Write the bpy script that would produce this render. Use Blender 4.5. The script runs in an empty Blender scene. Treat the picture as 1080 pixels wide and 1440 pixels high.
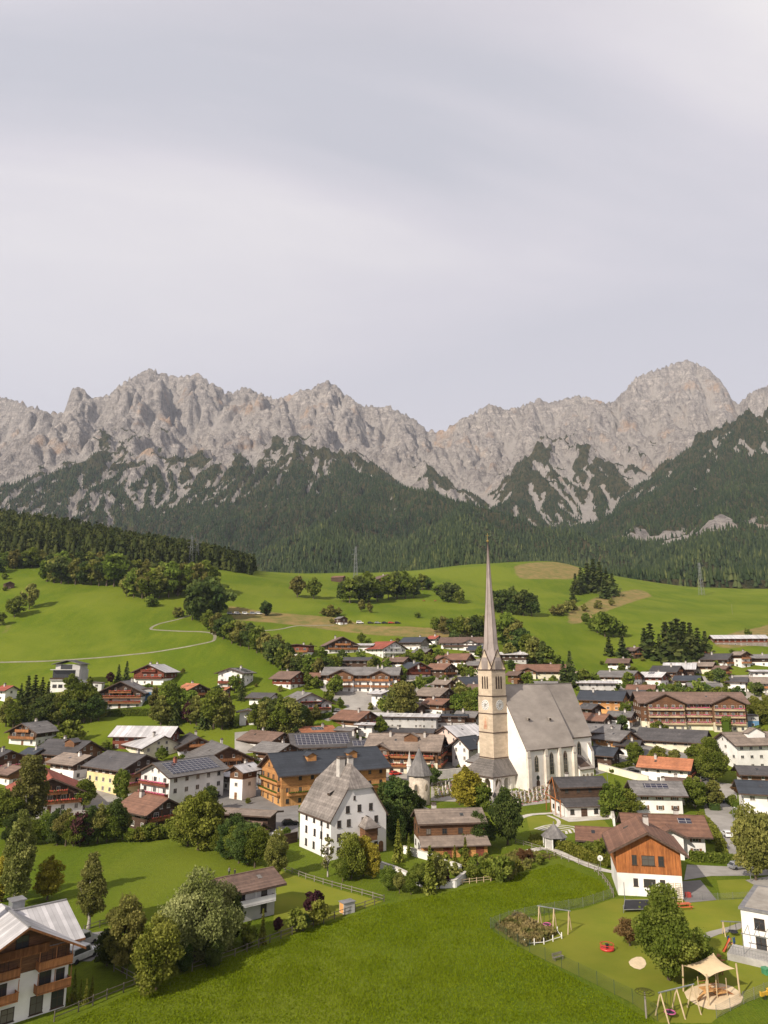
import bpy, bmesh, math, random
import numpy as np
from mathutils import Vector, Matrix

C = bpy.context.scene
COL = C.collection
R = math.radians
random.seed(7)
RNG = np.random.default_rng(11)

# ------------------------------------------------------------------ camera
F_PX = 1000.0                      # focal length in photo pixels (photo 1080 x 1440)
PITCH = math.atan(0.21)            # the camera looks slightly upward
CAM_Z = 42.0
cam_d = bpy.data.cameras.new('camera')
cam = bpy.data.objects.new('camera', cam_d)
COL.objects.link(cam)
cam_d.sensor_fit = 'VERTICAL'
cam_d.sensor_height = 24.0
cam_d.lens = 24.0 * F_PX / 1440.0
cam_d.clip_start = 0.5
cam_d.clip_end = 40000
cam.location = (0, 0, CAM_Z)
cam.rotation_euler = (math.pi / 2 + PITCH, 0, 0)
C.camera = cam

# ------------------------------------------------------------------ sun, sky, exposure
HAZE = 0.000042                     # the air's density, per metre
SUN_AZ, SUN_EL = R(41), R(33)      # light travels towards forward-right, 41 degrees off the view axis
sun_d = bpy.data.lights.new('sun', 'SUN')
sun_d.energy = 5.0
sun_d.angle = R(0.6)
sun_d.color = (1.0, 0.91, 0.78)
sun = bpy.data.objects.new('sun', sun_d)
COL.objects.link(sun)
_dir = Vector((math.sin(SUN_AZ) * math.cos(SUN_EL), math.cos(SUN_AZ) * math.cos(SUN_EL), -math.sin(SUN_EL)))
sun.rotation_euler = _dir.to_track_quat('-Z', 'Y').to_euler()
sun.location = (-200, -200, 300)

W = bpy.data.worlds.new('World')
C.world = W
W.use_nodes = True
nt = W.node_tree
for n in list(nt.nodes): nt.nodes.remove(n)
def wn(t, **k):
    n = nt.nodes.new(t)
    for a, b in k.items(): setattr(n, a, b)
    return n
sky = wn('ShaderNodeTexSky', sky_type='NISHITA', sun_disc=False)
sky.sun_elevation = SUN_EL
sky.sun_rotation = math.pi + SUN_AZ
sky.altitude = 800
sky.dust_density = 2.0
tc = wn('ShaderNodeTexCoord')
# high thin cloud: streaks laid on a flat layer far above (direction divided by its height)
sep = wn('ShaderNodeSeparateXYZ'); nt.links.new(tc.outputs['Generated'], sep.inputs[0])
hz = wn('ShaderNodeMath', operation='MAXIMUM'); nt.links.new(sep.outputs['Z'], hz.inputs[0]); hz.inputs[1].default_value = 0.0
hz2 = wn('ShaderNodeMath', operation='ADD'); nt.links.new(hz.outputs[0], hz2.inputs[0]); hz2.inputs[1].default_value = 0.28
dx = wn('ShaderNodeMath', operation='DIVIDE'); nt.links.new(sep.outputs['X'], dx.inputs[0]); nt.links.new(hz2.outputs[0], dx.inputs[1])
dy = wn('ShaderNodeMath', operation='DIVIDE'); nt.links.new(sep.outputs['Y'], dy.inputs[0]); nt.links.new(hz2.outputs[0], dy.inputs[1])
cmb = wn('ShaderNodeCombineXYZ'); nt.links.new(dx.outputs[0], cmb.inputs[0]); nt.links.new(dy.outputs[0], cmb.inputs[1])
mp = wn('ShaderNodeMapping'); nt.links.new(cmb.outputs[0], mp.inputs[0])
mp.inputs['Rotation'].default_value = (0, 0, R(28)); mp.inputs['Scale'].default_value = (0.55, 1.5, 1)
mp.inputs['Location'].default_value = (3.1, 1.7, 0)
nz = wn('ShaderNodeTexNoise'); nt.links.new(mp.outputs[0], nz.inputs['Vector'])
nz.inputs['Scale'].default_value = 0.95; nz.inputs['Detail'].default_value = 7; nz.inputs['Roughness'].default_value = 0.5
nz.inputs['Distortion'].default_value = 0.5
rp = wn('ShaderNodeValToRGB'); nt.links.new(nz.outputs['Fac'], rp.inputs[0])
rp.color_ramp.elements[0].position = 0.38; rp.color_ramp.elements[0].color = (0.555, 0.545, 0.595, 1)
rp.color_ramp.elements[1].position = 0.62; rp.color_ramp.elements[1].color = (0.86, 0.81, 0.80, 1)
e = rp.color_ramp.elements.new(0.5); e.color = (0.69, 0.65, 0.69, 1)
# haze-grey towards the horizon
zr = wn('ShaderNodeMapRange'); nt.links.new(sep.outputs['Z'], zr.inputs['Value'])
zr.inputs['From Min'].default_value = 0.30; zr.inputs['From Max'].default_value = 0.62
zr.inputs['To Min'].default_value = 0.0; zr.inputs['To Max'].default_value = 1.0
zr2 = wn('ShaderNodeMapRange'); nt.links.new(sep.outputs['Z'], zr2.inputs['Value'])
zr2.inputs['From Min'].default_value = 0.68; zr2.inputs['From Max'].default_value = 0.84
zr2.inputs['To Min'].default_value = 0.0; zr2.inputs['To Max'].default_value = 0.75
gx = wn('ShaderNodeMix', data_type='RGBA'); nt.links.new(zr.outputs[0], gx.inputs['Factor'])
gx.inputs['A'].default_value = (0.655, 0.62, 0.66, 1); nt.links.new(rp.outputs[0], gx.inputs['B'])
g2 = wn('ShaderNodeMix', data_type='RGBA'); nt.links.new(zr2.outputs[0], g2.inputs['Factor'])
nt.links.new(gx.outputs['Result'], g2.inputs['A']); g2.inputs['B'].default_value = (0.54, 0.505, 0.545, 1)
SKY_STRENGTH = 0.1
cs = wn('ShaderNodeVectorMath', operation='SCALE'); nt.links.new(g2.outputs['Result'], cs.inputs[0]); cs.inputs['Scale'].default_value = 1.0 / SKY_STRENGTH
mx = wn('ShaderNodeMix', data_type='RGBA'); mx.inputs['Factor'].default_value = 0.9   # cloud cover over the clear sky
nt.links.new(sky.outputs[0], mx.inputs['A']); nt.links.new(cs.outputs[0], mx.inputs['B'])
bg = wn('ShaderNodeBackground'); bg.inputs['Strength'].default_value = SKY_STRENGTH
nt.links.new(mx.outputs['Result'], bg.inputs['Color'])
wo = wn('ShaderNodeOutputWorld'); nt.links.new(bg.outputs[0], wo.inputs['Surface'])

vs = C.view_settings
vs.view_transform = 'Standard'; vs.look = 'None'; vs.exposure = 0.22; vs.gamma = 1.0
C.display_settings.display_device = 'sRGB'
C.cycles.max_bounces = 5
C.cycles.transparent_max_bounces = 8
C.cycles.volume_bounces = 0
C.cycles.use_denoising = True
# ------------------------------------------------------------------ pixels and points
def ray(px, py):
    a, b = (px - 540.0) / F_PX, (720.0 - py) / F_PX
    return (a, math.cos(PITCH) - math.sin(PITCH) * b, math.sin(PITCH) + math.cos(PITCH) * b)
def pt(px, py, y):
    r = ray(px, py); k = y / r[1]
    return (r[0] * k, y, CAM_Z + r[2] * k)
def project(p):
    dy_, dz_ = p[1], p[2] - CAM_Z
    zc = dy_ * math.cos(PITCH) + dz_ * math.sin(PITCH)
    yc = -dy_ * math.sin(PITCH) + dz_ * math.cos(PITCH)
    return 540 + F_PX * p[0] / zc, 720 - F_PX * yc / zc, zc

# ------------------------------------------------------------------ object helpers
def tag(o, label=None, cat=None, group=None, kind=None):
    if label: o['label'] = label
    if cat: o['category'] = cat
    if group: o['group'] = group
    if kind: o['kind'] = kind
    return o
def empty(name, loc, rz=0.0, label=None, cat=None, group=None):
    o = bpy.data.objects.new(name, None); COL.objects.link(o)
    o.location = loc; o.rotation_euler = (0, 0, rz); o.empty_display_size = 0.5
    return tag(o, label, cat, group)
def link(name, me, parent=None, loc=(0, 0, 0), rz=0.0, scale=None):
    o = bpy.data.objects.new(name, me); COL.objects.link(o)
    if parent is not None: o.parent = parent
    o.location = loc; o.rotation_euler = (0, 0, rz)
    if scale: o.scale = scale
    return o
class MB:
    """collects polygons, then makes one mesh"""
    def __init__(s): s.v = []; s.f = []; s.m = []
    def poly(s, pts, m=0):
        i = len(s.v); s.v += [tuple(p) for p in pts]; s.f.append(tuple(range(i, i + len(pts)))); s.m.append(m)
    def box(s, x0, x1, y0, y1, z0, z1, m=0, mtop=None):
        i = len(s.v)
        s.v += [(x0,y0,z0),(x1,y0,z0),(x1,y1,z0),(x0,y1,z0),(x0,y0,z1),(x1,y0,z1),(x1,y1,z1),(x0,y1,z1)]
        for k, f in enumerate([(0,3,2,1),(4,5,6,7),(0,1,5,4),(1,2,6,5),(2,3,7,6),(3,0,4,7)]):
            s.f.append(tuple(i + a for a in f)); s.m.append(mtop if (mtop is not None and k == 1) else m)
    def prism(s, prof, y0, y1, m=0, caps=True, mats=None):
        """profile in x,z (counter-clockwise seen from -y) extruded along y"""
        n = len(prof); i = len(s.v)
        s.v += [(x, y0, z) for x, z in prof] + [(x, y1, z) for x, z in prof]
        for k in range(n):
            k2 = (k + 1) % n
            s.f.append((i+k2, i+k, i+n+k, i+n+k2)); s.m.append(mats[k] if mats else m)
        if caps:
            s.f.append(tuple(i + k for k in range(n))); s.m.append(m)
            s.f.append(tuple(i + n + k for k in reversed(range(n)))); s.m.append(m)
    def bar(s, a, b, t, m=0, sides=4):
        a = Vector(a); b = Vector(b); d = b - a
        if d.length < 1e-6: return
        q = d.to_track_quat('Z', 'Y'); i = len(s.v)
        for c in (a, b):
            for k in range(sides):
                an = 2 * math.pi * (k + .5) / sides
                s.v.append(tuple(c + q @ Vector((math.cos(an) * t, math.sin(an) * t, 0))))
        for k in range(sides):
            k2 = (k + 1) % sides
            s.f.append((i+k, i+k2, i+sides+k2, i+sides+k)); s.m.append(m)
        s.f.append(tuple(i + k for k in reversed(range(sides)))); s.m.append(m)
        s.f.append(tuple(i + sides + k for k in range(sides))); s.m.append(m)
    def lathe(s, prof, n=12, m=0, cx=0, cy=0, ph=0.0, cap=True):
        """profile list of (radius, z) from bottom to top"""
        i = len(s.v)
        for r, z in prof:
            for k in range(n):
                a = 2 * math.pi * k / n + ph
                s.v.append((cx + r * math.cos(a), cy + r * math.sin(a), z))
        for j in range(len(prof) - 1):
            for k in range(n):
                k2 = (k + 1) % n
                s.f.append((i+j*n+k, i+j*n+k2, i+(j+1)*n+k2, i+(j+1)*n+k)); s.m.append(m)
        if cap:
            s.f.append(tuple(i + k for k in reversed(range(n)))); s.m.append(m)
            j = len(prof) - 1
            s.f.append(tuple(i + j*n + k for k in range(n))); s.m.append(m)
    def mesh(s, name, mats, smooth=False):
        me = bpy.data.meshes.new(name); me.from_pydata(s.v, [], s.f)
        if not isinstance(mats, (list, tuple)): mats = [mats]
        for m in mats: me.materials.append(m)
        me.polygons.foreach_set('material_index', s.m)
        if smooth: me.polygons.foreach_set('use_smooth', [True] * len(s.f))
        me.update(); return me
    def build(s, name, mats, parent=None, loc=(0,0,0), rz=0.0, smooth=False):
        return link(name, s.mesh(name, mats, smooth), parent, loc, rz)
def fast_mesh(name, V, Fq, mats, col=None, smooth=False, mi=None):
    """numpy verts and equal-sided faces to a mesh, with an optional per-vertex colour 'tint'"""
    me = bpy.data.meshes.new(name)
    n, k = Fq.shape
    me.vertices.add(len(V)); me.vertices.foreach_set('co', np.ascontiguousarray(V, dtype=np.float32).ravel())
    me.loops.add(n * k); me.loops.foreach_set('vertex_index', np.ascontiguousarray(Fq, dtype=np.int32).ravel())
    me.polygons.add(n); me.polygons.foreach_set('loop_start', np.arange(0, n * k, k, dtype=np.int32))
    me.polygons.foreach_set('loop_total', np.full(n, k, dtype=np.int32))
    for m in (mats if isinstance(mats, (list, tuple)) else [mats]): me.materials.append(m)
    if smooth: me.polygons.foreach_set('use_smooth', np.ones(n, dtype=bool))
    if mi is not None: me.polygons.foreach_set('material_index', mi.astype(np.int32))
    me.update(calc_edges=True)
    if col is not None:
        for nm, c in col.items():
            if c.ndim == 1:
                at_ = me.attributes.new(nm, 'FLOAT', 'POINT'); at_.data.foreach_set('value', c.astype(np.float32))
            else:
                at_ = me.attributes.new(nm, 'FLOAT_COLOR', 'POINT')
                cc = np.ones((len(V), 4), np.float32); cc[:, :3] = c; at_.data.foreach_set('color', cc.ravel())
    return me
# ------------------------------------------------------------------ materials
MATS = {}
def _nodes(name):
    m = bpy.data.materials.new(name); m.use_nodes = True
    t = m.node_tree; b = t.nodes['Principled BSDF']
    return m, t, b
def N(t, typ, ins=None, **k):
    n = t.nodes.new(typ)
    for a, b in k.items(): setattr(n, a, b)
    if ins:
        for key, v in ins.items():
            if isinstance(v, bpy.types.NodeSocket): t.links.new(v, n.inputs[key])
            else: n.inputs[key].default_value = v
    return n
def rgba(c): return (c[0], c[1], c[2], 1.0)
def mixc(t, fac, a, b, blend='MIX'):
    n = N(t, 'ShaderNodeMix', data_type='RGBA', blend_type=blend)
    for key, v in (('Factor', fac), ('A', a), ('B', b)):
        if isinstance(v, bpy.types.NodeSocket): t.links.new(v, n.inputs[key])
        else: n.inputs[key].default_value = v if key == 'Factor' else (rgba(v) if len(v) == 3 else v)
    return n.outputs['Result']
def ramp(t, fac, *stops):
    n = t.nodes.new('ShaderNodeValToRGB'); t.links.new(fac, n.inputs[0])
    el = n.color_ramp.elements
    while len(el) > 1: el.remove(el[-1])
    for i, (p, c) in enumerate(stops):
        e = el[0] if i == 0 else el.new(p)
        e.position = p; e.color = rgba(c) if not np.isscalar(c) else (c, c, c, 1)
    return n.outputs['Color']
def M(name, c1, c2=None, scale=1.2, rough=0.85, bump=0.0, bscale=None, metal=0.0, kind='noise', rand=0.0, stretch=(1, 1, 1), spec=0.3, contrast=(0.35, 0.65)):
    """a weathered procedural surface: two tones of the same stuff broken up by noise, planks or courses"""
    m, t, b = _nodes(name)
    tcn = N(t, 'ShaderNodeTexCoord'); oi = N(t, 'ShaderNodeObjectInfo')
    off = N(t, 'ShaderNodeVectorMath', {0: tcn.outputs['Object']}, operation='ADD')
    sc = N(t, 'ShaderNodeVectorMath', {0: oi.outputs['Location']}, operation='SCALE'); sc.inputs['Scale'].default_value = 0.37
    t.links.new(sc.outputs[0], off.inputs[1])
    mpn = N(t, 'ShaderNodeMapping', {0: off.outputs[0], 'Scale': stretch})
    vec = mpn.outputs[0]
    c2 = c2 or tuple(v * 0.72 for v in c1)
    n1 = N(t, 'ShaderNodeTexNoise', {'Vector': vec, 'Scale': scale, 'Detail': 6.0, 'Roughness': 0.62})
    fac = ramp(t, n1.outputs['Fac'], (contrast[0], 0.0), (contrast[1], 1.0))
    colr = mixc(t, fac, c1, c2)
    n3 = N(t, 'ShaderNodeTexNoise', {'Vector': off.outputs[0], 'Scale': scale * 0.22, 'Detail': 3.0})
    colr = mixc(t, 0.55, colr, mixc(t, 1.0, colr, ramp(t, n3.outputs['Fac'], (0.3, 0.6), (0.7, 1.25)), 'MULTIPLY'))
    hgt = n1.outputs['Fac']
    if kind in ('plank', 'plankv', 'course', 'seam'):
        s2 = N(t, 'ShaderNodeSeparateXYZ', {0: off.outputs[0]})
        if kind == 'plank': src = s2.outputs['Z']; fr = 4.0
        elif kind == 'plankv': src = N(t, 'ShaderNodeMath', {0: s2.outputs['X'], 1: s2.outputs['Y']}, operation='ADD').outputs[0]; fr = 4.0
        elif kind == 'course': src = s2.outputs['X']; fr = 3.0
        else: src = s2.outputs['Y']; fr = 1.7
        ml = N(t, 'ShaderNodeMath', {0: src, 1: fr}, operation='MULTIPLY')
        frac = N(t, 'ShaderNodeMath', {0: ml.outputs[0]}, operation='FRACT')
        fl = N(t, 'ShaderNodeMath', {0: ml.outputs[0]}, operation='FLOOR')
        wnz = N(t, 'ShaderNodeTexWhiteNoise', {'W': fl.outputs[0]}, noise_dimensions='1D')
        line = ramp(t, frac.outputs[0], (0.0, 0.45), (0.09, 1.0), (0.93, 1.0), (1.0, 0.45))
        colr = mixc(t, 0.6, colr, mixc(t, 1.0, colr, line, 'MULTIPLY'))
        colr = mixc(t, 0.45, colr, mixc(t, 1.0, colr, ramp(t, wnz.outputs['Value'], (0.0, 0.55), (1.0, 1.3)), 'MULTIPLY'))
        hgt = line
    if rand:
        rr = N(t, 'ShaderNodeMapRange', {'Value': oi.outputs['Random'], 'To Min': 1 - rand, 'To Max': 1 + rand})
        hs = N(t, 'ShaderNodeHueSaturation', {'Color': colr, 'Value': rr.outputs[0]})
        colr = hs.outputs[0]
    t.links.new(colr, b.inputs['Base Color'])
    b.inputs['Roughness'].default_value = rough; b.inputs['Metallic'].default_value = metal
    b.inputs['Specular IOR Level'].default_value = spec
    if bump:
        nb = N(t, 'ShaderNodeTexNoise', {'Vector': vec, 'Scale': bscale or scale * 4, 'Detail': 4.0})
        bh = N(t, 'ShaderNodeMath', {0: nb.outputs['Fac'], 1: hgt}, operation='ADD')
        bp = N(t, 'ShaderNodeBump', {'Height': bh.outputs[0], 'Strength': bump, 'Distance': 0.06})
        t.links.new(bp.outputs[0], b.inputs['Normal'])
    MATS[name] = m
    return m

M('white_plaster', (.80, .775, .74), (.68, .65, .61), scale=.7, bump=.15, bscale=6, contrast=(.3, .8), rand=.05)
M('cream_plaster', (.72, .66, .50), (.62, .56, .42), scale=.7, bump=.15, bscale=6)
M('yellow_plaster', (.72, .58, .30), (.62, .50, .26), scale=.7, bump=.1, bscale=6)
M('pink_plaster', (.66, .50, .42), (.58, .43, .37), scale=.7, bump=.1)
M('orange_plaster', (.66, .34, .12), (.56, .28, .10), scale=.7)
M('grey_plaster', (.46, .44, .42), (.38, .37, .35), scale=.7, bump=.1)
M('old_white_plaster', (.76, .73, .71), (.64, .61, .60), scale=.45, bump=.2, bscale=4, contrast=(.3, .75))
M('church_plaster', (.80, .755, .70), (.64, .58, .51), scale=.35, bump=.2, bscale=4, contrast=(.35, .85))
M('concrete', (.42, .40, .37), (.32, .30, .28), scale=1.0, bump=.1)
M('sandstone', (.56, .45, .33), (.42, .335, .245), scale=.55, bump=.3, bscale=3, stretch=(1, 1, 2.2))
M('old_stone', (.52, .45, .36), (.36, .30, .24), scale=1.6, bump=.4, bscale=3)
M('dark_wood', (.095, .052, .032), (.055, .033, .022), kind='plank', stretch=(1, 1, 5), bump=.2, rand=.15)
M('brown_wood', (.19, .090, .042), (.11, .054, .027), kind='plank', stretch=(1, 1, 5), bump=.2, rand=.15)
M('red_wood', (.22, .062, .034), (.14, .042, .025), kind='plank', stretch=(1, 1, 5), bump=.2)
M('orange_wood', (.40, .145, .042), (.26, .085, .026), kind='plankv', stretch=(3, 3, .5), bump=.2, scale=1.5)
M('pale_wood', (.58, .32, .12), (.45, .23, .08), kind='plankv', stretch=(2, 2, .5), bump=.15)
M('honey_wood', (.52, .26, .09), (.38, .17, .06), kind='plank', stretch=(1, 1, 4), bump=.2)
M('balcony_wood', (.34, .145, .055), (.23, .092, .036), kind='plankv', stretch=(3, 3, .5), bump=.2, rand=.2)
M('grey_wood', (.26, .225, .19), (.17, .145, .12), stretch=(3, 3, .6), scale=2, bump=.2)
M('post_wood', (.52, .40, .25), (.40, .30, .18), stretch=(3, 3, .5), scale=2)
M('roof_dark', (.078, .070, .068), (.050, .045, .044), kind='course', rough=.6, bump=.3, rand=.25, spec=.4)
M('roof_slate', (.040, .046, .056), (.030, .034, .042), kind='course', rough=.55, bump=.2, rand=.1, spec=.4)
M('roof_grey', (.19, .175, .165), (.13, .12, .115), kind='course', rough=.7, bump=.3, rand=.15)
M('roof_brown', (.185, .118, .088), (.125, .080, .062), kind='course', rough=.75, bump=.3, rand=.15)
M('roof_tan', (.255, .20, .16), (.185, .145, .118), kind='course', rough=.8, bump=.3, rand=.1)
M('roof_russet', (.215, .112, .072), (.155, .080, .054), kind='course', rough=.75, bump=.3, rand=.08)
M('roof_red', (.32, .085, .050), (.23, .062, .040), kind='course', rough=.75, bump=.3, rand=.1)
M('roof_orange', (.44, .175, .085), (.33, .125, .062), kind='course', rough=.75, bump=.3, rand=.1)
M('roof_shingle', (.27, .235, .21), (.155, .132, .118), kind='course', rough=.9, bump=.5, scale=.9, stretch=(.7, 1.6, .7))
M('roof_church', (.345, .30, .26), (.265, .228, .198), rough=.9, bump=.4, bscale=3, scale=.35, stretch=(1, .4, 1))
M('roof_metal', (.60, .575, .57), (.48, .46, .455), kind='seam', rough=.5, metal=.12, bump=.1, scale=.5, rand=.08)
M('spire_copper', (.33, .275, .245), (.245, .20, .18), scale=.7, stretch=(3, 3, .35), rough=.6, bump=.2)
M('roof_edge', (.10, .062, .045), (.06, .04, .03), scale=2)
M('metal_edge', (.33, .32, .32), (.25, .24, .24), scale=2, rough=.45, metal=.5)
M('chimney_plaster', (.52, .48, .44), (.38, .35, .32), scale=1.5)
M('chimney_brick', (.36, .12, .075), (.26, .09, .06), scale=3)
M('window_frame', (.62, .58, .53), (.54, .50, .45), scale=2)
M('dark_frame', (.07, .045, .03), scale=2)
M('shutter_wood', (.20, .10, .05), kind='plank')
M('iron', (.06, .06, .06), rough=.5, metal=.6)
M('galvanised', (.38, .39, .40), rough=.4, metal=.7)
M('asphalt', (.215, .20, .188), (.165, .155, .145), scale=.25, bump=.15, bscale=8, rough=.9)
M('pale_asphalt', (.33, .305, .275), (.26, .24, .215), scale=.3, bump=.15, bscale=8, rough=.9)
M('gravel', (.36, .325, .28), (.27, .24, .205), scale=.8, bump=.3, bscale=12, rough=.95)
M('sand', (.70, .55, .36), (.60, .47, .30), scale=1.5, bump=.3, bscale=9, rough=.95)
M('pale_stone', (.58, .54, .48), (.46, .42, .37), scale=2, bump=.2)
M('sail_cloth', (.66, .50, .30), (.60, .45, .27), scale=.8)
M('red_paint', (.55, .05, .035), rough=.45)
M('orange_paint', (.60, .13, .05), rough=.4)
M('green_paint', (.07, .26, .13), rough=.45)
M('fence_green', (.045, .075, .045), rough=.6)
M('yellow_paint', (.60, .36, .04), rough=.45)
M('blue_paint', (.04, .12, .30), rough=.4)
M('white_paint', (.74, .73, .71), rough=.4, rand=.05)
M('black_paint', (.025, .025, .028), rough=.3, rand=.2)
M('silver_paint', (.42, .42, .43), rough=.3, metal=.5)
M('rubber', (.02, .02, .02), rough=.8)
M('dark_net', (.03, .03, .035), rough=.9)
M('pink_cloth', (.55, .12, .28)); M('dark_cloth', (.03, .03, .04)); M('grey_cloth', (.30, .29, .28))
M('skin', (.50, .30, .21))
M('brass', (.55, .38, .12), metal=.9, rough=.3)
M('clock_black', (.045, .045, .05)); M('fresco_red', (.42, .17, .10), (.50, .33, .22), scale=1.2)
M('fresco_pale', (.52, .40, .28), (.46, .34, .23), scale=1.5)
M('cloth_blue', (.10, .22, .36))
def flowers(name, a, b2):
    m, t, b = _nodes(name); tcn = N(t, 'ShaderNodeTexCoord')
    v = N(t, 'ShaderNodeTexVoronoi', {'Vector': tcn.outputs['Object'], 'Scale': 5.0})
    s = N(t, 'ShaderNodeSeparateColor', {0: v.outputs['Color']})
    t.links.new(ramp(t, s.outputs[0], (0.0, (.04, .09, .02)), (.38, (.05, .10, .02)), (.42, a), (1.0, b2)), b.inputs['Base Color'])
    b.inputs['Roughness'].default_value = .9; MATS[name] = m
flowers('flowers_pink', (.50, .05, .14), (.60, .12, .26)); flowers('flowers_red', (.42, .03, .03), (.5, .07, .05))
def glass():
    m, t, b = _nodes('window_glass')
    oi = N(t, 'ShaderNodeObjectInfo')
    t.links.new(ramp(t, oi.outputs['Random'], (0, (.018, .020, .024)), (.7, (.05, .05, .05)), (1, (.16, .14, .12))), b.inputs['Base Color'])
    b.inputs['Roughness'].default_value = .12; b.inputs['Specular IOR Level'].default_value = .5; MATS['window_glass'] = m
    m, t, b = _nodes('solar_cell')
    tcn = N(t, 'ShaderNodeTexCoord')
    br = N(t, 'ShaderNodeTexBrick', {'Vector': tcn.outputs['Object'], 'Color1': rgba((.016, .018, .032)), 'Color2': rgba((.022, .020, .036)), 'Mortar': rgba((.30, .28, .27)), 'Scale': 1.0, 'Mortar Size': .06, 'Brick Width': 1.0, 'Row Height': 1.6}, offset=0.0)
    t.links.new(br.outputs[0], b.inputs['Base Color']); b.inputs['Roughness'].default_value = .22; MATS['solar_cell'] = m
glass()
def leaf(name, dark, mid, light, trans=.32, vary=.12):
    """foliage: each leaf clump keeps its own tone (vertex attribute), each plant its own hue"""
    m, t, b = _nodes(name); t.nodes.remove(b)
    at_ = N(t, 'ShaderNodeAttribute', attribute_name='tint'); oi = N(t, 'ShaderNodeObjectInfo')
    c = ramp(t, at_.outputs['Fac'], (0.0, dark), (.5, mid), (1.0, light))
    hu = N(t, 'ShaderNodeMapRange', {'Value': oi.outputs['Random'], 'To Min': .5 - vary * .12, 'To Max': .5 + vary * .12})
    va = N(t, 'ShaderNodeMapRange', {'Value': oi.outputs['Random'], 'To Min': 1 - vary * 1.3, 'To Max': 1 + vary * 1.3})
    hs = N(t, 'ShaderNodeHueSaturation', {'Color': c, 'Hue': hu.outputs[0], 'Value': va.outputs[0]})
    d = N(t, 'ShaderNodeBsdfDiffuse', {'Color': hs.outputs[0]}); tr = N(t, 'ShaderNodeBsdfTranslucent', {'Color': hs.outputs[0]})
    mxs = N(t, 'ShaderNodeMixShader', {0: trans, 1: d.outputs[0], 2: tr.outputs[0]})
    t.links.new(mxs.outputs[0], t.nodes['Material Output'].inputs['Surface']); MATS[name] = m
leaf('leaf_green', (.084, .115, .017), (.151, .190, .031), (.252, .281, .055), trans=0.42)
leaf('leaf_olive', (.122, .127, .031), (.208, .204, .052), (.323, .294, .086), trans=0.42)
leaf('leaf_yellow', (.172, .149, .021), (.299, .247, .034), (.460, .368, .069), trans=0.42)
leaf('leaf_dark', (.049, .075, .021), (.089, .121, .031), (.151, .179, .049), trans=0.42)
leaf('leaf_silver', (.14, .15, .045), (.245, .25, .085), (.38, .37, .16), trans=.42)
leaf('leaf_autumn', (.11, .06, .025), (.17, .10, .04), (.22, .14, .06))
leaf('leaf_purple', (.035, .015, .018), (.060, .025, .028), (.09, .04, .04), trans=.1)
leaf('needle_spruce', (.034, .050, .014), (.067, .084, .024), (.126, .134, .041), trans=0.28)
leaf('needle_pale', (.086, .101, .014), (.161, .170, .028), (.253, .253, .052), trans=0.28)
M('bark', (.12, .085, .06), (.075, .055, .04), stretch=(3, 3, .5), scale=2, bump=.4)
M('birch_bark', (.46, .42, .38), (.20, .17, .15), stretch=(1, 1, 4), scale=2, bump=.2)

M('mown_lawn', (.185, .190, .022), (.14, .165, .016), scale=.12, rough=1.0, bump=.3, bscale=3, spec=.1)
M('clock_white', (.62, .60, .56), (.52, .50, .46), scale=1.0)
leaf('needle_wood', (.024, .034, .011), (.056, .066, .019), (.105, .108, .032), trans=.15, vary=0)
M('buttress_stone', (.66, .60, .52), (.52, .455, .38), scale=.5, bump=.3, bscale=4)
M('porch_shingle', (.17, .15, .135), (.115, .10, .09), kind='course', rough=.9, bump=.4)
leaf('leaf_birch', (.115, .125, .03), (.185, .19, .05), (.285, .275, .09), trans=.42)
M('path_dirt', (.25, .225, .165), (.19, .18, .12), scale=.6, rough=1.0)
leaf('grass_tuft', (.124, .176, .005), (.172, .222, .009), (.215, .25, .018), trans=.45, vary=0)
M('old_fence', (.15, .125, .10), (.10, .085, .07), scale=2)
M('pylon_steel', (.20, .205, .21), rough=.6, metal=.2)
# ------------------------------------------------------------------ noise in numpy
def _perm(seed): return np.random.default_rng(seed).permutation(512).astype(np.int64)
def perlin(x, y, seed=0):
    p = _perm(seed); g = np.random.default_rng(seed + 99).uniform(0, 2 * np.pi, 512)
    xi = np.floor(x).astype(np.int64); yi = np.floor(y).astype(np.int64); xf = x - xi; yf = y - yi
    def gr(ix, iy, fx, fy):
        h = g[p[(p[ix & 511] + iy) & 511]]; return np.cos(h) * fx + np.sin(h) * fy
    u = xf**3 * (xf * (xf * 6 - 15) + 10); v = yf**3 * (yf * (yf * 6 - 15) + 10)
    a = gr(xi, yi, xf, yf); b = gr(xi + 1, yi, xf - 1, yf); c = gr(xi, yi + 1, xf, yf - 1); d = gr(xi + 1, yi + 1, xf - 1, yf - 1)
    return 1.5 * ((a * (1 - u) + b * u) * (1 - v) + (c * (1 - u) + d * u) * v)
def fbm(x, y, oct=5, seed=0, gain=.5):
    s = 0; a = 1.0; t = 0
    for o in range(oct): s = s + a * perlin(x * 2**o + 17.3 * o, y * 2**o - 9.1 * o, seed + o); t += a; a *= gain
    return s / t
def ridged(x, y, oct=5, seed=0, gain=.55):
    s = 0; a = 1.0; t = 0
    for o in range(oct): s = s + a * (1 - np.abs(perlin(x * 2**o + 5.7 * o, y * 2**o + 3.3 * o, seed + o))); t += a; a *= gain
    return s / t
def sstep(a, b, x):
    t = np.clip((x - a) / (b - a), 0, 1); return t * t * (3 - 2 * t)

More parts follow.
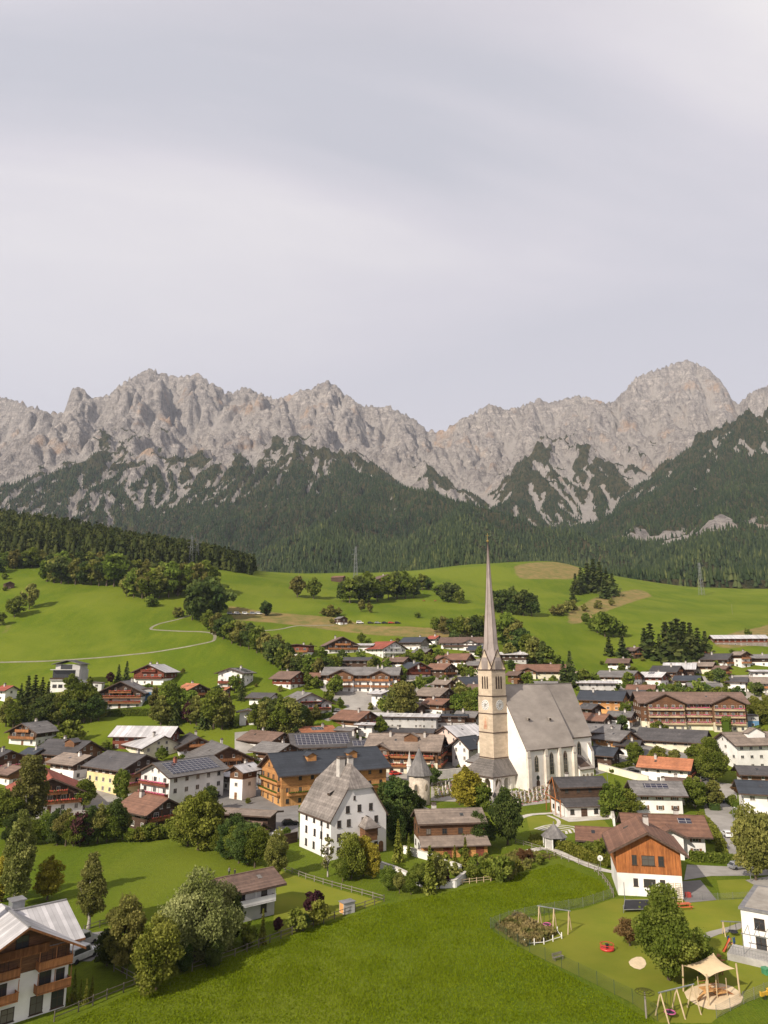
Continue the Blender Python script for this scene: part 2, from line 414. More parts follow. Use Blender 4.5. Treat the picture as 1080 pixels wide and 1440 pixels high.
# ------------------------------------------------------------------ the valley floor and the meadows: a smooth sheet through surveyed heights
_cols = {
 -420: [(1150,205),(1053,285),(985,345),(930,410),(860,500),(790,620),(740,740)],
 -200: [(1150,205),(1053,285),(985,345),(930,410),(860,500),(790,620),(740,740)],
 0:    [(1150,205),(1100,240),(1053,282),(995,335),(945,390),(870,480),(800,600),(756,720)],
 150:  [(1150,205),(1100,240),(1060,272),(1000,325),(945,385),(870,480),(800,610),(778,720)],
 300:  [(1150,205),(1100,243),(1050,280),(1000,318),(945,378),(900,430),(850,530),(800,650),(793,740)],
 420:  [(1150,205),(1100,243),(1050,280),(1000,318),(950,370),(905,430),(870,500),(840,600),(812,740)],
 540:  [(1110,249),(1060,282),(1000,325),(950,375),(925,405),(898,450),(870,510),(840,640),(812,770)],
 660:  [(1110,249),(1060,285),(1000,330),(950,380),(920,415),(895,460),(860,560),(825,700),(793,900)],
 780:  [(1110,249),(1060,285),(1000,330),(960,375),(930,420),(900,480),(860,590),(830,720),(792,930)],
 900:  [(1110,243),(1070,277),(1030,310),(985,360),(945,420),(900,500),(860,620),(824,830)],
 1040: [(1110,243),(1070,277),(1030,310),(985,360),(945,420),(905,490),(868,620),(829,830)],
 1260: [(1110,243),(1070,277),(1030,310),(985,360),(945,420),(905,490),(868,620),(829,830)],
 1500: [(1110,243),(1070,277),(1030,310),(985,360),(945,420),(905,490),(868,620),(829,830)],
}
_P = [pt(px, py, y) for px, L in _cols.items() for py, y in L]
for y in (50, 95, 140, 185): _P += [(u * y, y, 0.0) for u in (-.75, -.5, -.25, 0, .25, .5, .75)]
_P += [(u * 230, 228, 0.6) for u in (0.05, .15, .3, .45, .7)]
_P += [(u * 1050, 1050, z) for u, z in ((-.95, 215), (-.7, 205), (-.5, 190), (-.3, 160), (-.15, 150), (0, 140), (.15, 150), (.3, 140), (.5, 130), (.75, 130))]
_P = np.array(_P); TPS_X = _P[:, :2] / 100.0
def _tps_k(d2): return 0.5 * d2 * np.log(d2 + 1e-9)
TPS_N = len(TPS_X)
_K = _tps_k(((TPS_X[:, None] - TPS_X[None]) ** 2).sum(-1)) + np.eye(TPS_N) * 0.02
_A = np.zeros((TPS_N + 3, TPS_N + 3)); _A[:TPS_N, :TPS_N] = _K; _A[:TPS_N, TPS_N] = 1; _A[:TPS_N, TPS_N + 1:] = TPS_X; _A[TPS_N, :TPS_N] = 1; _A[TPS_N + 1:, :TPS_N] = TPS_X.T
TPS_W = np.linalg.solve(_A, np.concatenate([_P[:, 2], np.zeros(3)]))
def ground(x, y):
    x = np.asarray(x, float); y = np.asarray(y, float); sh = x.shape
    q = np.stack([x.ravel(), y.ravel()], 1) / 100.0; out = np.empty(len(q))
    for i in range(0, len(q), 20000):
        b = q[i:i + 20000]
        out[i:i + 20000] = _tps_k(((b[:, None] - TPS_X[None]) ** 2).sum(-1)) @ TPS_W[:TPS_N] + TPS_W[TPS_N] + b @ TPS_W[TPS_N + 1:]
    yy = q[:, 1] * 100
    out *= sstep(212, 300, yy) * .85 + .15 * sstep(150, 212, yy)
    xx = q[:, 0] * 100
    k = sstep(330, 520, yy)
    out += k * 2.2 * perlin(xx / 90, yy / 70, 31) + .12 * perlin(xx / 14, yy / 14, 33)
    return out.reshape(sh)
def gz(x, y): return float(ground(np.array([x]), np.array([y]))[0])
RAY_Y = np.concatenate([np.arange(55, 420, .5), np.arange(420, 1040, 1.0)])
def at(px, py):
    """the point of the ground seen at a photo pixel"""
    r = ray(px, py); k = RAY_Y / r[1]
    d = (CAM_Z + r[2] * k) - ground(r[0] * k, RAY_Y)
    h = np.nonzero(d < 0)[0]
    if len(h) == 0: i = int(np.argmin(d)); y = RAY_Y[i]
    else:
        i = max(1, h[0]); f = d[i-1] / (d[i-1] - d[i]); y = RAY_Y[i-1] + f * (RAY_Y[i] - RAY_Y[i-1])
    x = r[0] * y / r[1]
    return Vector((x, y, gz(x, y)))
_u = np.linspace(-.95, .95, 430); _y = np.concatenate([np.arange(30, 300, 1.5), np.arange(300, 700, 3), np.arange(700, 1060, 6)])
_U, _Y = np.meshgrid(_u, _y); _XX = _U * _Y
_Z = ground(_XX, _Y)
def grid_faces(nr, nc):
    i = (np.arange(nr - 1)[:, None] * nc + np.arange(nc - 1)[None]).ravel()
    return np.stack([i, i + 1, i + nc + 1, i + nc], 1)
def inpoly(px, py, poly):
    ins = np.zeros(px.shape, bool); j = len(poly) - 1
    for i in range(len(poly)):
        xi, yi = poly[i]; xj, yj = poly[j]
        ins ^= ((yi > py) != (yj > py)) & (px < (xj - xi) * (py - yi) / (yj - yi + 1e-12) + xi); j = i
    return ins
def world_poly(pix): return [tuple(at(a, b)[:2]) for a, b in pix]
# dry, uncut grass: real patches of another plant cover
DRY = [ [(722,797),(740,792),(790,790),(820,800),(806,815),(730,815)],
        [(318,850),(470,868),(520,880),(640,885),(690,898),(640,900),(480,888),(330,872)],
        [(800,860),(850,835),(900,828),(920,838),(880,850),(830,872),(800,880)],
        [(1000,905),(1030,890),(1110,868),(1110,905),(1020,912)],
        [(0,890),(18,868),(24,872),(0,900)] ]
_dry = np.zeros(_XX.shape)
for q in DRY: _dry = np.maximum(_dry, inpoly(_XX, _Y, world_poly(q)).astype(float))
for _ in range(7):
    _dry[1:-1, 1:-1] = (_dry[:-2, 1:-1] + _dry[2:, 1:-1] + _dry[1:-1, :-2] + _dry[1:-1, 2:] + 2 * _dry[1:-1, 1:-1]) / 6
def ground_material():
    m, t, b = _nodes('meadow_grass')
    g = N(t, 'ShaderNodeNewGeometry'); pos = g.outputs['Position']
    n1 = N(t, 'ShaderNodeTexNoise', {'Vector': pos, 'Scale': .035, 'Detail': 4.0, 'Roughness': .6})
    n2 = N(t, 'ShaderNodeTexNoise', {'Vector': pos, 'Scale': .9, 'Detail': 6.0, 'Roughness': .7})
    n3 = N(t, 'ShaderNodeTexNoise', {'Vector': pos, 'Scale': 4.5, 'Detail': 4.0, 'Roughness': .75})
    mpn = N(t, 'ShaderNodeMapping', {0: pos, 'Rotation': (0, 0, R(62)), 'Scale': (1, .06, 1)})
    n4 = N(t, 'ShaderNodeTexNoise', {'Vector': mpn.outputs[0], 'Scale': .16, 'Detail': 3.0})
    c = mixc(t, ramp(t, n1.outputs['Fac'], (.35, 0.0), (.65, 1.0)), (.082, .128, .004), (.118, .152, .008))
    c = mixc(t, ramp(t, n4.outputs['Fac'], (.40, 0.0), (.60, .9)), c, (.068, .118, .004))
    c = mixc(t, ramp(t, n2.outputs['Fac'], (.42, 0.0), (.66, .8)), c, (.046, .076, .004))
    c = mixc(t, ramp(t, n3.outputs['Fac'], (.45, 0.0), (.68, .65)), c, (.155, .178, .014))
    n7 = N(t, 'ShaderNodeTexNoise', {'Vector': pos, 'Scale': .011, 'Detail': 3.0, 'Distortion': 1.2})
    c = mixc(t, ramp(t, n7.outputs['Fac'], (.42, 0.0), (.62, .6)), c, (.150, .176, .016))
    wv = N(t, 'ShaderNodeTexWave', {'Vector': mpn.outputs[0], 'Scale': 1.6, 'Distortion': 9.0, 'Detail': 2.0, 'Detail Scale': .4})
    c = mixc(t, ramp(t, wv.outputs['Fac'], (.55, 0.0), (.95, .25)), c, (.160, .180, .018))
    a = N(t, 'ShaderNodeAttribute', attribute_name='dry')
    n5 = N(t, 'ShaderNodeTexNoise', {'Vector': pos, 'Scale': .12, 'Detail': 6.0, 'Roughness': .7})
    dryc = mixc(t, ramp(t, n5.outputs['Fac'], (.4, 0.0), (.62, 1.0)), (.235, .165, .065), (.13, .13, .035))
    ms = N(t, 'ShaderNodeMath', {0: n5.outputs['Fac'], 1: -.5}, operation='ADD')
    ad = N(t, 'ShaderNodeMath', {0: a.outputs['Fac'], 1: ms.outputs[0]}, operation='ADD')
    c = mixc(t, ramp(t, ad.outputs[0], (.40, 0.0), (.58, 1.0)), c, dryc)
    t.links.new(c, b.inputs['Base Color']); b.inputs['Roughness'].default_value = 1.0; b.inputs['Specular IOR Level'].default_value = .1
    h = N(t, 'ShaderNodeMath', {0: n2.outputs['Fac'], 1: n3.outputs['Fac']}, operation='ADD')
    bp = N(t, 'ShaderNodeBump', {'Height': h.outputs[0], 'Strength': .55, 'Distance': .35})
    t.links.new(bp.outputs[0], b.inputs['Normal'])
    MATS['meadow_grass'] = m; return m
ground_material()
_me = fast_mesh('ground', np.stack([_XX, _Y, _Z], -1).reshape(-1, 3), grid_faces(len(_y), len(_u)), MATS['meadow_grass'], {'dry': _dry.ravel()}, smooth=True)
tag(link('ground', _me), kind='structure')

# ------------------------------------------------------------------ the mountain range
def line3(L): return np.array([pt(a, b, d) for a, b, d in L])
SKY = [(-260,575,4600),(-100,566,4600),(0,557,4600),(40,568,4500),(70,580,4450),(93,580,4300),(98,548,4280),(110,543,4280),(121,550,4280),(129,560,4300),(150,556,4400),(172,538,4450),(200,522,4500),(212,518,4500),(238,527,4550),(252,530,4550),(278,524,4600),(300,540,4650),(325,551,4700),(345,543,4750),(385,561,4750),(420,550,4700),(437,546,4700),(460,533,4700),(490,556,4750),(510,571,4800),(545,571,4850),(575,584,4900),(604,605,4900),(624,606,4850),(650,588,4800),(690,567,4700),(706,574,4750),(730,572,4800),(756,560,4850),(771,565,4850),(816,555,4800),(850,565,4850),(866,562,4900),(880,545,4950),(895,530,5000),(922,519,5000),(966,505,5000),(1000,520,5000),(1018,540,4950),(1033,568,4900),(1042,565,5100),(1052,553,5200),(1082,540,5200),(1180,530,5200),(1330,560,5200)]
SKY_RIDGE = [p for p in SKY if not 97 < p[0] < 122]
RIDGES = [ # polyline, steepness near the crest, length of that, steepness further down
 (SKY_RIDGE, 2.1, 430, .50),
 ([(99,550,4290),(110,543,4290),(120,550,4290)], 4.2, 60, .5),
 ([(20,600,4250),(40,640,3900),(20,690,3400)], 0.9, 250, .50),
 ([(110,548,4280),(95,610,3900),(70,660,3500)], 0.9, 250, .50),
 ([(210,522,4480),(222,560,4150),(200,600,3750),(165,640,3400),(110,690,2950),(50,715,2600),(-60,735,2400)], 0.8, 260, .50),
 ([(205,600,3740),(245,650,3400),(275,700,2950),(292,745,2500)], 0.75, 220, .50),
 ([(280,526,4580),(300,590,4100),(322,640,3650),(330,690,3200)], 0.85, 230, .50),
 ([(345,545,4730),(385,580,4250),(410,604,3700),(450,632,3250),(490,655,2950),(540,680,2650),(600,692,2450),(650,706,2300),(720,728,2080),(790,752,1900),(850,780,1720),(900,800,1600)], 0.55, 160, .37),
 ([(410,604,3700),(370,670,3100),(325,715,2600),(305,750,2200)], 0.5, 160, .37),
 ([(540,680,2650),(470,740,2000),(440,790,1400)], 0.35, 160, .37),
 ([(650,706,2300),(640,750,1700),(640,785,1200)], 0.35, 160, .37),
 ([(460,535,4690),(478,590,4300),(510,615,4000),(560,645,3650),(620,668,3300)], 0.85, 260, .50),
 ([(560,585,4800),(575,620,4400),(610,650,4000)], 0.85, 220, .50),
 ([(690,569,4690),(682,610,4350),(700,650,3900)], 0.95, 250, .50),
 ([(756,562,4840),(745,610,4450),(720,650,4000)], 0.9, 230, .50),
 ([(816,557,4790),(805,595,4300),(790,622,3800),(745,660,3350),(715,695,3000),(700,715,2800)], 0.75, 230, .50),
 ([(790,622,3800),(830,655,3400),(850,700,2950),(858,740,2500)], 0.7, 200, .50),
 ([(905,528,4990),(880,590,4500),(850,625,4050)], 0.95, 240, .50),
 ([(968,507,4990),(955,560,4550),(925,620,4100),(890,670,3500)], 0.9, 260, .50),
 ([(1020,542,4940),(1010,590,4400),(985,630,3900)], 0.9, 230, .50),
 ([(1330,540,3400),(1180,560,3250),(1090,592,3050),(1045,598,2950),(1010,628,2800),(950,676,2550),(905,722,2250),(880,748,2050),(870,770,1850)], 0.6, 180, .37),
 ([(1045,598,2950),(1040,680,2300),(1000,740,1800),(960,790,1350)], 0.42, 160, .37),
 ([(1180,560,3250),(1180,660,2300),(1150,740,1600),(1130,800,1150)], 0.42, 160, .37),
 ([(-420,660,2600),(-250,690,2400),(-100,700,2200)], 0.5, 200, .37),
]
GX = np.arange(-3900, 3901, 11.0); GY = np.arange(960, 6000, 11.0)
MX, MY = np.meshgrid(GX, GY)
# the plan of every ridge wanders a little
_wx = MX + 70 * fbm(MX / 420, MY / 420, 4, 3); _wy = MY + 70 * fbm(MX / 420 + 40, MY / 420, 4, 5)
MZ = np.full(MX.shape, 0.0) + 135 + .05 * (MY - 960)
for L, k1, l1, k2 in RIDGES:
    P3 = line3(L)
    wx, wy = (MX, MY) if L is SKY_RIDGE or k1 > 4 else (_wx, _wy)
    if L is SKY_RIDGE: wx = MX + 12 * fbm(MX / 150, MY / 150, 3, 3)
    for a, b in zip(P3[:-1], P3[1:]):
        d = b[:2] - a[:2]; l2 = max(1e-6, d @ d)
        tt = np.clip(((wx - a[0]) * d[0] + (wy - a[1]) * d[1]) / l2, 0, 1)
        dist = np.hypot(wx - a[0] - tt * d[0], wy - a[1] - tt * d[1])
        zr_ = a[2] + tt * (b[2] - a[2])
        k2 = .50 + .12 * sstep(550, 1150, zr_)          # high ridges fall away more steeply than low ones
        drop = k2 * dist + (k1 - k2) * l1 * (1 - np.exp(-dist / l1))
        MZ = np.maximum(MZ, zr_ - drop)
_rock0 = sstep(650, 1100, MZ)
MZ = MZ + _rock0 * 300 * (ridged(_wx / 900, _wy / 1500, 3, 27) - .74) + _rock0 * 310 * (ridged(_wx / 430, _wy / 620, 5, 21) - .72) + _rock0 * 120 * (ridged(_wx / 140, MY / 230, 4, 25, .6) - .72) + _rock0 * 36 * fbm(MX / 50, MY / 50, 4, 8, .6) + 18 * fbm(MX / 240, MY / 240, 4, 9) * (1 - _rock0)
# rain carves gullies: many drops run downhill together
def erode(Z, n, steps, cell, seed, kc=.30, kd=.12):
    rng = np.random.default_rng(seed); H, Wd = Z.shape; dep = np.zeros_like(Z); vis = np.zeros_like(Z)
    x = rng.uniform(2, Wd - 3, n); y = rng.uniform(2, H - 3, n); sx = np.zeros(n); sy = np.zeros(n); sed = np.zeros(n); vel = np.ones(n)
    for s in range(steps):
        xi = x.astype(int); yi = y.astype(int); fx = x - xi; fy = y - yi
        a = Z[yi, xi]; b = Z[yi, xi + 1]; c = Z[yi + 1, xi]; d = Z[yi + 1, xi + 1]
        gx_ = (b - a) * (1 - fy) + (d - c) * fy; gy_ = (c - a) * (1 - fx) + (d - b) * fx
        h0 = a * (1 - fx) * (1 - fy) + b * fx * (1 - fy) + c * (1 - fx) * fy + d * fx * fy
        sx = sx * .35 - gx_; sy = sy * .35 - gy_; ln = np.hypot(sx, sy) + 1e-6; sx /= ln; sy /= ln
        nx = np.clip(x + sx, 1, Wd - 3); ny = np.clip(y + sy, 1, H - 3)
        xj = nx.astype(int); yj = ny.astype(int); fx2 = nx - xj; fy2 = ny - yj
        h1 = Z[yj, xj] * (1 - fx2) * (1 - fy2) + Z[yj, xj + 1] * fx2 * (1 - fy2) + Z[yj + 1, xj] * (1 - fx2) * fy2 + Z[yj + 1, xj + 1] * fx2 * fy2
        dh = h1 - h0; slope = np.maximum(-dh / cell, 0)
        vel = np.clip(vel * .9 + slope * 2, 0, 6)
        cap = np.maximum(slope, .02) * vel * 7.0
        up = dh > 0
        take = np.where(~up & (cap > sed), np.minimum((cap - sed) * kc, -dh * .5), 0)
        give = np.where(up, np.minimum(dh, sed), np.where(cap < sed, (sed - cap) * kd, 0))
        sed = sed + take - give; chg = give - take
        D = np.zeros_like(Z); vis += np.bincount(yi * Wd + xi, minlength=H * Wd).reshape(H, Wd)
        for ox, oy, w in ((0, 0, (1 - fx) * (1 - fy)), (1, 0, fx * (1 - fy)), (0, 1, (1 - fx) * fy), (1, 1, fx * fy)):
            D += np.bincount(((yi + oy) * Wd + xi + ox), chg * w, H * Wd).reshape(H, Wd); dep += np.bincount(((yi + oy) * Wd + xi + ox), give * w, H * Wd).reshape(H, Wd)
        Z += np.clip(D, -.55, .35)
        x = nx; y = ny
    return dep, vis
DEP = np.zeros_like(MZ); FLOW = np.zeros_like(MZ)
for it in range(9):
    _a, _b = erode(MZ, 70000, 50, 11.0, 50 + it); DEP += _a; FLOW += _b
# keep the skyline where it stands: rescale each bearing so that its highest angle is the surveyed one
def skyline_fix(Z):
    u = MX / MY; s = (Z - CAM_Z) / MY
    nb = 420; ub = np.linspace(-.72, .72, nb + 1); idx = np.clip(np.digitize(u, ub) - 1, 0, nb - 1)
    mxs = np.full(nb, -1.0); far = (MY > 3900) & (np.abs(u) < .72); np.maximum.at(mxs, idx[far], s[far])
    P3 = line3(SKY); uu = P3[:, 0] / P3[:, 1]; ss = (P3[:, 2] - CAM_Z) / P3[:, 1]
    ctr = (ub[1:] + ub[:-1]) / 2; tgt = np.interp(ctr, uu, ss); ratio = np.clip(tgt / np.maximum(mxs, .05), .8, 1.35)
    ker = np.array([1, 2, 1]) / 4.0; ratio = np.convolve(np.pad(ratio, 1, 'edge'), ker, 'valid')
    k = np.interp(u.ravel(), ctr, ratio).reshape(u.shape)
    wgt = sstep(3500, 4300, MY)
    return CAM_Z + (Z - CAM_Z) * (1 + (k - 1) * wgt)
MZ = skyline_fix(MZ)
def blur(a, n):
    a = a.copy()
    for _ in range(n):
        p_ = np.pad(a, 1, 'edge'); a = (p_[:-2, 1:-1] + p_[2:, 1:-1] + p_[1:-1, :-2] + p_[1:-1, 2:] + 4 * p_[1:-1, 1:-1]) / 8
    return a
_gy, _gx = np.gradient(MZ, 11.0); SLOPE = np.hypot(_gx, _gy)
CONV = MZ - blur(MZ, 90)
GULLY = sstep(np.log(110.), np.log(420.), np.log(blur(FLOW, 1) + 1))
SCREE = np.maximum(sstep(.9, 4.5, blur(DEP, 1)) * sstep(-1, -9, CONV), .8 * GULLY)
# woods climb along the spurs and leave the gullies bare
WOOD_SPURS = [([(222,560,4150),(200,600,3750),(165,640,3400),(110,690,2950)], 1240, 230),
 ([(205,600,3740),(245,650,3400),(275,700,2950),(292,745,2500)], 1180, 200),
 ([(410,604,3700),(450,632,3250),(490,655,2950),(540,680,2650),(600,692,2450)], 1330, 330),
 ([(410,604,3700),(370,670,3100),(325,715,2600)], 1330, 200),
 ([(790,622,3800),(745,660,3350),(715,695,3000)], 1300, 190), ([(790,622,3800),(830,655,3400),(850,700,2950)], 1300, 190),
 ([(925,620,4100),(890,670,3500)], 1250, 120), ([(560,645,3650),(620,668,3300)], 1000, 160),
 ([(1330,540,3400),(1180,560,3250),(1090,592,3050),(1010,628,2800),(950,676,2550)], 1500, 420)]
_lift = np.zeros_like(MZ) + 640.0
for L, top, wid in WOOD_SPURS:
    P3 = line3(L)
    for a, b in zip(P3[:-1], P3[1:]):
        d = b[:2] - a[:2]; tt = np.clip(((_wx - a[0]) * d[0] + (_wy - a[1]) * d[1]) / (d @ d), 0, 1)
        dist = np.hypot(_wx - a[0] - tt * d[0], _wy - a[1] - tt * d[1])
        _lift = np.maximum(_lift, 640 + (top - 640) * np.exp(-(dist / wid) ** 2))
_tl = _lift + 60 * fbm(MX / 500, MY / 500, 3, 70) + 210 * fbm(MX / 120, MY / 120, 4, 72) + 9 * np.clip(CONV, -26, 20) - 300 * np.clip(blur(SLOPE, 2) - .75, 0, 1.2)
FOREST = sstep(70, -40, MZ - _tl) * (1 - .95 * np.maximum(SCREE, GULLY) * sstep(420, 640, MZ + 200 * sstep(2600, 3000, MY)))
_near = (MY < 2750) & (MZ < 820) & ((MX > -950) | (MZ < 400))
FOREST = np.where(_near, np.maximum(FOREST, 1 - .9 * sstep(.26, .36, fbm(MX / 75, MY / 60, 3, 90))), FOREST)
# limestone bands break the wooded slope on the right
_band = np.exp(-((MZ - (395 + .05 * (MX - 900) + 45 * fbm(MX / 200, MY / 200, 3, 91))) / 34.0) ** 2) * sstep(600, 760, MX) * sstep(2000, 1850, MX) * sstep(.05, .25, fbm(MX / 90, MY / 90, 3, 92) + .32)
FOREST = np.clip(FOREST - 1.3 * _band, 0, 1)
FOREST = np.clip(FOREST, 0, 1)
def mountain_material():
    m, t, b = _nodes('mountain_rock')
    g = N(t, 'ShaderNodeNewGeometry'); pos = g.outputs['Position']
    sp = N(t, 'ShaderNodeSeparateXYZ', {0: pos})
    n1 = N(t, 'ShaderNodeTexNoise', {'Vector': pos, 'Scale': .006, 'Detail': 8.0, 'Roughness': .68})
    n2 = N(t, 'ShaderNodeTexNoise', {'Vector': pos, 'Scale': .04, 'Detail': 8.0, 'Roughness': .72})
    mp_ = N(t, 'ShaderNodeMapping', {0: pos, 'Scale': (.35, .35, 3.2), 'Rotation': (R(9), R(5), 0)})
    n3 = N(t, 'ShaderNodeTexNoise', {'Vector': mp_.outputs[0], 'Scale': .012, 'Detail': 6.0, 'Roughness': .65, 'Distortion': .6})
    c = mixc(t, ramp(t, n1.outputs['Fac'], (.36, 0.0), (.62, 1.0)), (.62, .55, .49), (.43, .38, .35))
    c = mixc(t, ramp(t, n3.outputs['Fac'], (.44, 0.0), (.52, .55), (.60, 0.0)), c, (.24, .212, .20))
    c = mixc(t, ramp(t, n2.outputs['Fac'], (.44, 0.0), (.66, .75)), c, (.19, .165, .155))
    mp2 = N(t, 'ShaderNodeMapping', {0: pos, 'Scale': (1, 1, .22)})
    n6 = N(t, 'ShaderNodeTexNoise', {'Vector': mp2.outputs[0], 'Scale': .028, 'Detail': 7.0, 'Roughness': .7, 'Distortion': .3})
    c = mixc(t, ramp(t, n6.outputs['Fac'], (.46, 0.0), (.50, .6), (.55, 0.0)), c, (.17, .15, .142))
    n4 = N(t, 'ShaderNodeTexNoise', {'Vector': pos, 'Scale': .0045, 'Detail': 5.0, 'Roughness': .6})
    c = mixc(t, ramp(t, n4.outputs['Fac'], (.57, 0.0), (.68, .6)), c, (.52, .33, .20))
    sc_ = N(t, 'ShaderNodeAttribute', attribute_name='scree')
    c = mixc(t, ramp(t, sc_.outputs['Fac'], (.1, 0.0), (.7, .85)), c, (.44, .395, .36))
    fo = N(t, 'ShaderNodeAttribute', attribute_name='forest')
    n5 = N(t, 'ShaderNodeTexNoise', {'Vector': pos, 'Scale': .035, 'Detail': 5.0, 'Roughness': .7})
    fm = N(t, 'ShaderNodeMath', {0: n5.outputs['Fac'], 1: -.5}, operation='ADD')
    fa = N(t, 'ShaderNodeMath', {0: fm.outputs[0], 1: 1.5}, operation='MULTIPLY')
    fb = N(t, 'ShaderNodeMath', {0: fo.outputs['Fac'], 1: fa.outputs[0]}, operation='ADD')
    gsc = mixc(t, ramp(t, n5.outputs['Fac'], (.4, 0.0), (.6, 1.0)), (.045, .052, .022), (.105, .088, .042))
    c = mixc(t, ramp(t, fb.outputs[0], (.42, 0.0), (.56, 1.0)), c, gsc)
    t.links.new(c, b.inputs['Base Color']); b.inputs['Roughness'].default_value = .95; b.inputs['Specular IOR Level'].default_value = .1
    hh = N(t, 'ShaderNodeMath', {0: n2.outputs['Fac'], 1: n6.outputs['Fac']}, operation='ADD')
    bp = N(t, 'ShaderNodeBump', {'Height': hh.outputs[0], 'Strength': 1.0, 'Distance': 34.0})
    t.links.new(bp.outputs[0], b.inputs['Normal'])
    MATS['mountain_rock'] = m
mountain_material()
_me = fast_mesh('mountains', np.stack([MX, MY, MZ], -1).reshape(-1, 3), grid_faces(len(GY), len(GX)), MATS['mountain_rock'], {'forest': FOREST.ravel(), 'scree': SCREE.ravel()}, smooth=False)
tag(link('mountains', _me), kind='structure')
def mz(x, y):
    fx = np.clip((x - GX[0]) / 11.0, 0, len(GX) - 2.001); fy = np.clip((y - GY[0]) / 11.0, 0, len(GY) - 2.001)
    i = fx.astype(int); j = fy.astype(int); a = fx - i; b = fy - j
    return MZ[j, i] * (1 - a) * (1 - b) + MZ[j, i + 1] * a * (1 - b) + MZ[j + 1, i] * (1 - a) * b + MZ[j + 1, i + 1] * a * b
def mfo(x, y): return FOREST[np.clip(((y - GY[0]) / 11.0).round().astype(int), 0, len(GY) - 1), np.clip(((x - GX[0]) / 11.0).round().astype(int), 0, len(GX) - 1)]
# ------------------------------------------------------------------ far forest: nobody could count these trees
def conifer_stuff(name, x, y, z, h, tone, sides=6, tiers=2, mat='needle_far'):
    n = len(x); V = []; F = []; T = []
    k = tiers * (sides + 1)
    V = np.zeros((n, k, 3)); T = np.zeros((n, k)); faces = []
    ph = RNG.uniform(0, 6.28, n)
    for j in range(tiers):
        z0 = .06 + .42 * j * (1.2 / max(1, tiers - 1) if tiers > 1 else 0) * .75; z1 = 1.0 - .34 * (tiers - 1 - j)
        rad = h * (.205 - .085 * j) if tiers > 1 else h * .2
        for s_ in range(sides):
            a = ph + 2 * np.pi * s_ / sides + j * .5
            rr = rad * RNG.uniform(.65, 1.25, n)
            V[:, j*(sides+1)+s_] = np.stack([x + rr*np.cos(a), y + rr*np.sin(a), z + h*(z0 + RNG.uniform(-.05, .05, n))], -1)
            T[:, j*(sides+1)+s_] = tone + RNG.uniform(-.22, .12, n)
        V[:, j*(sides+1)+sides] = np.stack([x + RNG.normal(0, .012, n)*h, y, z + h*z1], -1); T[:, j*(sides+1)+sides] = tone + .12
        for s_ in range(sides): faces.append((j*(sides+1)+s_, j*(sides+1)+(s_+1) % sides, j*(sides+1)+sides))
    Fc = (np.arange(n)[:, None, None] * k + np.array(faces)[None]).reshape(-1, 3)
    me = fast_mesh(name, V.reshape(-1, 3), Fc, MATS[mat], {'tint': np.clip(T.ravel(), 0, 1)})
    return tag(link(name, me), kind='stuff')
leaf('needle_far', (.019, .032, .015), (.052, .068, .027), (.125, .132, .045), trans=.08, vary=0)
def scatter(y0, y1, x0f, x1f, step, dens):
    ys = np.arange(y0, y1, step); X = []; Y = []
    for y in ys:
        xs = np.arange(x0f * y, x1f * y, step); X.append(xs); Y.append(np.full(len(xs), y))
    X = np.concatenate(X); Y = np.concatenate(Y)
    X = X + RNG.uniform(-.5, .5, len(X)) * step; Y = Y + RNG.uniform(-.5, .5, len(Y)) * step
    k = (RNG.uniform(0, 1, len(X)) < dens * mfo(X, Y)) & (mfo(X, Y) > .35)
    return X[k], Y[k]
def vis_mask(x, y, z):
    """drop trees that stand fully behind a nearer ridge"""
    keep = np.ones(len(x), bool); top = z + 30
    for f in np.linspace(.25, .985, 46):
        yy = y * f; xx = x * f; inside = yy > GY[0] + 5
        zz = np.where(inside, mz(xx, np.maximum(yy, GY[0])), -1e3)
        keep &= zz < CAM_Z + (top - CAM_Z) * f + 2
    return keep
for (a, b, st, nm, hh) in ((964, 2000, 7.5, 'hill_forest', 19), (2000, 3000, 9.0, 'slope_forest', 17), (3000, 4300, 13.0, 'high_forest', 14)):
    x, y = scatter(a, b, -.66, .66, st, .85); z = mz(x, y); k = vis_mask(x, y, z); x, y, z = x[k], y[k], z[k]
    h = hh * RNG.uniform(.45, 1.3, len(x)) ** .9 * (1 - .45 * sstep(900, 1250, z))
    tone = np.clip((.30 if a < 1500 else .16 if a < 2500 else .10) + .30 * fbm(x / 220, y / 220, 3, 40) + RNG.normal(0, .20, len(x)), 0, 1)
    conifer_stuff(nm, x, y, z - 1, h, tone, sides=5 if a > 1500 else 6)
    print(nm, len(x))

# ------------------------------------------------------------------ the air between
_hz = MB(); _hz.box(-4200, 4200, -60, 6100, -12, 2450)
_m = bpy.data.materials.new('haze_air'); _m.use_nodes = True; _t = _m.node_tree
for n in list(_t.nodes): _t.nodes.remove(n)
_pv = N(_t, 'ShaderNodeVolumePrincipled', {'Color': rgba((.74, .85, 1.0)), 'Density': HAZE, 'Anisotropy': .2})
_o = N(_t, 'ShaderNodeOutputMaterial', {'Volume': _pv.outputs[0]})
_m.cycles.homogeneous_volume = True
tag(_hz.build('haze', _m), kind='stuff')
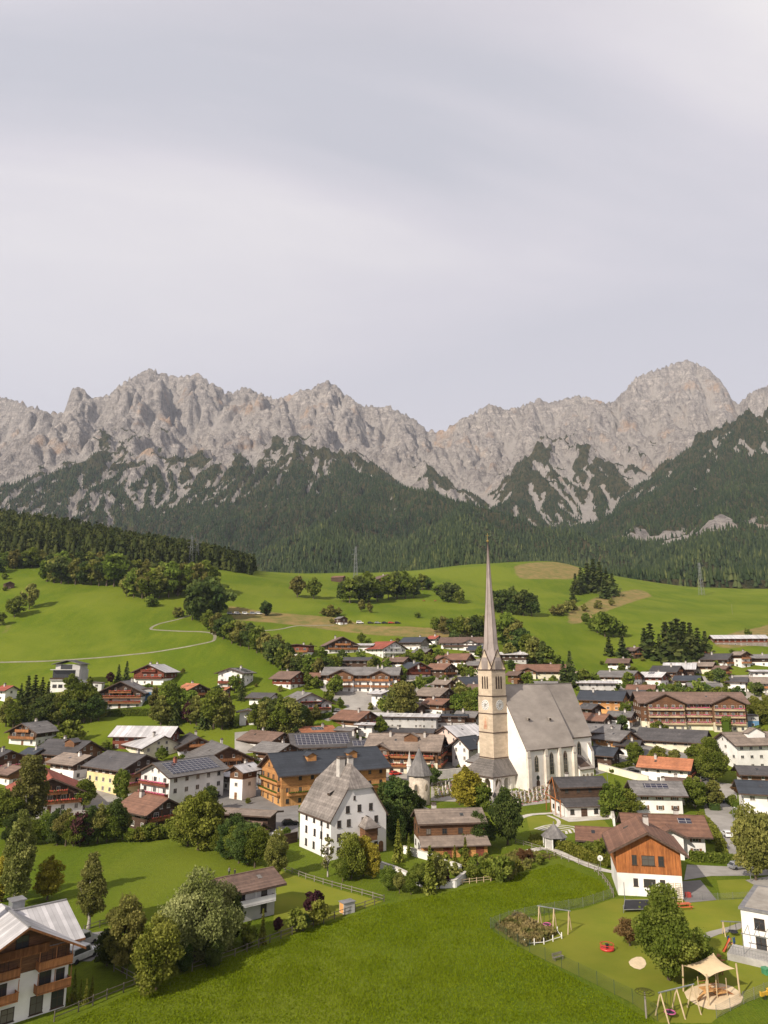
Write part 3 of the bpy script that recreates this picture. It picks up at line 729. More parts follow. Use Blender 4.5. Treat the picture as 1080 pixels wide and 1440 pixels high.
# ------------------------------------------------------------------ house builder
def local_to_world(cx, cy, yaw, x, y):
    c, s = math.cos(yaw), math.sin(yaw); return (cx + c * x - s * y, cy + s * x + c * y)
def fit_house(x0, x1, base, yaw, ratio, oh=.9):
    """centre and footprint of a house whose outline spans the given pixels and whose nearest corner stands at the given height"""
    px = (x0 + x1) / 2; w = 10.0; P = at(px, base)
    for it in range(14):
        d = w * ratio
        cs = [(sx * (w / 2), sy * (d / 2)) for sx in (-1, 1) for sy in (-1, 1)]
        hy = max(-(math.sin(yaw) * a + math.cos(yaw) * b) for a, b in cs)
        if it % 3 == 0: P = at(px, base)
        k = (P.y + hy) / P.y; c = Vector((P.x * k, P.y + hy)); z = P.z
        oc = [(sx * (w / 2 + oh), sy * (d / 2 + oh)) for sx in (-1, 1) for sy in (-1, 1)]
        q = [project((*local_to_world(c.x, c.y, yaw, a, b), z + 5))[0] for a, b in oc]
        lo, hi = min(q), max(q)
        w = max(2.5, w * (.4 + .6 * (x1 - x0) / max(1, hi - lo)))
        px += .8 * ((x0 + x1) / 2 - (lo + hi) / 2)
    return c.x, c.y, z, w, w * ratio
def apex_height(cx, cy, z0, top):
    lo, hi = 1.0, 60.0
    for _ in range(30):
        m = (lo + hi) / 2
        if project((cx, cy, z0 + m))[1] > top: lo = m
        else: hi = m
    return lo
_win_cache = {}
def window_meshes(w, h, style, near):
    key = (round(w, 1), round(h, 1), style, near)
    if key in _win_cache: return _win_cache[key]
    fm = {'w': 'window_frame', 'd': 'dark_frame', 's': 'window_frame', 'n': 'window_frame'}[style]
    f = .09; b = MB(); x, z = w / 2, h / 2
    b.box(-x, -x + f, -.05, .03, -z, z); b.box(x - f, x, -.05, .03, -z, z)
    b.box(-x + f, x - f, -.05, .03, z - f, z); b.box(-x + f, x - f, -.05, .03, -z, -z + f)
    b.box(-.03, .03, -.04, .03, -z + f, z - f)
    if h > 1.1 and near: b.box(-x + f, -.03, -.04, .03, .12, .17); b.box(.03, x - f, -.04, .03, .12, .17)
    b.box(-x - .08, x + .08, -.14, .03, -z - .08, -z - .002)
    if style == 's':
        b.box(-x - .52, -x - .04, -.055, .03, -z, z, 1); b.box(x + .04, x + .52, -.055, .03, -z, z, 1)
    if not near: b.box(-x + f, x - f, -.022, .02, -z + f, z - f, 2)
    me = b.mesh('window', [MATS[fm], MATS['shutter_wood'], MATS['window_glass']])
    g = None
    if near:
        g = MB(); g.box(-x + f, x - f, -.02, .02, -z + f, z - f); g = g.mesh('pane', MATS['window_glass'])
    _win_cache[key] = (me, g); return me, g
def put_window(root, x, y, z, rz, w=1.1, h=1.3, style='w', near=False):
    me, g = window_meshes(w, h, style, near)
    o = link('window', me, root, (x, y, z), rz)
    if g: link('pane', g, o)
    return o
def roof_mesh(w, d, eave, pitch, oh, t, m_roof, m_edge, ohg=None, ridge=True):
    tn = math.tan(pitch); W_ = w / 2 + oh; ap = eave + tn * w / 2; e = ap - tn * W_; tv = t / math.cos(pitch)
    ohg = oh if ohg is None else ohg
    b = MB()
    prof = [(-W_, e), (0, ap), (W_, e), (W_, e + tv), (0, ap + tv), (-W_, e + tv)]
    b.prism(prof, -d / 2 - ohg, d / 2 + ohg, 1, True, [1, 1, 1, 0, 0, 1])
    if ridge: b.box(-.16, .16, -d / 2 - ohg + .01, d / 2 + ohg - .01, ap + tv - .05, ap + tv + .07, 0)
    for s in (-1, 1):   # bargeboards and gutters
        for yy in (-d / 2 - ohg - .05, d / 2 + ohg + .002):
            b.poly([(0, yy, ap + tv + .04), (0, yy, ap - .12), (s * W_, yy, e - .12), (s * W_, yy, e + tv + .04)][::(1 if s > 0 else -1)], 1)
        b.bar((s * (W_ + .06), -d / 2 - ohg + .02, e + .02), (s * (W_ + .06), d / 2 + ohg - .02, e + .02), .09, 1)
    return b.mesh('roof', [MATS[m_roof], MATS[m_edge]]), ap, tv
def balcony(root, w, depth, x, y, z, rz, mat, fl=None, near=False):
    b = MB(); x0, x1 = -w / 2, w / 2
    b.box(x0, x1, -depth, 0, -.12, 0)
    for a, c in (((x0, -depth), (x1, -depth)),):
        b.box(x0, x1, -depth, -depth + .06, .08, .9); b.box(x0 - .03, x1 + .03, -depth - .05, -depth + .11, .905, .98)
    b.box(x0, x0 + .06, -depth + .063, 0, .08, .9); b.box(x1 - .06, x1, -depth + .063, 0, .08, .9)
    n = max(2, int(w / 3))
    for k in range(n + 1):
        xx = x0 + .05 + (w - .1) * k / n; b.bar((xx, -depth + .18, 0), (xx, -depth + .18, 2.35), .06)
    o = b.build('balcony', MATS[mat], root, (x, y, z), rz)
    if fl:
        f = MB(); rr = random.Random(int(w * 100 + z * 10)); n = max(3, int(w / .55))
        for k in range(n):
            xx = x0 + w * (k + .5) / n; q = rr.uniform(.18, .34)
            f.lathe([(.05, .72), (q, .82), (q * 1.05, .98), (q * .6, 1.14), (.04, 1.2)], 6, 0, xx, -depth - .12 + rr.uniform(-.05, .05), rr.uniform(0, 3))
        f.build('flower_box', MATS[fl], o)
    return o
def chimney(parent, x, y, z0, z1, mat='chimney_plaster', s=.45):
    b = MB(); b.box(x - s, x + s, y - s, y + s, z0, z1); b.box(x - s - .1, x + s + .1, y - s - .1, y + s + .1, z1 + .002, z1 + .16, 1)
    b.box(x - s * .7, x + s * .7, y - s * .7, y + s * .7, z1 + .162, z1 + .4)
    b.box(x - s - .08, x + s + .08, y - s - .08, y + s + .08, z1 + .402, z1 + .47, 1)
    return b.build('chimney', [MATS[mat], MATS['roof_edge']], parent)
def wall_prism(w, d, z0, z1, gable=None, y0=None):
    """box with optional gable peak"""
    b = MB(); x = w / 2
    prof = [(-x, z0), (x, z0), (x, z1)] + ([(0, gable)] if gable else []) + [(-x, z1)]
    b.prism(prof, -d / 2, d / 2); return b
def solar(roof, side, w, d, eave, pitch, tv, rows=1, frac=(.1, .9), span=(.12, .88), oh=.9):
    tn = math.tan(pitch); ap = eave + tn * w / 2 + tv; s = 1 if side == 'r' else -1
    xa, xb = (w / 2 + oh) * span[0], (w / 2 + oh) * span[1]
    y0, y1 = -d / 2 + d * frac[0], -d / 2 + d * frac[1]
    b = MB(); z = lambda x: ap - tn * x + .14
    p = [(s * xa, y0, z(xa)), (s * xb, y0, z(xb)), (s * xb, y1, z(xb)), (s * xa, y1, z(xa))]
    if s < 0: p = p[::-1]
    q = [(a, b_, c - .1) for a, b_, c in p]
    b.poly(p, 0); b.poly(q[::-1], 1)
    for k in range(4): b.poly([q[k], q[(k + 1) % 4], p[(k + 1) % 4], p[k]], 1)
    return b.build('solar_panel', [MATS['solar_cell'], MATS['metal_edge']], roof)
def dormer(roof, side, y, w, d, eave, pitch, tv, m_roof, m_wall, dw=2.6, dh=1.6, at_=.55):
    """a small gabled dormer standing on one slope"""
    tn = math.tan(pitch); ap = eave + tn * w / 2 + tv; s = 1 if side == 'r' else -1
    xf = (w / 2) * at_; zf = ap - tn * xf; zt = zf + dh; rise = dw / 2 * .5
    xb = max(.2, (ap - zt - rise) / tn); xb2 = max(.2, (ap - zt) / tn)
    b = MB(); y0, y1 = y - dw / 2, y + dw / 2
    b.poly([(s * xf, y0, zf - .1), (s * xf, y1, zf - .1), (s * xf, y1, zt), (s * xf, y, zt + rise), (s * xf, y0, zt)][::s], 1)
    b.poly([(s * xf, y0, zf - .1), (s * xf, y0, zt), (s * xb2, y0, zt)][::s], 1); b.poly([(s * xf, y1, zf - .1), (s * xb2, y1, zt), (s * xf, y1, zt)][::s], 1)
    xo = s * (xf + .4); e_ = .35
    for sy in (-1, 1):
        yy = y + sy * (dw / 2 + e_); zz = zt - e_ * .5
        q = [(xo, y, zt + rise + .02), (xo, yy, zz + .02), (s * xb2, yy, zz + .02), (s * xb, y, zt + rise + .02)]
        up = [(a, b_, c + .14) for a, b_, c in q]
        b.poly(up, 0); b.poly(q[::-1], 2)
        for k in range(4): b.poly([q[k], q[(k + 1) % 4], up[(k + 1) % 4], up[k]], 2)
    o = b.build('dormer', [MATS[m_roof], MATS[m_wall], MATS['roof_edge']], roof)
    g = MB(); g.box(s * (xf + .02) - .02, s * (xf + .02) + .02, y - dw * .3, y + dw * .3, zf + .35, zt - .05)
    g.build('pane', MATS['window_glass'], o) if False else None
    return o
def cross_gable(root, x_side, y, gw, proj, w, d, eave, pitch, m_roof, m_wall, m_low, nb=0, fl=None, bal='balcony_wood', near=False, low=.4):
    """a gabled bay standing out of the eaves side"""
    s = x_side; rz = math.pi / 2 if s > 0 else -math.pi / 2
    tn = math.tan(pitch); ge = eave - .25; dd = w / 2 + proj
    # bay frame: its own -y points outward
    cx = s * (dd / 2); g = MB(); x = gw / 2
    g.prism([(-x, -1.5), (x, -1.5), (x, ge * low), (-x, ge * low)], -dd / 2, dd / 2)
    g.build('bay_wall', MATS[m_low], root, (cx, y, 0), rz)
    g = MB(); x2 = x + .03
    g.prism([(-x2, ge * low + .003), (x2, ge * low + .003), (x2, ge), (0, ge + tn * x - .03), (-x2, ge)], -dd / 2 - .03, dd / 2)
    g.build('bay_gable', MATS[m_wall], root, (cx, y, 0), rz)
    me, ap, tv = roof_mesh(gw, dd, ge, pitch, .9, .25, m_roof, 'roof_edge', 1.1)
    link('bay_roof', me, root, (cx, y, 0), rz)
    out = s * (dd + .03)
    ns = max(1, int(round(ge / 2.75))); sh = ge / ns
    for k in range(ns):
        n = max(1, int(gw / 3))
        for j in range(n):
            yy = y + (-gw / 2 + gw * (j + .5) / n)
            put_window(root, out + s * .005 if k * sh + 1.4 > ge * low else s * (dd + .005), yy, k * sh + 1.5, rz, 1.25, 1.4, 'w', near)
        if 0 < k <= nb: balcony(root, gw * .94, 1.1, out, y, k * sh, rz, bal, fl, near)
    if ge + tn * gw / 2 - ge > 2 and nb >= ns: balcony(root, gw * .6, 1.0, out, y, ge, rz, bal, fl, near)

HOUSES = []
def house(kind, x0, x1, top, base, yaw, ratio, pitch, roof, lo, up, split, label, cat='house', group=None, oh=1.45, b=0, sb=0, fl=None, ch=1, chm='chimney_plaster', so=None, so_k={}, do=(), cg=(), win='w', wmax=9, bal='balcony_wood', edge='roof_edge', gl=1.0, door=True, eave_min=2.3, em=5.5):
    yaw = R(yaw); pitch = R(pitch + (3 if 12 < pitch < 26 else 0)); t = .26; tv = t / math.cos(pitch)
    if x1 - x0 < 110 and base - top < 90: g_ = (x1 - x0) * .06; x0 -= g_; x1 += g_
    for _ in range(12):      # stand it further up the slope until the eaves are at a house's height
        cx, cy, z0, w, d = fit_house(x0, x1, base, yaw, ratio, oh)
        ap = apex_height(cx, cy, z0, top)
        eave = ap - tv - math.tan(pitch) * w / 2
        if eave <= em or base - top < 14: break
        base -= 1.5
    if eave < eave_min:
        eave = eave_min; pitch = max(R(5), math.atan((ap - tv - eave) / (w / 2))) if ap > eave + .4 else R(6)
    zc = project((cx, cy, z0))[2]; near = zc < 190
    root = empty(kind, (cx, cy, z0), yaw, label, cat, group)
    hs = eave * split if split < 1 else eave
    tn = math.tan(pitch); apx = eave + tn * w / 2 - .03
    same = (lo == up)
    if same:
        wall_prism(w, d, -2.0, eave - .02, apx).build('wall', MATS[lo], root)
    else:
        wall_prism(w, d, -2.0, hs).build('wall', MATS[lo], root)
        k = .05
        wall_prism(w + 2 * k, d + 2 * k, hs + .003, eave - .02 if split < 1 else eave + .02, apx).build('upper_wall', MATS[up], root)
    me, apr, tv = roof_mesh(w, d, eave, pitch, oh, t, roof, edge)
    ro = link('roof', me, root)
    HOUSES.append((cx, cy, w, d, yaw, z0))
    # windows on the two walls that face the valley
    ns = max(1, int(round(eave / 2.8))); sh = eave / ns
    tocam = Vector((-cx, -cy)); rnd = random.Random(int(x0 * 7 + base))
    sides = []
    for nm, nx, ny in (('f', 0, -1), ('l', -1, 0), ('r', 1, 0), ('b', 0, 1)):
        wx, wy = math.cos(yaw) * nx - math.sin(yaw) * ny, math.sin(yaw) * nx + math.cos(yaw) * ny
        c = (wx * tocam.x + wy * tocam.y) / tocam.length
        if c > .08: sides.append((nm, c))
    ww_ = rnd.uniform(.9, 1.35); wh_ = rnd.uniform(1.1, 1.5)
    for nm, c in sides:
        L = w if nm in 'fb' else d
        rz = {'f': 0, 'b': math.pi, 'l': -math.pi / 2, 'r': math.pi / 2}[nm]
        n = min(wmax, max(1, int(L / (2.9 + .5 * ww_))))
        for k in range(ns):
            zz = k * sh + min(1.55, sh * .56)
            prj = .05 if (not same and zz > hs) else 0.0
            for j in range(n):
                u = -L / 2 + L * (j + .5) / n
                is_door = door and nm == 'f' and k == 0 and j == n // 2
                hh = min(wh_, sh * .52); ww = ww_ if not (b and nm == 'f' and 0 < k <= b) else 1.5
                if nm == 'f': p = (u, -d / 2 - prj - .004)
                elif nm == 'b': p = (-u, d / 2 + prj + .004)
                elif nm == 'l': p = (-w / 2 - prj - .004, -u)
                else: p = (w / 2 + prj + .004, u)
                if is_door:
                    q = MB(); q.box(-.5, .5, -.05, .03, 0.05, 2.05); q.box(-.6, .6, -.03, .02, 0.0, 2.15, 1)
                    dq = q.build('door', [MATS['shutter_wood'], MATS['window_frame']], root, (p[0], p[1], 0), rz)
                    if near:
                        hq = MB(); hq.box(.34, .40, -.11, -.052, .98, 1.08); hq.build('handle', MATS['brass'], dq)
                    continue
                if win and rnd.random() > .10: put_window(root, p[0], p[1], zz, rz, ww, hh, win, near)
        if nm in 'fb' and apx - eave > 1.7 and win:
            n2 = 1 if w < 8 else 2
            for j in range(n2):
                u = 0 if n2 == 1 else (-1 + 2 * j) * w * .11
                s_ = -1 if nm == 'f' else 1
                put_window(root, u, s_ * (d / 2 + (.055 if not same else .004)), eave + (apx - eave) * .32, rz, .9, min(1.1, (apx - eave) * .42), 'w' if win == 's' else win, near)
        if nm == 'f':
            for k in range(1, b + 1):
                zz = k * sh
                if zz < eave - .3: balcony(root, w * .94, 1.15, 0, -d / 2 - .05, zz, rz, bal, fl, near)
                elif apx - eave > 2.2: balcony(root, w * .5, 1.0, 0, -d / 2 - .05, eave - .1, rz, bal, fl, near)
        elif nm in 'lr':
            for k in range(1, sb + 1):
                zz = k * sh; s_ = -1 if nm == 'l' else 1
                if zz < eave - .5: balcony(root, d * .9, 1.1, s_ * (w / 2 + .05), 0, zz, rz, bal, fl, near)
    vs_ = next((nm for nm, c in sides if nm in 'lr'), 'r')
    for k in range(ch):
        u = (-.22 + .5 * k) * d * (1 if rnd.random() < .5 else -1); sx = rnd.choice((-1, 1)) * w * .10
        zt = eave + tn * (w / 2 - abs(sx)); chimney(ro, sx, u, zt, apr + tv + .75, chm, .40 if zc > 200 else .48)
    if so: solar(ro, vs_ if so is True else so, w, d, eave, pitch, tv, **so_k)
    for (yy, dw) in do: dormer(ro, vs_, yy * d, w, d, eave, pitch, tv, roof, up, dw)
    for (yy, gw_, pr) in cg:
        cross_gable(root, 1 if vs_ == 'r' else -1, yy * d, gw_ * d, pr, w, d, eave, pitch, roof, up, lo, b, fl, bal, near, split if split < 1 else .5)
    # a roof window or two, an aerial: what village roofs carry
    if gl and zc < 330 and rnd.random() < .7 and not so:
        q = MB(); s_ = 1 if vs_ == 'r' else -1; xa = w * .2; u = rnd.uniform(-.25, .25) * d
        z_ = lambda x: apr + tv - tn * x + .05
        pts = [(s_ * xa, u - .4, z_(xa)), (s_ * (xa + .9), u - .4, z_(xa + .9)), (s_ * (xa + .9), u + .4, z_(xa + .9)), (s_ * xa, u + .4, z_(xa))][::s_]
        lowp = [(a, b_, c - .12) for a, b_, c in pts]
        q.poly(pts, 0)
        for k in range(4): q.poly([lowp[k], lowp[(k + 1) % 4], pts[(k + 1) % 4], pts[k]], 1)
        q.build('skylight', [MATS['window_glass'], MATS['roof_edge']], ro)
    return root, (cx, cy, z0, w, d, eave, pitch, apr, tv, ro)

# ------------------------------------------------------------------ plants
def cards(cen, size, tint, rng, squash=1.0, up=0.0):
    """one quad per leaf spray"""
    n = len(cen); a = rng.normal(0, 1, (n, 3)); a[:, 2] = a[:, 2] * squash + up; a /= np.linalg.norm(a, axis=1, keepdims=True) + 1e-9
    b = np.cross(a, rng.normal(0, 1, (n, 3))); b /= np.linalg.norm(b, axis=1, keepdims=True) + 1e-9; c = np.cross(a, b)
    s = (size * rng.uniform(.6, 1.35, n))[:, None] * .5
    V = np.stack([cen + (-b - .7 * c) * s, cen + (b * .8 - c) * s, cen + (b + .8 * c) * s, cen + (-b * .7 + c) * s], 1)
    return V.reshape(-1, 3), np.repeat(tint, 4)
def quads(n): return np.arange(n * 4).reshape(n, 4)
def trunk_mesh(h, r, limbs, rng, mat, lean=.03):
    b = MB(); n = 7; pts = []
    for k in range(6):
        f = k / 5; pts.append((rng.normal(0, lean) * h * f, rng.normal(0, lean) * h * f, -.4 + (h + .4) * f, r * (1.25 if k == 0 else 1) * (1 - .75 * f)))
    for (x0, y0, z0, r0), (x1, y1, z1, r1) in zip(pts[:-1], pts[1:]):
        i = len(b.v)
        for (x, y, z, q) in ((x0, y0, z0, r0), (x1, y1, z1, r1)):
            for s in range(n): a = 2 * math.pi * s / n; b.v.append((x + q * math.cos(a), y + q * math.sin(a), z))
        for s in range(n): b.f.append((i + s, i + (s + 1) % n, i + n + (s + 1) % n, i + n + s)); b.m.append(0)
    for (p, q, rr) in limbs: b.bar(p, q, rr, 0, 5)
    return b.mesh('trunk', MATS[mat], True)
PROTO = {}
def broadleaf(key, seed, h=10., wr=.36, base=.22, leafm='leaf_green', bark='bark', nl=3000, ls=.5, clumps=34, top=1.0, droop=0.0, gaps=.1):
    clumps = int(clumps * .9)
    rng = np.random.default_rng(seed); cz = h * (base + (top - base) / 2); rz_ = h * (top - base) / 2; rx = h * wr
    d = rng.normal(0, 1, (clumps * 3, 3)); d /= np.linalg.norm(d, axis=1, keepdims=True)
    ph = rng.uniform(0, 6.28, 6); az = np.arctan2(d[:, 1], d[:, 0])
    irr = 1 + .17 * np.sin(2 * az + ph[0]) + .12 * np.sin(3 * az + ph[1] + 2 * d[:, 2]) + .12 * np.sin(4 * d[:, 2] + ph[2])
    rad = rng.uniform(.35, 1.0, len(d)) ** .45 * irr
    P = d * rad[:, None] * np.array([rx, rx, rz_]) * .84
    tap = 1 - .30 * np.clip(P[:, 2] / rz_, 0, 1); P[:, :2] *= tap[:, None]
    keep = []; md = rx * .30
    for i in range(len(P)):
        if all(np.linalg.norm((P[i] - P[j])) > md for j in keep): keep.append(i)
        if len(keep) >= clumps: break
    Cc = P[keep]; cr = rx * rng.uniform(.16, .40, len(Cc)); ct = np.clip(rng.normal(.48, .2, len(Cc)), .05, .95)
    Cc[:, 2] += cz
    wgt = cr ** 2 / (cr ** 2).sum(); idx = rng.choice(len(Cc), nl, p=wgt)
    dd = rng.normal(0, 1, (nl, 3)); dd /= np.linalg.norm(dd, axis=1, keepdims=True); q = rng.uniform(.3, 1.08, nl) ** .5
    L = Cc[idx] + dd * (cr[idx] * q)[:, None] * np.array([1.1, 1.1, .8]); L[:, 2] -= droop * rng.uniform(0, 1, nl) ** 2 * h
    stray = rng.uniform(0, 1, nl) < .16; L[stray] += rng.normal(0, rx * .075, (stray.sum(), 3))
    L[:, 2] = np.maximum(L[:, 2], h * .03)
    t = np.clip(ct[idx] + rng.normal(0, .16, nl), 0, 1)
    V, T = cards(L, np.full(nl, ls), t, rng, .8, .35)
    cm = fast_mesh('crown', V, quads(nl), MATS[leafm], {'tint': T})
    limbs = []
    for k in range(min(9, len(Cc))):
        c = Cc[k]; f = rng.uniform(.35, .7); limbs.append(((0, 0, h * base * .8 + f * (c[2] - h * base * .8) * .4), tuple(c), h * .008))
    PROTO[key] = (trunk_mesh(h * .72, h * .020 + .03, limbs, rng, bark), cm, h)
def spruce(key, seed, h=14., wr=.20, leafm='needle_spruce', nlv=26, nbr=11, per=7, ls=.7):
    rng = np.random.default_rng(seed); P = []; S = []; T = []
    for k in range(nlv):
        f = k / (nlv - 1); z = h * (.05 + .94 * f); r = h * wr * (1 - f) ** .85 * rng.uniform(.82, 1.15) + .06
        n = max(4, int(nbr * (1 - .55 * f)))
        for j in range(n):
            a = 2 * math.pi * (j + rng.uniform(-.3, .3)) / n + k * 1.7; rr = r * rng.uniform(.72, 1.12); bt = np.clip(rng.normal(.45, .17), 0, 1)
            for m in range(per):
                g = (m + .5) / per; P.append((math.cos(a) * rr * g, math.sin(a) * rr * g, z - rr * (.38 * g + .10 * g * g) + rng.normal(0, .05) * h * .04)); S.append(ls * (1.15 - .5 * g) * (1 - .45 * f)); T.append(bt + .12 * g + rng.normal(0, .1))
    P = np.array(P); P[:, 2] = np.maximum(P[:, 2], .15)
    V, TT = cards(P, np.array(S), np.clip(T, 0, 1), rng, .7, .6)
    cm = fast_mesh('crown', V, quads(len(P)), MATS[leafm], {'tint': TT})
    PROTO[key] = (trunk_mesh(h * .95, h * .014 + .04, [], rng, 'bark', .003), cm, h)
_s = 100
for sfx, nl, ls, cl in (('', 12000, .28, 64), ('m', 4500, .48, 50), ('f', 1300, .85, 28)):
    for v in range(3 if sfx != 'f' else 4):
        _s += 1
        broadleaf('oak%s%d' % (sfx, v), _s, 10, .36 + .03 * v, .16, 'leaf_green', nl=nl, ls=ls, clumps=cl)
        broadleaf('ash%s%d' % (sfx, v), _s + 50, 10, .30 + .03 * v, .12, 'leaf_olive', nl=nl, ls=ls, clumps=cl)
        broadleaf('dark%s%d' % (sfx, v), _s + 90, 10, .36 + .04 * v, .08, 'leaf_dark', nl=nl, ls=ls, clumps=cl)
        spruce('spruce%s%d' % (sfx, v), _s + 130, 14, .25 + .025 * v, nlv=(26, 18, 12)[('', 'm', 'f').index(sfx)], nbr=(11, 9, 7)[('', 'm', 'f').index(sfx)], per=(7, 5, 3)[('', 'm', 'f').index(sfx)], ls=(.75, 1.1, 1.9)[('', 'm', 'f').index(sfx)])
for v in range(2):
    broadleaf('birch%d' % v, 300 + v, 12, .17, .08, 'leaf_birch', 'birch_bark', nl=11000, ls=.24, clumps=90, droop=.05)
    broadleaf('gold%d' % v, 310 + v, 10, .30, .08, 'leaf_yellow', nl=9000, ls=.27, clumps=60)
    broadleaf('lime%d' % v, 315 + v, 10, .40, .05, 'needle_pale', nl=12000, ls=.27, clumps=66)
    broadleaf('silver%d' % v, 320 + v, 10, .38, .04, 'leaf_silver', nl=14000, ls=.24, clumps=90, droop=.08)
    broadleaf('rust%d' % v, 330 + v, 8, .34, .04, 'leaf_autumn', nl=4500, ls=.30, clumps=44)
    broadleaf('plum%d' % v, 340 + v, 6, .42, .10, 'leaf_purple', nl=2200, ls=.36, clumps=26)
    broadleaf('bush%d' % v, 350 + v, 3, .52, .0, 'leaf_green', nl=900, ls=.34, clumps=20, top=1.0)
    broadleaf('shrub%d' % v, 360 + v, 3, .50, .0, 'leaf_olive', nl=900, ls=.34, clumps=20)
    broadleaf('yshrub%d' % v, 365 + v, 3, .50, .0, 'needle_pale', nl=900, ls=.34, clumps=20)
    spruce('cypress%d' % v, 370 + v, 6, .15, 'needle_pale', 22, 9, 4, .42)
broadleaf('chestnut0', 390, 11, .38, .06, 'leaf_green', nl=26000, ls=.24, clumps=100)
broadleaf('sapling0', 391, 7, .20, .25, 'leaf_silver', 'birch_bark', nl=420, ls=.3, clumps=24)
broadleaf('willow0', 392, 10, .44, .02, 'leaf_silver', nl=22000, ls=.22, clumps=120, droop=.06)
TREE_NAME = {'oak': 'broadleaf_tree', 'ash': 'broadleaf_tree', 'dark': 'broadleaf_tree', 'spruce': 'spruce_tree', 'birch': 'birch_tree', 'gold': 'broadleaf_tree', 'lime': 'broadleaf_tree', 'silver': 'willow_tree', 'willow': 'willow_tree', 'rust': 'shrub', 'plum': 'plum_tree', 'bush': 'bush', 'shrub': 'bush', 'yshrub': 'bush', 'cypress': 'cypress_tree', 'chestnut': 'broadleaf_tree', 'sapling': 'sapling'}
_tn = [0]
def plant(key, px, py, hpx, label, group=None, wide=1.0, y=None):
    """a tree whose foot is seen at the given pixel and whose height spans hpx photo pixels"""
    P = at(px, py); zc = project(P)[2]
    base = key.rstrip('0123456789')
    fam = base
    if key not in PROTO:
        fam = base
        if fam in ('oak', 'ash', 'dark', 'spruce'):
            sfx = '' if zc < 175 else ('m' if zc < 330 else 'f'); nv = 4 if sfx == 'f' else 3
            key = fam + sfx + str(_tn[0] % nv)
        else: key = fam + str(_tn[0] % 2) if fam + '1' in PROTO else fam + '0'
    _tn[0] += 1
    tm, cm, h0 = PROTO[key]
    H = hpx * zc / F_PX * 1.03; rn = random.Random(int(px * 13 + py * 7))
    s = H / h0; sx = s * wide * rn.uniform(.9, 1.12)
    cat = 'bush' if fam in ('bush', 'shrub', 'yshrub', 'rust') else 'tree'
    root = empty(TREE_NAME[fam], P, rn.uniform(0, 6.28), label, cat, group)
    root.scale = (sx, sx * rn.uniform(.92, 1.08), s)
    link('trunk' if cat == 'tree' else 'stem', tm, root); link('crown', cm, root)
    return root
def hedge(pix, hgt, wid, label, leafm='leaf_green', group=None, ls=.35, dens=26):
    """a clipped hedge following the ground between pixels"""
    P = [at(a, b) for a, b in pix]; rng = np.random.default_rng(int(pix[0][0] * 3 + pix[0][1])); cen = []; core = MB()
    o = P[0]
    for a, b in zip(P[:-1], P[1:]):
        L = (b - a).length; n = int(L * (2 * hgt + wid) * dens * .5); t = rng.uniform(0, 1, n); side = rng.uniform(0, 2 * hgt + wid, n)
        dr = (b - a).normalized(); nr = Vector((-dr.y, dr.x, 0))
        off = np.where(side < hgt, -wid / 2, np.where(side > hgt + wid, wid / 2, side - hgt - wid / 2)); zz = np.where(side < hgt, side, np.where(side > hgt + wid, side - hgt - wid, hgt))
        pt_ = np.array(a)[None] + t[:, None] * np.array(b - a)[None] + off[:, None] * np.array(nr)[None]; pt_[:, 2] += zz; pt_ += rng.normal(0, .09, pt_.shape); cen.append(pt_)
        q = [a + nr * wid * .4 - o, a - nr * wid * .4 - o, b - nr * wid * .4 - o, b + nr * wid * .4 - o]; h_ = Vector((0, 0, hgt * .92)); dn = Vector((0, 0, -.5))
        lo_ = [v + dn for v in q]; hi_ = [v + h_ for v in q]
        core.poly(hi_[::-1] if (hi_[1] - hi_[0]).cross(hi_[2] - hi_[1]).z < 0 else hi_)
        for k in range(4): core.poly([lo_[k], lo_[(k + 1) % 4], hi_[(k + 1) % 4], hi_[k]])
    cen = np.concatenate(cen) - np.array(o)[None]; tint = np.clip(rng.normal(.45, .2, len(cen)), 0, 1)
    V, T = cards(cen, np.full(len(cen), ls), tint, rng)
    root = empty('hedge', o, 0, label, 'hedge', group)
    link('foliage', fast_mesh('foliage', V, quads(len(cen)), MATS[leafm], {'tint': T}), root)
    core.build('branches', MATS[leafm], root)
    return root

# ------------------------------------------------------------------ sheets laid on the ground, walls and fences
def sheet(name, pix, mat, dz=.02, world=None, maxe=5.0):
    P = [Vector((p[0], p[1], 0)) for p in (world or [at(a, b) for a, b in pix])]
    bm = bmesh.new(); vs_ = [bm.verts.new(p) for p in P]; bm.faces.new(vs_)
    bmesh.ops.triangulate(bm, faces=bm.faces[:])
    for _ in range(7):
        e = [x for x in bm.edges if x.calc_length() > maxe]
        if not e: break
        bmesh.ops.subdivide_edges(bm, edges=e, cuts=1); bmesh.ops.triangulate(bm, faces=bm.faces[:])
    co = np.array([v.co[:] for v in bm.verts]); zz = ground(co[:, 0], co[:, 1])
    for v, z in zip(bm.verts, zz): v.co.z = z + dz
    bmesh.ops.recalc_face_normals(bm, faces=bm.faces[:])
    if sum(f.normal.z for f in bm.faces) < 0: bmesh.ops.reverse_faces(bm, faces=bm.faces[:])
    me = bpy.data.meshes.new(name); bm.to_mesh(me); bm.free(); me.materials.append(MATS[mat])
    return tag(link(name, me), kind='structure')
def smooth_line(P, step=2.0):
    out = []
    for i in range(len(P) - 1):
        p0 = P[max(0, i - 1)]; p1 = P[i]; p2 = P[i + 1]; p3 = P[min(len(P) - 1, i + 2)]
        n = max(1, int((p2 - p1).length / step))
        for k in range(n):
            t = k / n; out.append(.5 * ((2 * p1) + (-p0 + p2) * t + (2 * p0 - 5 * p1 + 4 * p2 - p3) * t * t + (-p0 + 3 * p1 - 3 * p2 + p3) * t ** 3))
    out.append(P[-1]); return out
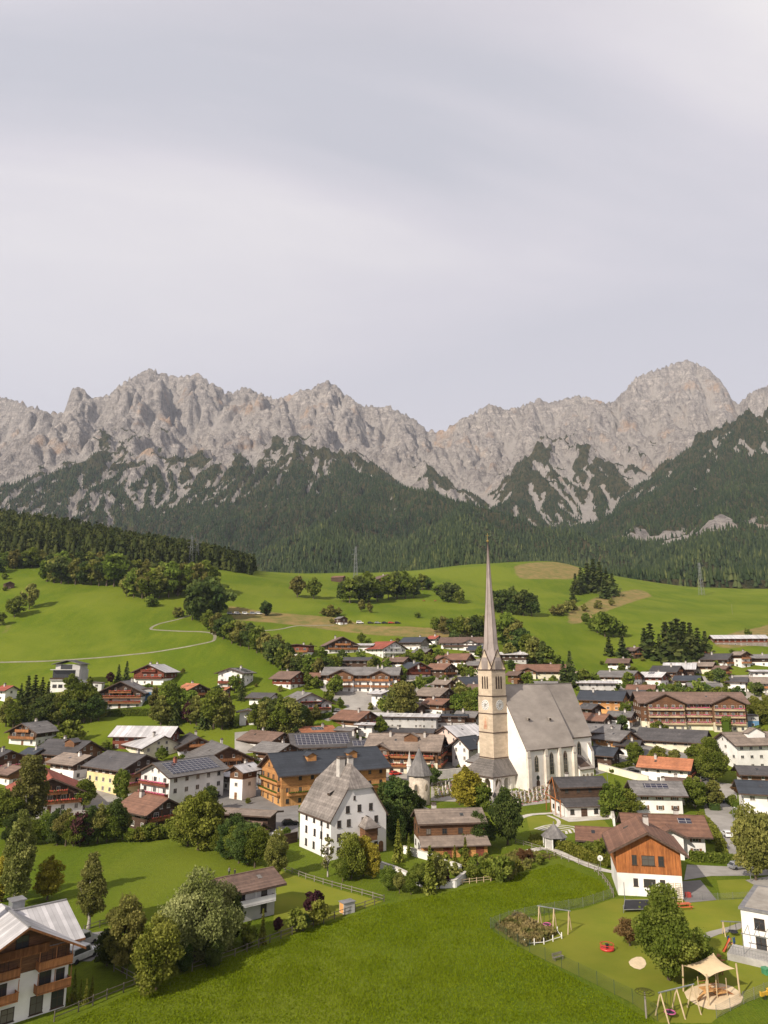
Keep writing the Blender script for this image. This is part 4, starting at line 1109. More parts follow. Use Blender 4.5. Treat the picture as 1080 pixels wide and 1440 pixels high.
def ribbon(name, pix, wid, mat, dz=.025):
    P = smooth_line([at(a, b) for a, b in pix]); b = MB(); V = []
    for i, p in enumerate(P):
        d = (P[min(i + 1, len(P) - 1)] - P[max(0, i - 1)]); d.z = 0; d.normalize(); n = Vector((-d.y, d.x, 0)) * wid / 2
        V.append([(q.x, q.y, gz(q.x, q.y) + dz) for q in (p - n, p, p + n)])
    for r0, r1 in zip(V[:-1], V[1:]):
        for k in range(2): b.poly([r0[k], r1[k], r1[k + 1], r0[k + 1]][::-1])
    return tag(b.build(name, MATS[mat]), kind='structure')
def garden_wall(pix, hgt, thick, label, mat='white_plaster', cap='pale_stone', cat='wall', name='garden_wall'):
    P = [at(a, b) for a, b in pix]; o = P[0]; root = empty(name, o, 0, label, cat); b = MB(); c = MB()
    for p, q in zip(P[:-1], P[1:]):
        d = (q - p); d.z = 0; d.normalize(); n = Vector((-d.y, d.x, 0)) * thick / 2; p_, q_ = p - o, q - o
        def slab(mb, k, z0, z1, e):
            pa, qa = p_ - d * e, q_ + d * e
            lo_ = [pa + n * k, pa - n * k, qa - n * k, qa + n * k]; a_ = [Vector((v.x, v.y, v.z + z0)) for v in lo_]; b_ = [Vector((v.x, v.y, v.z + z1)) for v in lo_]
            mb.poly(b_); mb.poly(a_[::-1])
            for j in range(4): mb.poly([a_[j], a_[(j + 1) % 4], b_[(j + 1) % 4], b_[j]])
        slab(b, 1, -.6, hgt, 0); slab(c, 1.3, hgt + .003, hgt + .12, .05)
    b.build('wall', MATS[mat], root); c.build('coping', MATS[cap], root)
    return root
def fence(pix, hgt, label, style='rail', mat='grey_wood', gap=2.5, name='wooden_fence'):
    P = [at(a, b) for a, b in pix]; o = P[0]; root = empty(name, o, 0, label, 'fence')
    Q = []
    for p, q in zip(P[:-1], P[1:]):
        n = max(1, int(round((q - p).length / gap)))
        for k in range(n): Q.append(p + (q - p) * (k / n))
    Q.append(P[-1]); Q = [Vector((v.x, v.y, gz(v.x, v.y))) - o for v in Q]
    pb = MB()
    if style == 'rail':
        pb.lathe([(.085, -.3), (.08, hgt + .05), (.03, hgt + .12)], 6)
        r = MB()
        for a, b in zip(Q[:-1], Q[1:]):
            for z in ((.45, .95) if hgt > .8 else (.4,)): r.bar(a + Vector((0, 0, z * hgt)), b + Vector((0, 0, z * hgt)), .05)
        r.build('rail', MATS[mat], root)
    else:
        pb.lathe([(.035, -.3), (.035, hgt + .05)], 6); r = MB(); st = .14 if style == 'mesh' else .2
        for a, b in zip(Q[:-1], Q[1:]):
            d = b - a; n = max(1, int(d.length / st))
            for k in range(n): p = a + d * (k / n); r.bar(p + Vector((0, 0, .05)), p + Vector((0, 0, hgt)), .008, 0, 3)
            for z in np.arange(.1, hgt + .01, .2): r.bar(a + Vector((0, 0, z)), b + Vector((0, 0, z)), .008, 0, 3)
        r.build('wire_mesh', MATS[mat], root)
    pm = pb.mesh('post', MATS[mat])
    for v in Q[:100]: link('post', pm, root, v)
    return root
# ------------------------------------------------------------------ the parish church
def arch_profile(w, h, pointed=True, n=6):
    """outline in x,z from bottom-left round to bottom-right"""
    hw = w / 2; pts = [(-hw, 0)]
    if pointed:
        sp = h - w * .87
        for k in range(n + 1):
            a = math.pi - k * (math.pi / 3) / n; pts.append((hw + w * math.cos(a), sp + w * math.sin(a)))
        for k in range(1, n + 1):
            a = math.pi / 3 - k * (math.pi / 3) / n; pts.append((-hw + w * math.cos(a), sp + w * math.sin(a)))
    else:
        sp = h - hw
        for k in range(2 * n + 1):
            a = math.pi - k * math.pi / (2 * n); pts.append((hw * math.cos(a), sp + hw * math.sin(a)))
    pts.append((hw, 0)); return pts
def plate(pts, y0, y1, mat_a=0, mb=None):
    """flat outline in x,z made y0..y1 thick"""
    b = mb or MB(); n = len(pts); cw = sum(pts[k][0] * pts[(k + 1) % n][1] - pts[(k + 1) % n][0] * pts[k][1] for k in range(n))
    if cw < 0: pts = pts[::-1]
    b.prism(pts, y0, y1, mat_a); return b
def lancet(root, x, y, z, rz, w, h, pointed=True, name='window'):
    o = plate(arch_profile(w + .5, h + .4, pointed), -.03, .05).build(name, MATS['sandstone'], root, (x, y, z - .15), rz)
    g = plate(arch_profile(w, h, pointed), -.06, -.032).build('pane', MATS['window_glass'], o, (0, 0, .15))
    m = MB(); m.box(-.05, .05, -.10, -.062, .05, h - .3)
    for k in range(1, int(h / 1.2)): m.box(-w / 2 + .04, w / 2 - .04, -.09, -.064, k * 1.2, k * 1.2 + .06)
    m.build('tracery', MATS['sandstone'], o, (0, 0, .15)); return o
def hip_slab(b, ring_lo, ring_hi, t=.22, m=0, me=1):
    """pitched skirt roof between two closed rings"""
    n = len(ring_lo)
    for k in range(n):
        k2 = (k + 1) % n
        b.poly([ring_lo[k], ring_lo[k2], ring_hi[k2], ring_hi[k]], m)
        u = [(p[0], p[1], p[2] - t) for p in (ring_lo[k], ring_lo[k2], ring_hi[k2], ring_hi[k])]
        b.poly(u[::-1], me); b.poly([u[0], u[1], ring_lo[k2], ring_lo[k]], me)
def build_church():
    P = at(742, 1112); rz = R(36); e1 = Vector((math.cos(rz), math.sin(rz), 0)); e2 = Vector((-e1.y, e1.x, 0))
    o = P + e2 * 11.6
    root = empty('church', o, rz, 'white gothic parish church with tall thin shingled spire and steep grey roof', 'church')
    HW, NL, NH, RH = 11.6, 24.4, 13.2, 33.2
    CL, CHW = 17.0, 8.0
    tn = (RH - NH) / HW
    # nave
    b = MB(); b.prism([(-HW, -1.5), (HW, -1.5), (HW, NH - .05), (0, RH - .35), (-HW, NH - .05)], 0, NL)
    b.build('nave_wall', MATS['church_plaster'], root, (0, 0, 0), -math.pi / 2)
    def R2(hw, y0, y1, oh=.55, t=.4, dz=0.0, tn=tn):
        q = MB(); W_ = hw + oh; e = RH - tn * W_ + dz
        q.prism([(-W_, e), (0, RH + dz), (W_, e), (W_, e + t), (0, RH + t + dz), (-W_, e + t)], y0, y1, 1, True, [1, 1, 1, 0, 0, 1])
        q.box(-.22, .22, y0 + .02, y1 - .02, RH + t + dz - .1, RH + t + dz + .1, 0); return q
    # frame of the prisms: their y runs along the nave once turned by -90 degrees (x to -y)
    nr = R2(HW, -.3, NL + .25).build('nave_roof', [MATS['roof_church'], MATS['roof_edge']], root, (0, 0, 0), -math.pi / 2)
    tn2 = 2.2; ce = RH - tn2 * CHW
    b = MB(); b.prism([(-CHW, -1.5), (CHW, -1.5), (CHW, ce - .05), (0, RH - 1.0), (-CHW, ce - .05)], NL + .003, NL + CL - 3)
    b.poly([(-CHW, NL + CL - 3, -1.5), (-CHW * .5, NL + CL, -1.5), (-CHW * .5, NL + CL, ce), (-CHW, NL + CL - 3, ce)])
    b.poly([(-CHW * .5, NL + CL, -1.5), (CHW * .5, NL + CL, -1.5), (CHW * .5, NL + CL, ce), (-CHW * .5, NL + CL, ce)])
    b.poly([(CHW * .5, NL + CL, -1.5), (CHW, NL + CL - 3, -1.5), (CHW, NL + CL - 3, ce), (CHW * .5, NL + CL, ce)])
    b.build('choir_wall', MATS['church_plaster'], root, (0, 0, 0), -math.pi / 2)
    q = R2(CHW, NL + .26, NL + CL - 3, .5, .4, -.06, tn2)
    z_e = RH - tn2 * (CHW + .5) + .34; z_r = RH + .34
    q.poly([(-CHW - .5, NL + CL - 3, z_e), (0, NL + CL - 3, z_r), (-CHW * .5, NL + CL + .5, z_e)][::-1]); q.poly([(-CHW * .5, NL + CL + .5, z_e), (0, NL + CL - 3, z_r), (CHW * .5, NL + CL + .5, z_e)][::-1]); q.poly([(CHW * .5, NL + CL + .5, z_e), (0, NL + CL - 3, z_r), (CHW + .5, NL + CL - 3, z_e)][::-1])
    q.build('choir_roof', [MATS['roof_church'], MATS['roof_edge']], root, (0, 0, 0), -math.pi / 2)
    for (xx, zz) in ((6.5, .42), (17, .40)):
        b = MB()
        h = zz * (RH - NH); y = -(HW - h / tn); z = NH + h + .42
        b.poly([(xx - .5, y - .75, z - .35), (xx + .5, y - .75, z - .35), (xx + .5, y - .75, z + .45), (xx - .5, y - .75, z + .45)], 1)
        b.poly([(xx - .65, y - .95, z + .42), (xx + .65, y - .95, z + .42), (xx + .65, y + .2, z + .75), (xx - .65, y + .2, z + .75)], 0)
        b.poly([(xx - .5, y - .75, z - .35), (xx - .5, y - .75, z + .45), (xx - .5, y + .2, z + .7)], 0); b.poly([(xx + .5, y - .75, z - .35), (xx + .5, y + .2, z + .7), (xx + .5, y - .75, z + .45)], 0)
        b.build('roof_hatch', [MATS['roof_church'], MATS['dark_frame']], root)
    # long south wall: buttresses between lancets
    for k, xx in enumerate((.6, 9.2, 16.2, 23.7)):
        b = MB(); w = .75 if 0 < k < 3 else .8
        b.box(xx - w, xx + w, -HW - .95, -HW - .003, -1.5, NH - 3.2); b.box(xx - w * .8, xx + w * .8, -HW - .7, -HW - .003, NH - 3.197, NH - .9)
        b.poly([(xx - w, -HW - .95, NH - 3.15), (xx + w, -HW - .95, NH - 3.15), (xx + w, -HW - .7, NH - 2.6), (xx - w, -HW - .7, NH - 2.6)], 1)
        b.poly([(xx - w * .8, -HW - .72, NH - .87), (xx + w * .8, -HW - .72, NH - .87), (xx + w * .8, -HW, NH - .15), (xx - w * .8, -HW, NH - .15)], 1)
        b.build('buttress', [MATS['buttress_stone'], MATS['roof_church']], root)
    for xx in (12.3, 19.4): lancet(root, xx, -HW - .003, 4.2, 0, 1.7, 7.0)
    lancet(root, 4.8, -HW - .003, 5.6, 0, 1.5, 5.0)
    plate([(math.cos(a) * .75, math.sin(a) * .75) for a in np.linspace(0, 2 * math.pi, 17)[:-1]], -.06, .03).build('round_window', MATS['window_glass'], root, (5.2, -HW - .003, 3.6))
    plate(arch_profile(1.6, 2.9, False), -.06, .04).build('door', MATS['dark_wood'], root, (5.2, -HW - .003, 0))
    b = MB(); b.box(0.2, NL - .2, -HW - .12, -HW - .004, 0, 1.0); b.build('plinth', MATS['sandstone'], root); b = MB(); b.box(.3, NL - .3, -HW - .30, -HW - .004, NH - .42, NH - .12); b.build('cornice', MATS['sandstone'], root)
    lancet(root, NL + 7.0, -CHW - .003, 5.2, 0, 1.7, 8.0)
    for xx in (NL + 12.5,):
        b = MB(); b.box(xx - .7, xx + .7, -CHW - 1.6, -CHW - .003, -1.5, ce - 6); b.poly([(xx - .7, -CHW - 1.6, ce - 5.97), (xx + .7, -CHW - 1.6, ce - 5.97), (xx + .7, -CHW, ce - 3), (xx - .7, -CHW, ce - 3)], 1)
        b.poly([(xx + .7, -CHW - 1.6, ce - 6), (xx + .7, -CHW, ce - 6), (xx + .7, -CHW, ce - 3)], 0); b.poly([(xx - .7, -CHW - 1.6, ce - 6), (xx - .7, -CHW, ce - 3), (xx - .7, -CHW, ce - 6)], 0)
        b.build('buttress', [MATS['church_plaster'], MATS['roof_church']], root)
    # sacristy against the choir
    sx0, sx1, sy = NL + .5, NL + 8.0, -CHW - 5.2
    b = MB(); b.box(sx0, sx1, sy, -CHW - .004, -1.5, 4.9); b.build('sacristy_wall', MATS['church_plaster'], root)
    b = MB(); lo = [(sx0 - .3, sy - .4, 4.7), (sx1 + .3, sy - .4, 4.7), (sx1 + .3, -CHW, 8.4), (sx0 - .3, -CHW, 10.0)]
    b.poly(lo, 0); b.poly([(x, y, z - .25) for x, y, z in lo][::-1], 1)
    b.poly([(sx0 - .3, sy - .4, 4.45), (sx1 + .3, sy - .4, 4.45), (sx1 + .3, sy - .4, 4.7), (sx0 - .3, sy - .4, 4.7)], 1)
    b.poly([(sx1 + .3, sy - .4, 4.45), (sx1 + .3, -CHW, 4.45), (sx1 + .3, -CHW, 8.4), (sx1 + .3, sy - .4, 4.7)], 1)
    b.build('sacristy_roof', [MATS['roof_church'], MATS['roof_edge']], root)
    for xx in (sx0 + 1.8, sx0 + 3.9, sx0 + 6.2): lancet(root, xx, sy - .004, 1.4, 0, .7, 1.5, False)
    # tower
    th = 3.45; TX = -th; TH = 38.6
    tow = MB(); tow.box(TX - th, TX + th, -th, th, -1.5, 29.8, 0); tow.box(TX - th + .12, TX + th - .12, -th + .12, th - .12, 30.122, TH, 0)
    tw = tow.build('tower', MATS['sandstone'], root)
    for z in (9.6, 17.8, 24.0, 29.8):
        sc = MB(); sc.box(TX - th - .14, TX + th + .14, -th - .14, th + .14, z + .003, z + .32); sc.build('string_course', MATS['roof_edge'], tw)
    sc = MB(); sc.box(TX - th - .12, TX + th + .12, -th - .12, th + .12, TH + .003, TH + .34); sc.build('cornice', MATS['roof_edge'], tw)
    faces = ((0, TX, -th, 0), (1, TX - th, 0, -math.pi / 2), (2, TX + th, 0, math.pi / 2), (3, TX, th, math.pi))
    for i, x, y, r in faces:
        nx, ny = math.sin(r), -math.cos(r)
        for k in (-1, 0, 1):
            tx_, ty_ = math.cos(r) * k * 1.15, math.sin(r) * k * 1.15
            f = plate(arch_profile(.72, 4.3), -.03, .05).build('belfry_opening', MATS['dark_frame'], tw, (x + tx_ - nx * .12, y + ty_ - ny * .12, 32.4), r)
        if i < 3:
            fc = 27.0
            disc = [(math.cos(a), math.sin(a)) for a in np.linspace(0, 2 * math.pi, 33)[:-1]]
            m = plate([(c * 1.75, s * 1.75) for c, s in disc], -.06, .05)
            for h_ in range(12):
                a = math.pi / 6 * h_; c, s = math.sin(a), math.cos(a); p0 = Vector((c * 1.15, 0, s * 1.15)); p1 = Vector((c * 1.55, 0, s * 1.55)); q = Vector((s, 0, -c)) * .10
                z_ = [(v.x, -.075, v.z) for v in (p0 - q, p0 + q, p1 + q, p1 - q)]; m.poly(z_, 1); m.poly(z_[::-1], 1)
            ck = m.build('clock_face', [MATS['clock_white'], MATS['clock_black']], tw, (x, y, fc), r)
            plate([(c * .82, s * .82) for c, s in disc], -.078, -.062).build('dial_centre', MATS['grey_plaster'], ck)
            m = MB()
            for ang, ln, wd in ((R(200), .95, .12), (R(70), 1.45, .09)):
                c, s = math.sin(ang), math.cos(ang); q = Vector((s, 0, -c)) * wd; p0 = Vector((-c * .25, 0, -s * .25)); p1 = Vector((c * ln, 0, s * ln))
                m.poly([(v.x, -.095, v.z) for v in (p0 - q, p0 + q, p1 + q * .3, p1 - q * .3)]); m.poly([(v.x, -.095, v.z) for v in (p0 - q, p0 + q, p1 + q * .3, p1 - q * .3)][::-1])
            m.build('clock_hands', MATS['brass'], ck)
        # gable over each face
        g = plate([(-th - .1, 0), (th + .1, 0), (0, 6.6)], -.12, .45).build('tower_gable', MATS['sandstone'], tw, (x - nx * .35, y - ny * .35, TH + .35), r)
        cp = MB()
        for s in (-1, 1): cp.bar((s * (th + .2), -.1, -.1), (0, -.1, 6.75), .17)
        cp.build('coping', MATS['roof_edge'], g)
        sm = plate(arch_profile(.55, 1.6), -.03, .04).build('belfry_opening', MATS['dark_frame'], tw, (x - nx * .2, y - ny * .2, 19.6 if i == 2 else 11.8), r)
    # painted saint on the sunlit face
    f = plate(arch_profile(2.3, 4.6, False), -.03, .05).build('wall_painting', MATS['fresco_pale'], tw, (TX - th, .15, 18.9), -math.pi / 2)
    plate([(-.75, .1), (.75, .1), (.55, 1.7), (.5, 2.7), (.25, 3.0), (.28, 3.5), (0, 3.75), (-.28, 3.5), (-.25, 3.0), (-.5, 2.7), (-.62, 1.5)], -.05, -.031).build('painted_figure', MATS['fresco_red'], f)
    # spire: square foot turning to a slender octagon
    b = MB(); prof = [(th + .1, TH + .36), (3.72, TH + 3.2), (3.02, TH + 6.8), (2.62, TH + 9), (2.1, 55), (1.45, 63), (.88, 71.5), (.42, 79), (.13, 84.0)]
    ph = math.pi / 8; rings = []
    for j, (r, z) in enumerate(prof):
        ring = []
        for k in range(8):
            a = ph + k * math.pi / 4
            if j == 0: q = Vector((math.cos(a), math.sin(a))); s = (th - .05) / max(abs(q.x), abs(q.y)) * .98; ring.append((TX + q.x * s, q.y * s, z))
            else: ring.append((TX + r * math.cos(a), r * math.sin(a), z))
        rings.append(ring)
    for j in range(len(rings) - 1):
        for k in range(8): b.poly([rings[j][k], rings[j][(k + 1) % 8], rings[j + 1][(k + 1) % 8], rings[j + 1][k]])
    sp = b.build('spire', MATS['spire_copper'], tw)
    e = MB()
    for k in range(8):
        for j in range(2, len(rings) - 1): e.bar(rings[j][k], rings[j + 1][k], .07, 0, 3)
    e.build('spire_rib', MATS['roof_edge'], sp)
    b = MB(); b.lathe([(.1, 83.9), (.42, 84.3), (.42, 84.7), (.1, 85.1)], 8, 0, TX, 0); b.bar((TX, 0, 85), (TX, 0, 87.4), .09); b.bar((TX, -.75, 86.5), (TX, .75, 86.5), .08)
    b.build('cross', MATS['brass'], sp)
    # porch wrapped round the tower foot
    pw = 6.6; PH = 5.0; b = MB(); pc = TX - .8
    for i, r in ((0, 0), (1, -math.pi / 2)):
        # two open sides with round arches: a wall plate pierced by arches, built as piers and spandrels
        nx, ny = math.sin(r), -math.cos(r)
        arch = MB(); n = 3 if i == 0 else 3; bay = (2 * pw - 1.2) / n; aw = bay - 1.1; ah = 3.9
        for k in range(n):
            xc = -pw + .6 + bay * (k + .5); x0, x1 = xc - bay / 2, xc + bay / 2
            ap_ = arch_profile(aw, ah, False, 5); ap_ = [(xc + x, z) for x, z in ap_]
            m = len(ap_) // 2
            arch.prism([(x0, -1.0), (xc - aw / 2, -1.0)] + ap_[:m + 1] + [(xc, PH), (x0, PH)], -.55, 0)
            arch.prism(([(x1, -1.0), (x1, PH), (xc, PH)] + ap_[m:] + [(xc + aw / 2, -1.0)])[::-1], -.55, 0)
        arch.box(-pw, -pw + .6, -.55, 0, -1, PH); arch.box(pw - .6, pw, -.55, 0, -1, PH)
        arch.build('porch_arcade', MATS['church_plaster'], root, (pc + nx * (pw - .56) * 1, ny * (pw - .56), 0), r)
    b = MB(); b.box(pc + .5, pc + pw - .3, -pw + .2, -th - .3, -1, PH - .1); b.build('porch_wall', MATS['church_plaster'], root)
    b = MB(); ov = .9
    lo = [(pc - pw - ov, -pw - ov, PH - .35), (pc + pw + ov * .4, -pw - ov, PH - .35), (pc + pw + ov * .4, pw + ov, PH - .35), (pc - pw - ov, pw + ov, PH - .35)]
    hi = [(TX - th - .1, -th - .1, 9.4), (TX + th + .1, -th - .1, 9.4), (TX + th + .1, th + .1, 9.4), (TX - th - .1, th + .1, 9.4)]
    hip_slab(b, lo, hi, .3); b.build('porch_roof', [MATS['porch_shingle'], MATS['roof_edge']], root)
    # stair house on the north side, lower grey-roofed
    b = MB(); b.box(-5.5, 2.0, 5.5, 11.5, -1.5, 7.5); b.build('stair_wall', MATS['church_plaster'], root)
    b = MB(); b.poly([(-6, 5.3, 7.3), (2.5, 5.3, 10.5), (2.5, 12, 10.5), (-6, 12, 7.3)]); b.poly([(-6, 5.3, 7.0), (2.5, 5.3, 10.2), (2.5, 12, 10.2), (-6, 12, 7.0)][::-1], 1)
    b.poly([(-6, 5.3, 7.0), (2.5, 5.3, 10.2), (2.5, 5.3, 10.5), (-6, 5.3, 7.3)], 1); b.poly([(-6, 12, 7.0), (-6, 5.3, 7.0), (-6, 5.3, 7.3), (-6, 12, 7.3)], 1)
    b.build('stair_roof', [MATS['roof_grey'], MATS['roof_edge']], root)
build_church()

# ------------------------------------------------------------------ the tall white house with the shingle roof
def build_manor():
    yaw = R(34); cx, cy, z0, w, d = fit_house(415.5, 542.5, 1210, yaw, 1.0, .35)
    ap = apex_height(cx, cy, z0, 1071); e = apex_height(*local_to_world(cx, cy, yaw, -w / 2, -d / 2), z0, 1155) if False else None
    q = local_to_world(cx, cy, yaw, -w / 2, -d / 2); e = apex_height(q[0], q[1], z0, 1153)
    root = empty('manor_house', (cx, cy, z0), yaw, 'tall white old house with steep shingle roof, clipped gable and two chimneys', 'house')
    x = w / 2; tn = (ap - .3 - e) / x; zc_ = e + (ap - e) * .56; xc = x - (zc_ - e) / tn
    b = MB(); b.prism([(-x, -1.5), (x, -1.5), (x, e), (xc, zc_), (-xc, zc_), (-x, e)], -d / 2, d / 2)
    b.build('wall', MATS['old_white_plaster'], root)
    t = .28; oh = .45; W_ = x + oh; ze = e - tn * oh; za = ap - .3; hipd = (za - zc_) / 1.15
    yf, yb = -d / 2 - .35, d / 2 + .35
    b = MB()
    for s in (-1, 1):
        up = [(s * W_, yf, ze + t), (s * (xc + .02), yf, zc_ + t), (0, yf + hipd, za + t), (0, yb - hipd, za + t), (s * (xc + .02), yb, zc_ + t), (s * W_, yb, ze + t)]
        lo = [(a, c, z - t - .1) for a, c, z in up]
        if s > 0: up, lo = up[::-1], lo[::-1]
        up, lo = up[::-1], lo[::-1]
        b.poly(up, 0); b.poly(lo[::-1], 1)
        n = len(up)
        for k in range(n): b.poly([lo[k], lo[(k + 1) % n], up[(k + 1) % n], up[k]], 1)
    for sy, yy in ((1, yf), (-1, yb)):
        tri = [(-(xc + .02), yy, zc_ + t), (xc + .02, yy, zc_ + t), (0, yy + sy * hipd, za + t)]
        b.poly(tri if sy > 0 else tri[::-1], 0)
        b.poly([(-(xc + .3), yy - sy * .25, zc_ - .15), (xc + .3, yy - sy * .25, zc_ - .15), (xc + .02, yy, zc_ + t), (-(xc + .02), yy, zc_ + t)][::sy], 0)
    ro = b.build('roof', [MATS['roof_shingle'], MATS['roof_edge']], root)
    chimney(ro, -1.4, -1.2, za - 3.2, za + 1.2, 'chimney_plaster', .72); chimney(ro, .6, -d / 2 + hipd + 1.6, za - 2.5, za + 1.3, 'chimney_plaster', .68)
    b = MB(); xx = -x * .62; zz = za + t - tn * abs(xx)
    b.poly([(xx - .5, -.6 - 2, zz - .2), (xx - .5, .6 - 2, zz - .2), (xx - .5, .5 - 2, zz + .55), (xx - .5, -.5 - 2, zz + .55)][::-1], 1)
    b.poly([(xx - .8, -.9 - 2, zz + .4), (xx - .8, .9 - 2, zz + .4), (xx + .5, .9 - 2, zz + .95), (xx + .5, -.9 - 2, zz + .95)][::-1], 0)
    b.build('roof_hatch', [MATS['roof_shingle'], MATS['dark_frame']], ro)
    sh = e / 3.0
    for k in range(3):
        z = k * sh + sh * .60
        for j, u in enumerate((.82, .42, -.05 if k != 1 else .0, -.55)):
            if k == 0 and j == 1: continue
            put_window(root, -x - .004, -u * d / 2 if True else 0, z, -math.pi / 2, .95, 1.45, 'd', True)
        for j, u in enumerate((-.72, -.38, .15, .62)):
            if k == 0 and j in (2,): continue
            put_window(root, u * x, -d / 2 - .004, z, 0, .95, 1.45, 'd', True)
    for u in (-.42, .0, .42): put_window(root, u * x, -d / 2 - .004, e + sh * .62, 0, .9, 1.4, 'd', True)
    for u in (-.18, .25): put_window(root, u * x, -d / 2 - .004, e + sh * 1.45, 0, .5, .8, 'd', True) if u < 0 else None
    # oriel and lean-to roof over the garden door
    b = MB(); b.prism([(.2, 3.2), (3.4, 3.2), (3.4, 6.0), (.2, 6.0)], -d / 2 - 2.2, -d / 2 - .004); b.build('oriel', MATS['brown_wood'], root)
    b = MB(); lo = [(-.3, -d / 2 - 2.8, 5.9), (3.9, -d / 2 - 2.8, 5.9), (3.9, -d / 2 - .004, 6.2), (-.3, -d / 2 - .004, 6.2)]; hi = [(1.5, -d / 2 - 1.3, 8.0), (2.0, -d / 2 - 1.3, 8.0), (2.0, -d / 2 - .01, 8.1), (1.5, -d / 2 - .01, 8.1)]
    hip_slab(b, lo, hi, .15); b.build('oriel_roof', [MATS['roof_shingle'], MATS['roof_edge']], root)
    b = MB(); b.poly([(-3.6, -d / 2 - 2.6, 2.3), (.2, -d / 2 - 2.6, 2.3), (.2, -d / 2 - .003, 3.7), (-3.6, -d / 2 - .003, 3.7)]); b.poly([(-3.6, -d / 2 - 2.6, 2.1), (.2, -d / 2 - 2.6, 2.1), (.2, -d / 2 - .003, 3.5), (-3.6, -d / 2 - .003, 3.5)][::-1], 1)
    for xx in (-3.4, 0): b.bar((xx, -d / 2 - 2.4, 0), (xx, -d / 2 - 2.4, 2.2), .12, 1)
    b.build('porch_roof', [MATS['roof_brown'], MATS['roof_edge']], root)
    b = MB(); b.bar((-x - .12, -d / 2 + d * .27, 0), (-x - .12, -d / 2 + d * .27, e), .09); b.build('downpipe', MATS['iron'], root)
    plate(arch_profile(1.3, 2.3, False), -.05, .04).build('door', MATS['shutter_wood'], root, (x * .8, -d / 2 - .004, 0))
build_manor()

# ------------------------------------------------------------------ two-tier timber barns (an upper gabled roof and a lower skirt roof)
def tier_barn(x0, x1, top, base, yaw, ratio, roof, lo, up, label, kind='barn', loge='orange_wood', skirt=3.6, cat='barn'):
    r, (cx, cy, z0, w, d, eave, pitch, apr, tv, ro) = house(kind, x0, x1, top, base, yaw, ratio, 26, roof, lo, up, .42, label, cat, None, .7, 0, 0, None, 1, door=False, win='d', em=9)
    x = w / 2
    b = MB(); zt = eave * .60; p = [(x + .06, -d / 2 - .5, zt), (x + skirt, -d / 2 - .5, zt - skirt * .42), (x + skirt, d / 2 + .5, zt - skirt * .42), (x + .06, d / 2 + .5, zt)]
    b.poly(p, 0); q = [(a, c, z - .2) for a, c, z in p]; b.poly(q[::-1], 1)
    for k in range(4): b.poly([q[k], q[(k + 1) % 4], p[(k + 1) % 4], p[k]], 1)
    b.build('lower_roof', [MATS[roof], MATS['roof_edge']], r)
    zl = zt - (skirt - .9) * .42 - .22
    b = MB(); b.box(x + .003, x + skirt - .9, -d / 2 + .1, d / 2 - .1, -1.5, zl); b.build('lower_wall', MATS[loge], r)
    n = 4
    for k in range(n):
        u = -d / 2 + d * (k + .5) / n
        if k % 2 == 0: put_window(r, x + skirt - .9 + .004, u, 1.3, math.pi / 2, 1.2, 1.3, 'd', True)
        else:
            q = MB(); q.box(-.9, .9, -.05, .03, 0, 2.1); q.box(-.85, -.05, -.08, -.052, .1, 2.0); q.box(.05, .85, -.08, -.052, .1, 2.0); q.build('door', MATS['red_wood'] if loge != 'white_plaster' else MATS['dark_wood'], r, (x + skirt - .9 + .004, u, 0), math.pi / 2)
    return r, (cx, cy, z0, w, d, eave)
tier_barn(580, 677, 1137, 1203, -82, 1.9, 'roof_tan', 'white_plaster', 'brown_wood', 'old farmhouse with two brown roof tiers above a warm timber wall', 'farmhouse', 'honey_wood', 3.6, 'house')
tb, tbi = tier_barn(777, 857, 1092, 1146, -80, 1.9, 'roof_dark', 'white_plaster', 'dark_wood', 'open fronted hall with two dark roof tiers beside the graveyard', 'hall', 'white_plaster', 4.0, 'hall')
b = MB(); hw_, hd_, he_ = tbi[3], tbi[4], tbi[5]
for xx in (-hw_ / 2 + .3, 0, hw_ / 2 - .3, hw_ / 2 + 3): b.bar((xx, -hd_ / 2 - 1.6, 0), (xx, -hd_ / 2 - 1.6, he_ * .62), .14)
b.bar((-hw_ / 2, -hd_ / 2 - 1.6, he_ * .62), (hw_ / 2 + 3, -hd_ / 2 - 1.6, he_ * .55), .14); b.bar((-hw_ / 2, -hd_ / 2 - 1.6, he_ * .62), (0, -hd_ / 2 - .9, he_ + 2.2), .12); b.bar((hw_ / 2, -hd_ / 2 - 1.6, he_ * .62), (0, -hd_ / 2 - .9, he_ + 2.2), .12)
b.build('timber_frame', MATS['orange_wood'], tb)

# ------------------------------------------------------------------ round chapel turret, pavilion, small shrine
def build_turret():
    P = at(590, 1130); zc = project(P)[2]; s = zc / F_PX
    root = empty('round_tower', P, 0, 'round stone chapel tower with steep conical shingle roof', 'tower')
    r = 15.0 * s; h = 41 * s; hr = 33 * s
    b = MB(); b.lathe([(r * 1.02, -1), (r, .4), (r * .98, h)], 24); b.build('wall', MATS['old_stone'], root, smooth=True)
    b = MB(); b.lathe([(r * 1.28, h - .5), (r * 1.02, h + hr * .16), (r * .62, h + hr * .48), (.12, h + hr)], 8, 0, ph=.3); b.build('roof', MATS['roof_grey'], root)
    lancet(root, -r * .35, -r * .96, h * .42, -.35, 1.0, 2.3); lancet(root, r * .62, -r * .8, h * .5, .65, .6, 1.5)
    b = MB(); b.lathe([(.05, h + hr - .1), (.16, h + hr + .25), (.04, h + hr + .5)], 6); b.bar((0, 0, h + hr + .4), (0, 0, h + hr + 1.4), .04); b.bar((-.3, 0, h + hr + 1.05), (.3, 0, h + hr + 1.05), .04); b.build('cross', MATS['iron'], root)
build_turret()
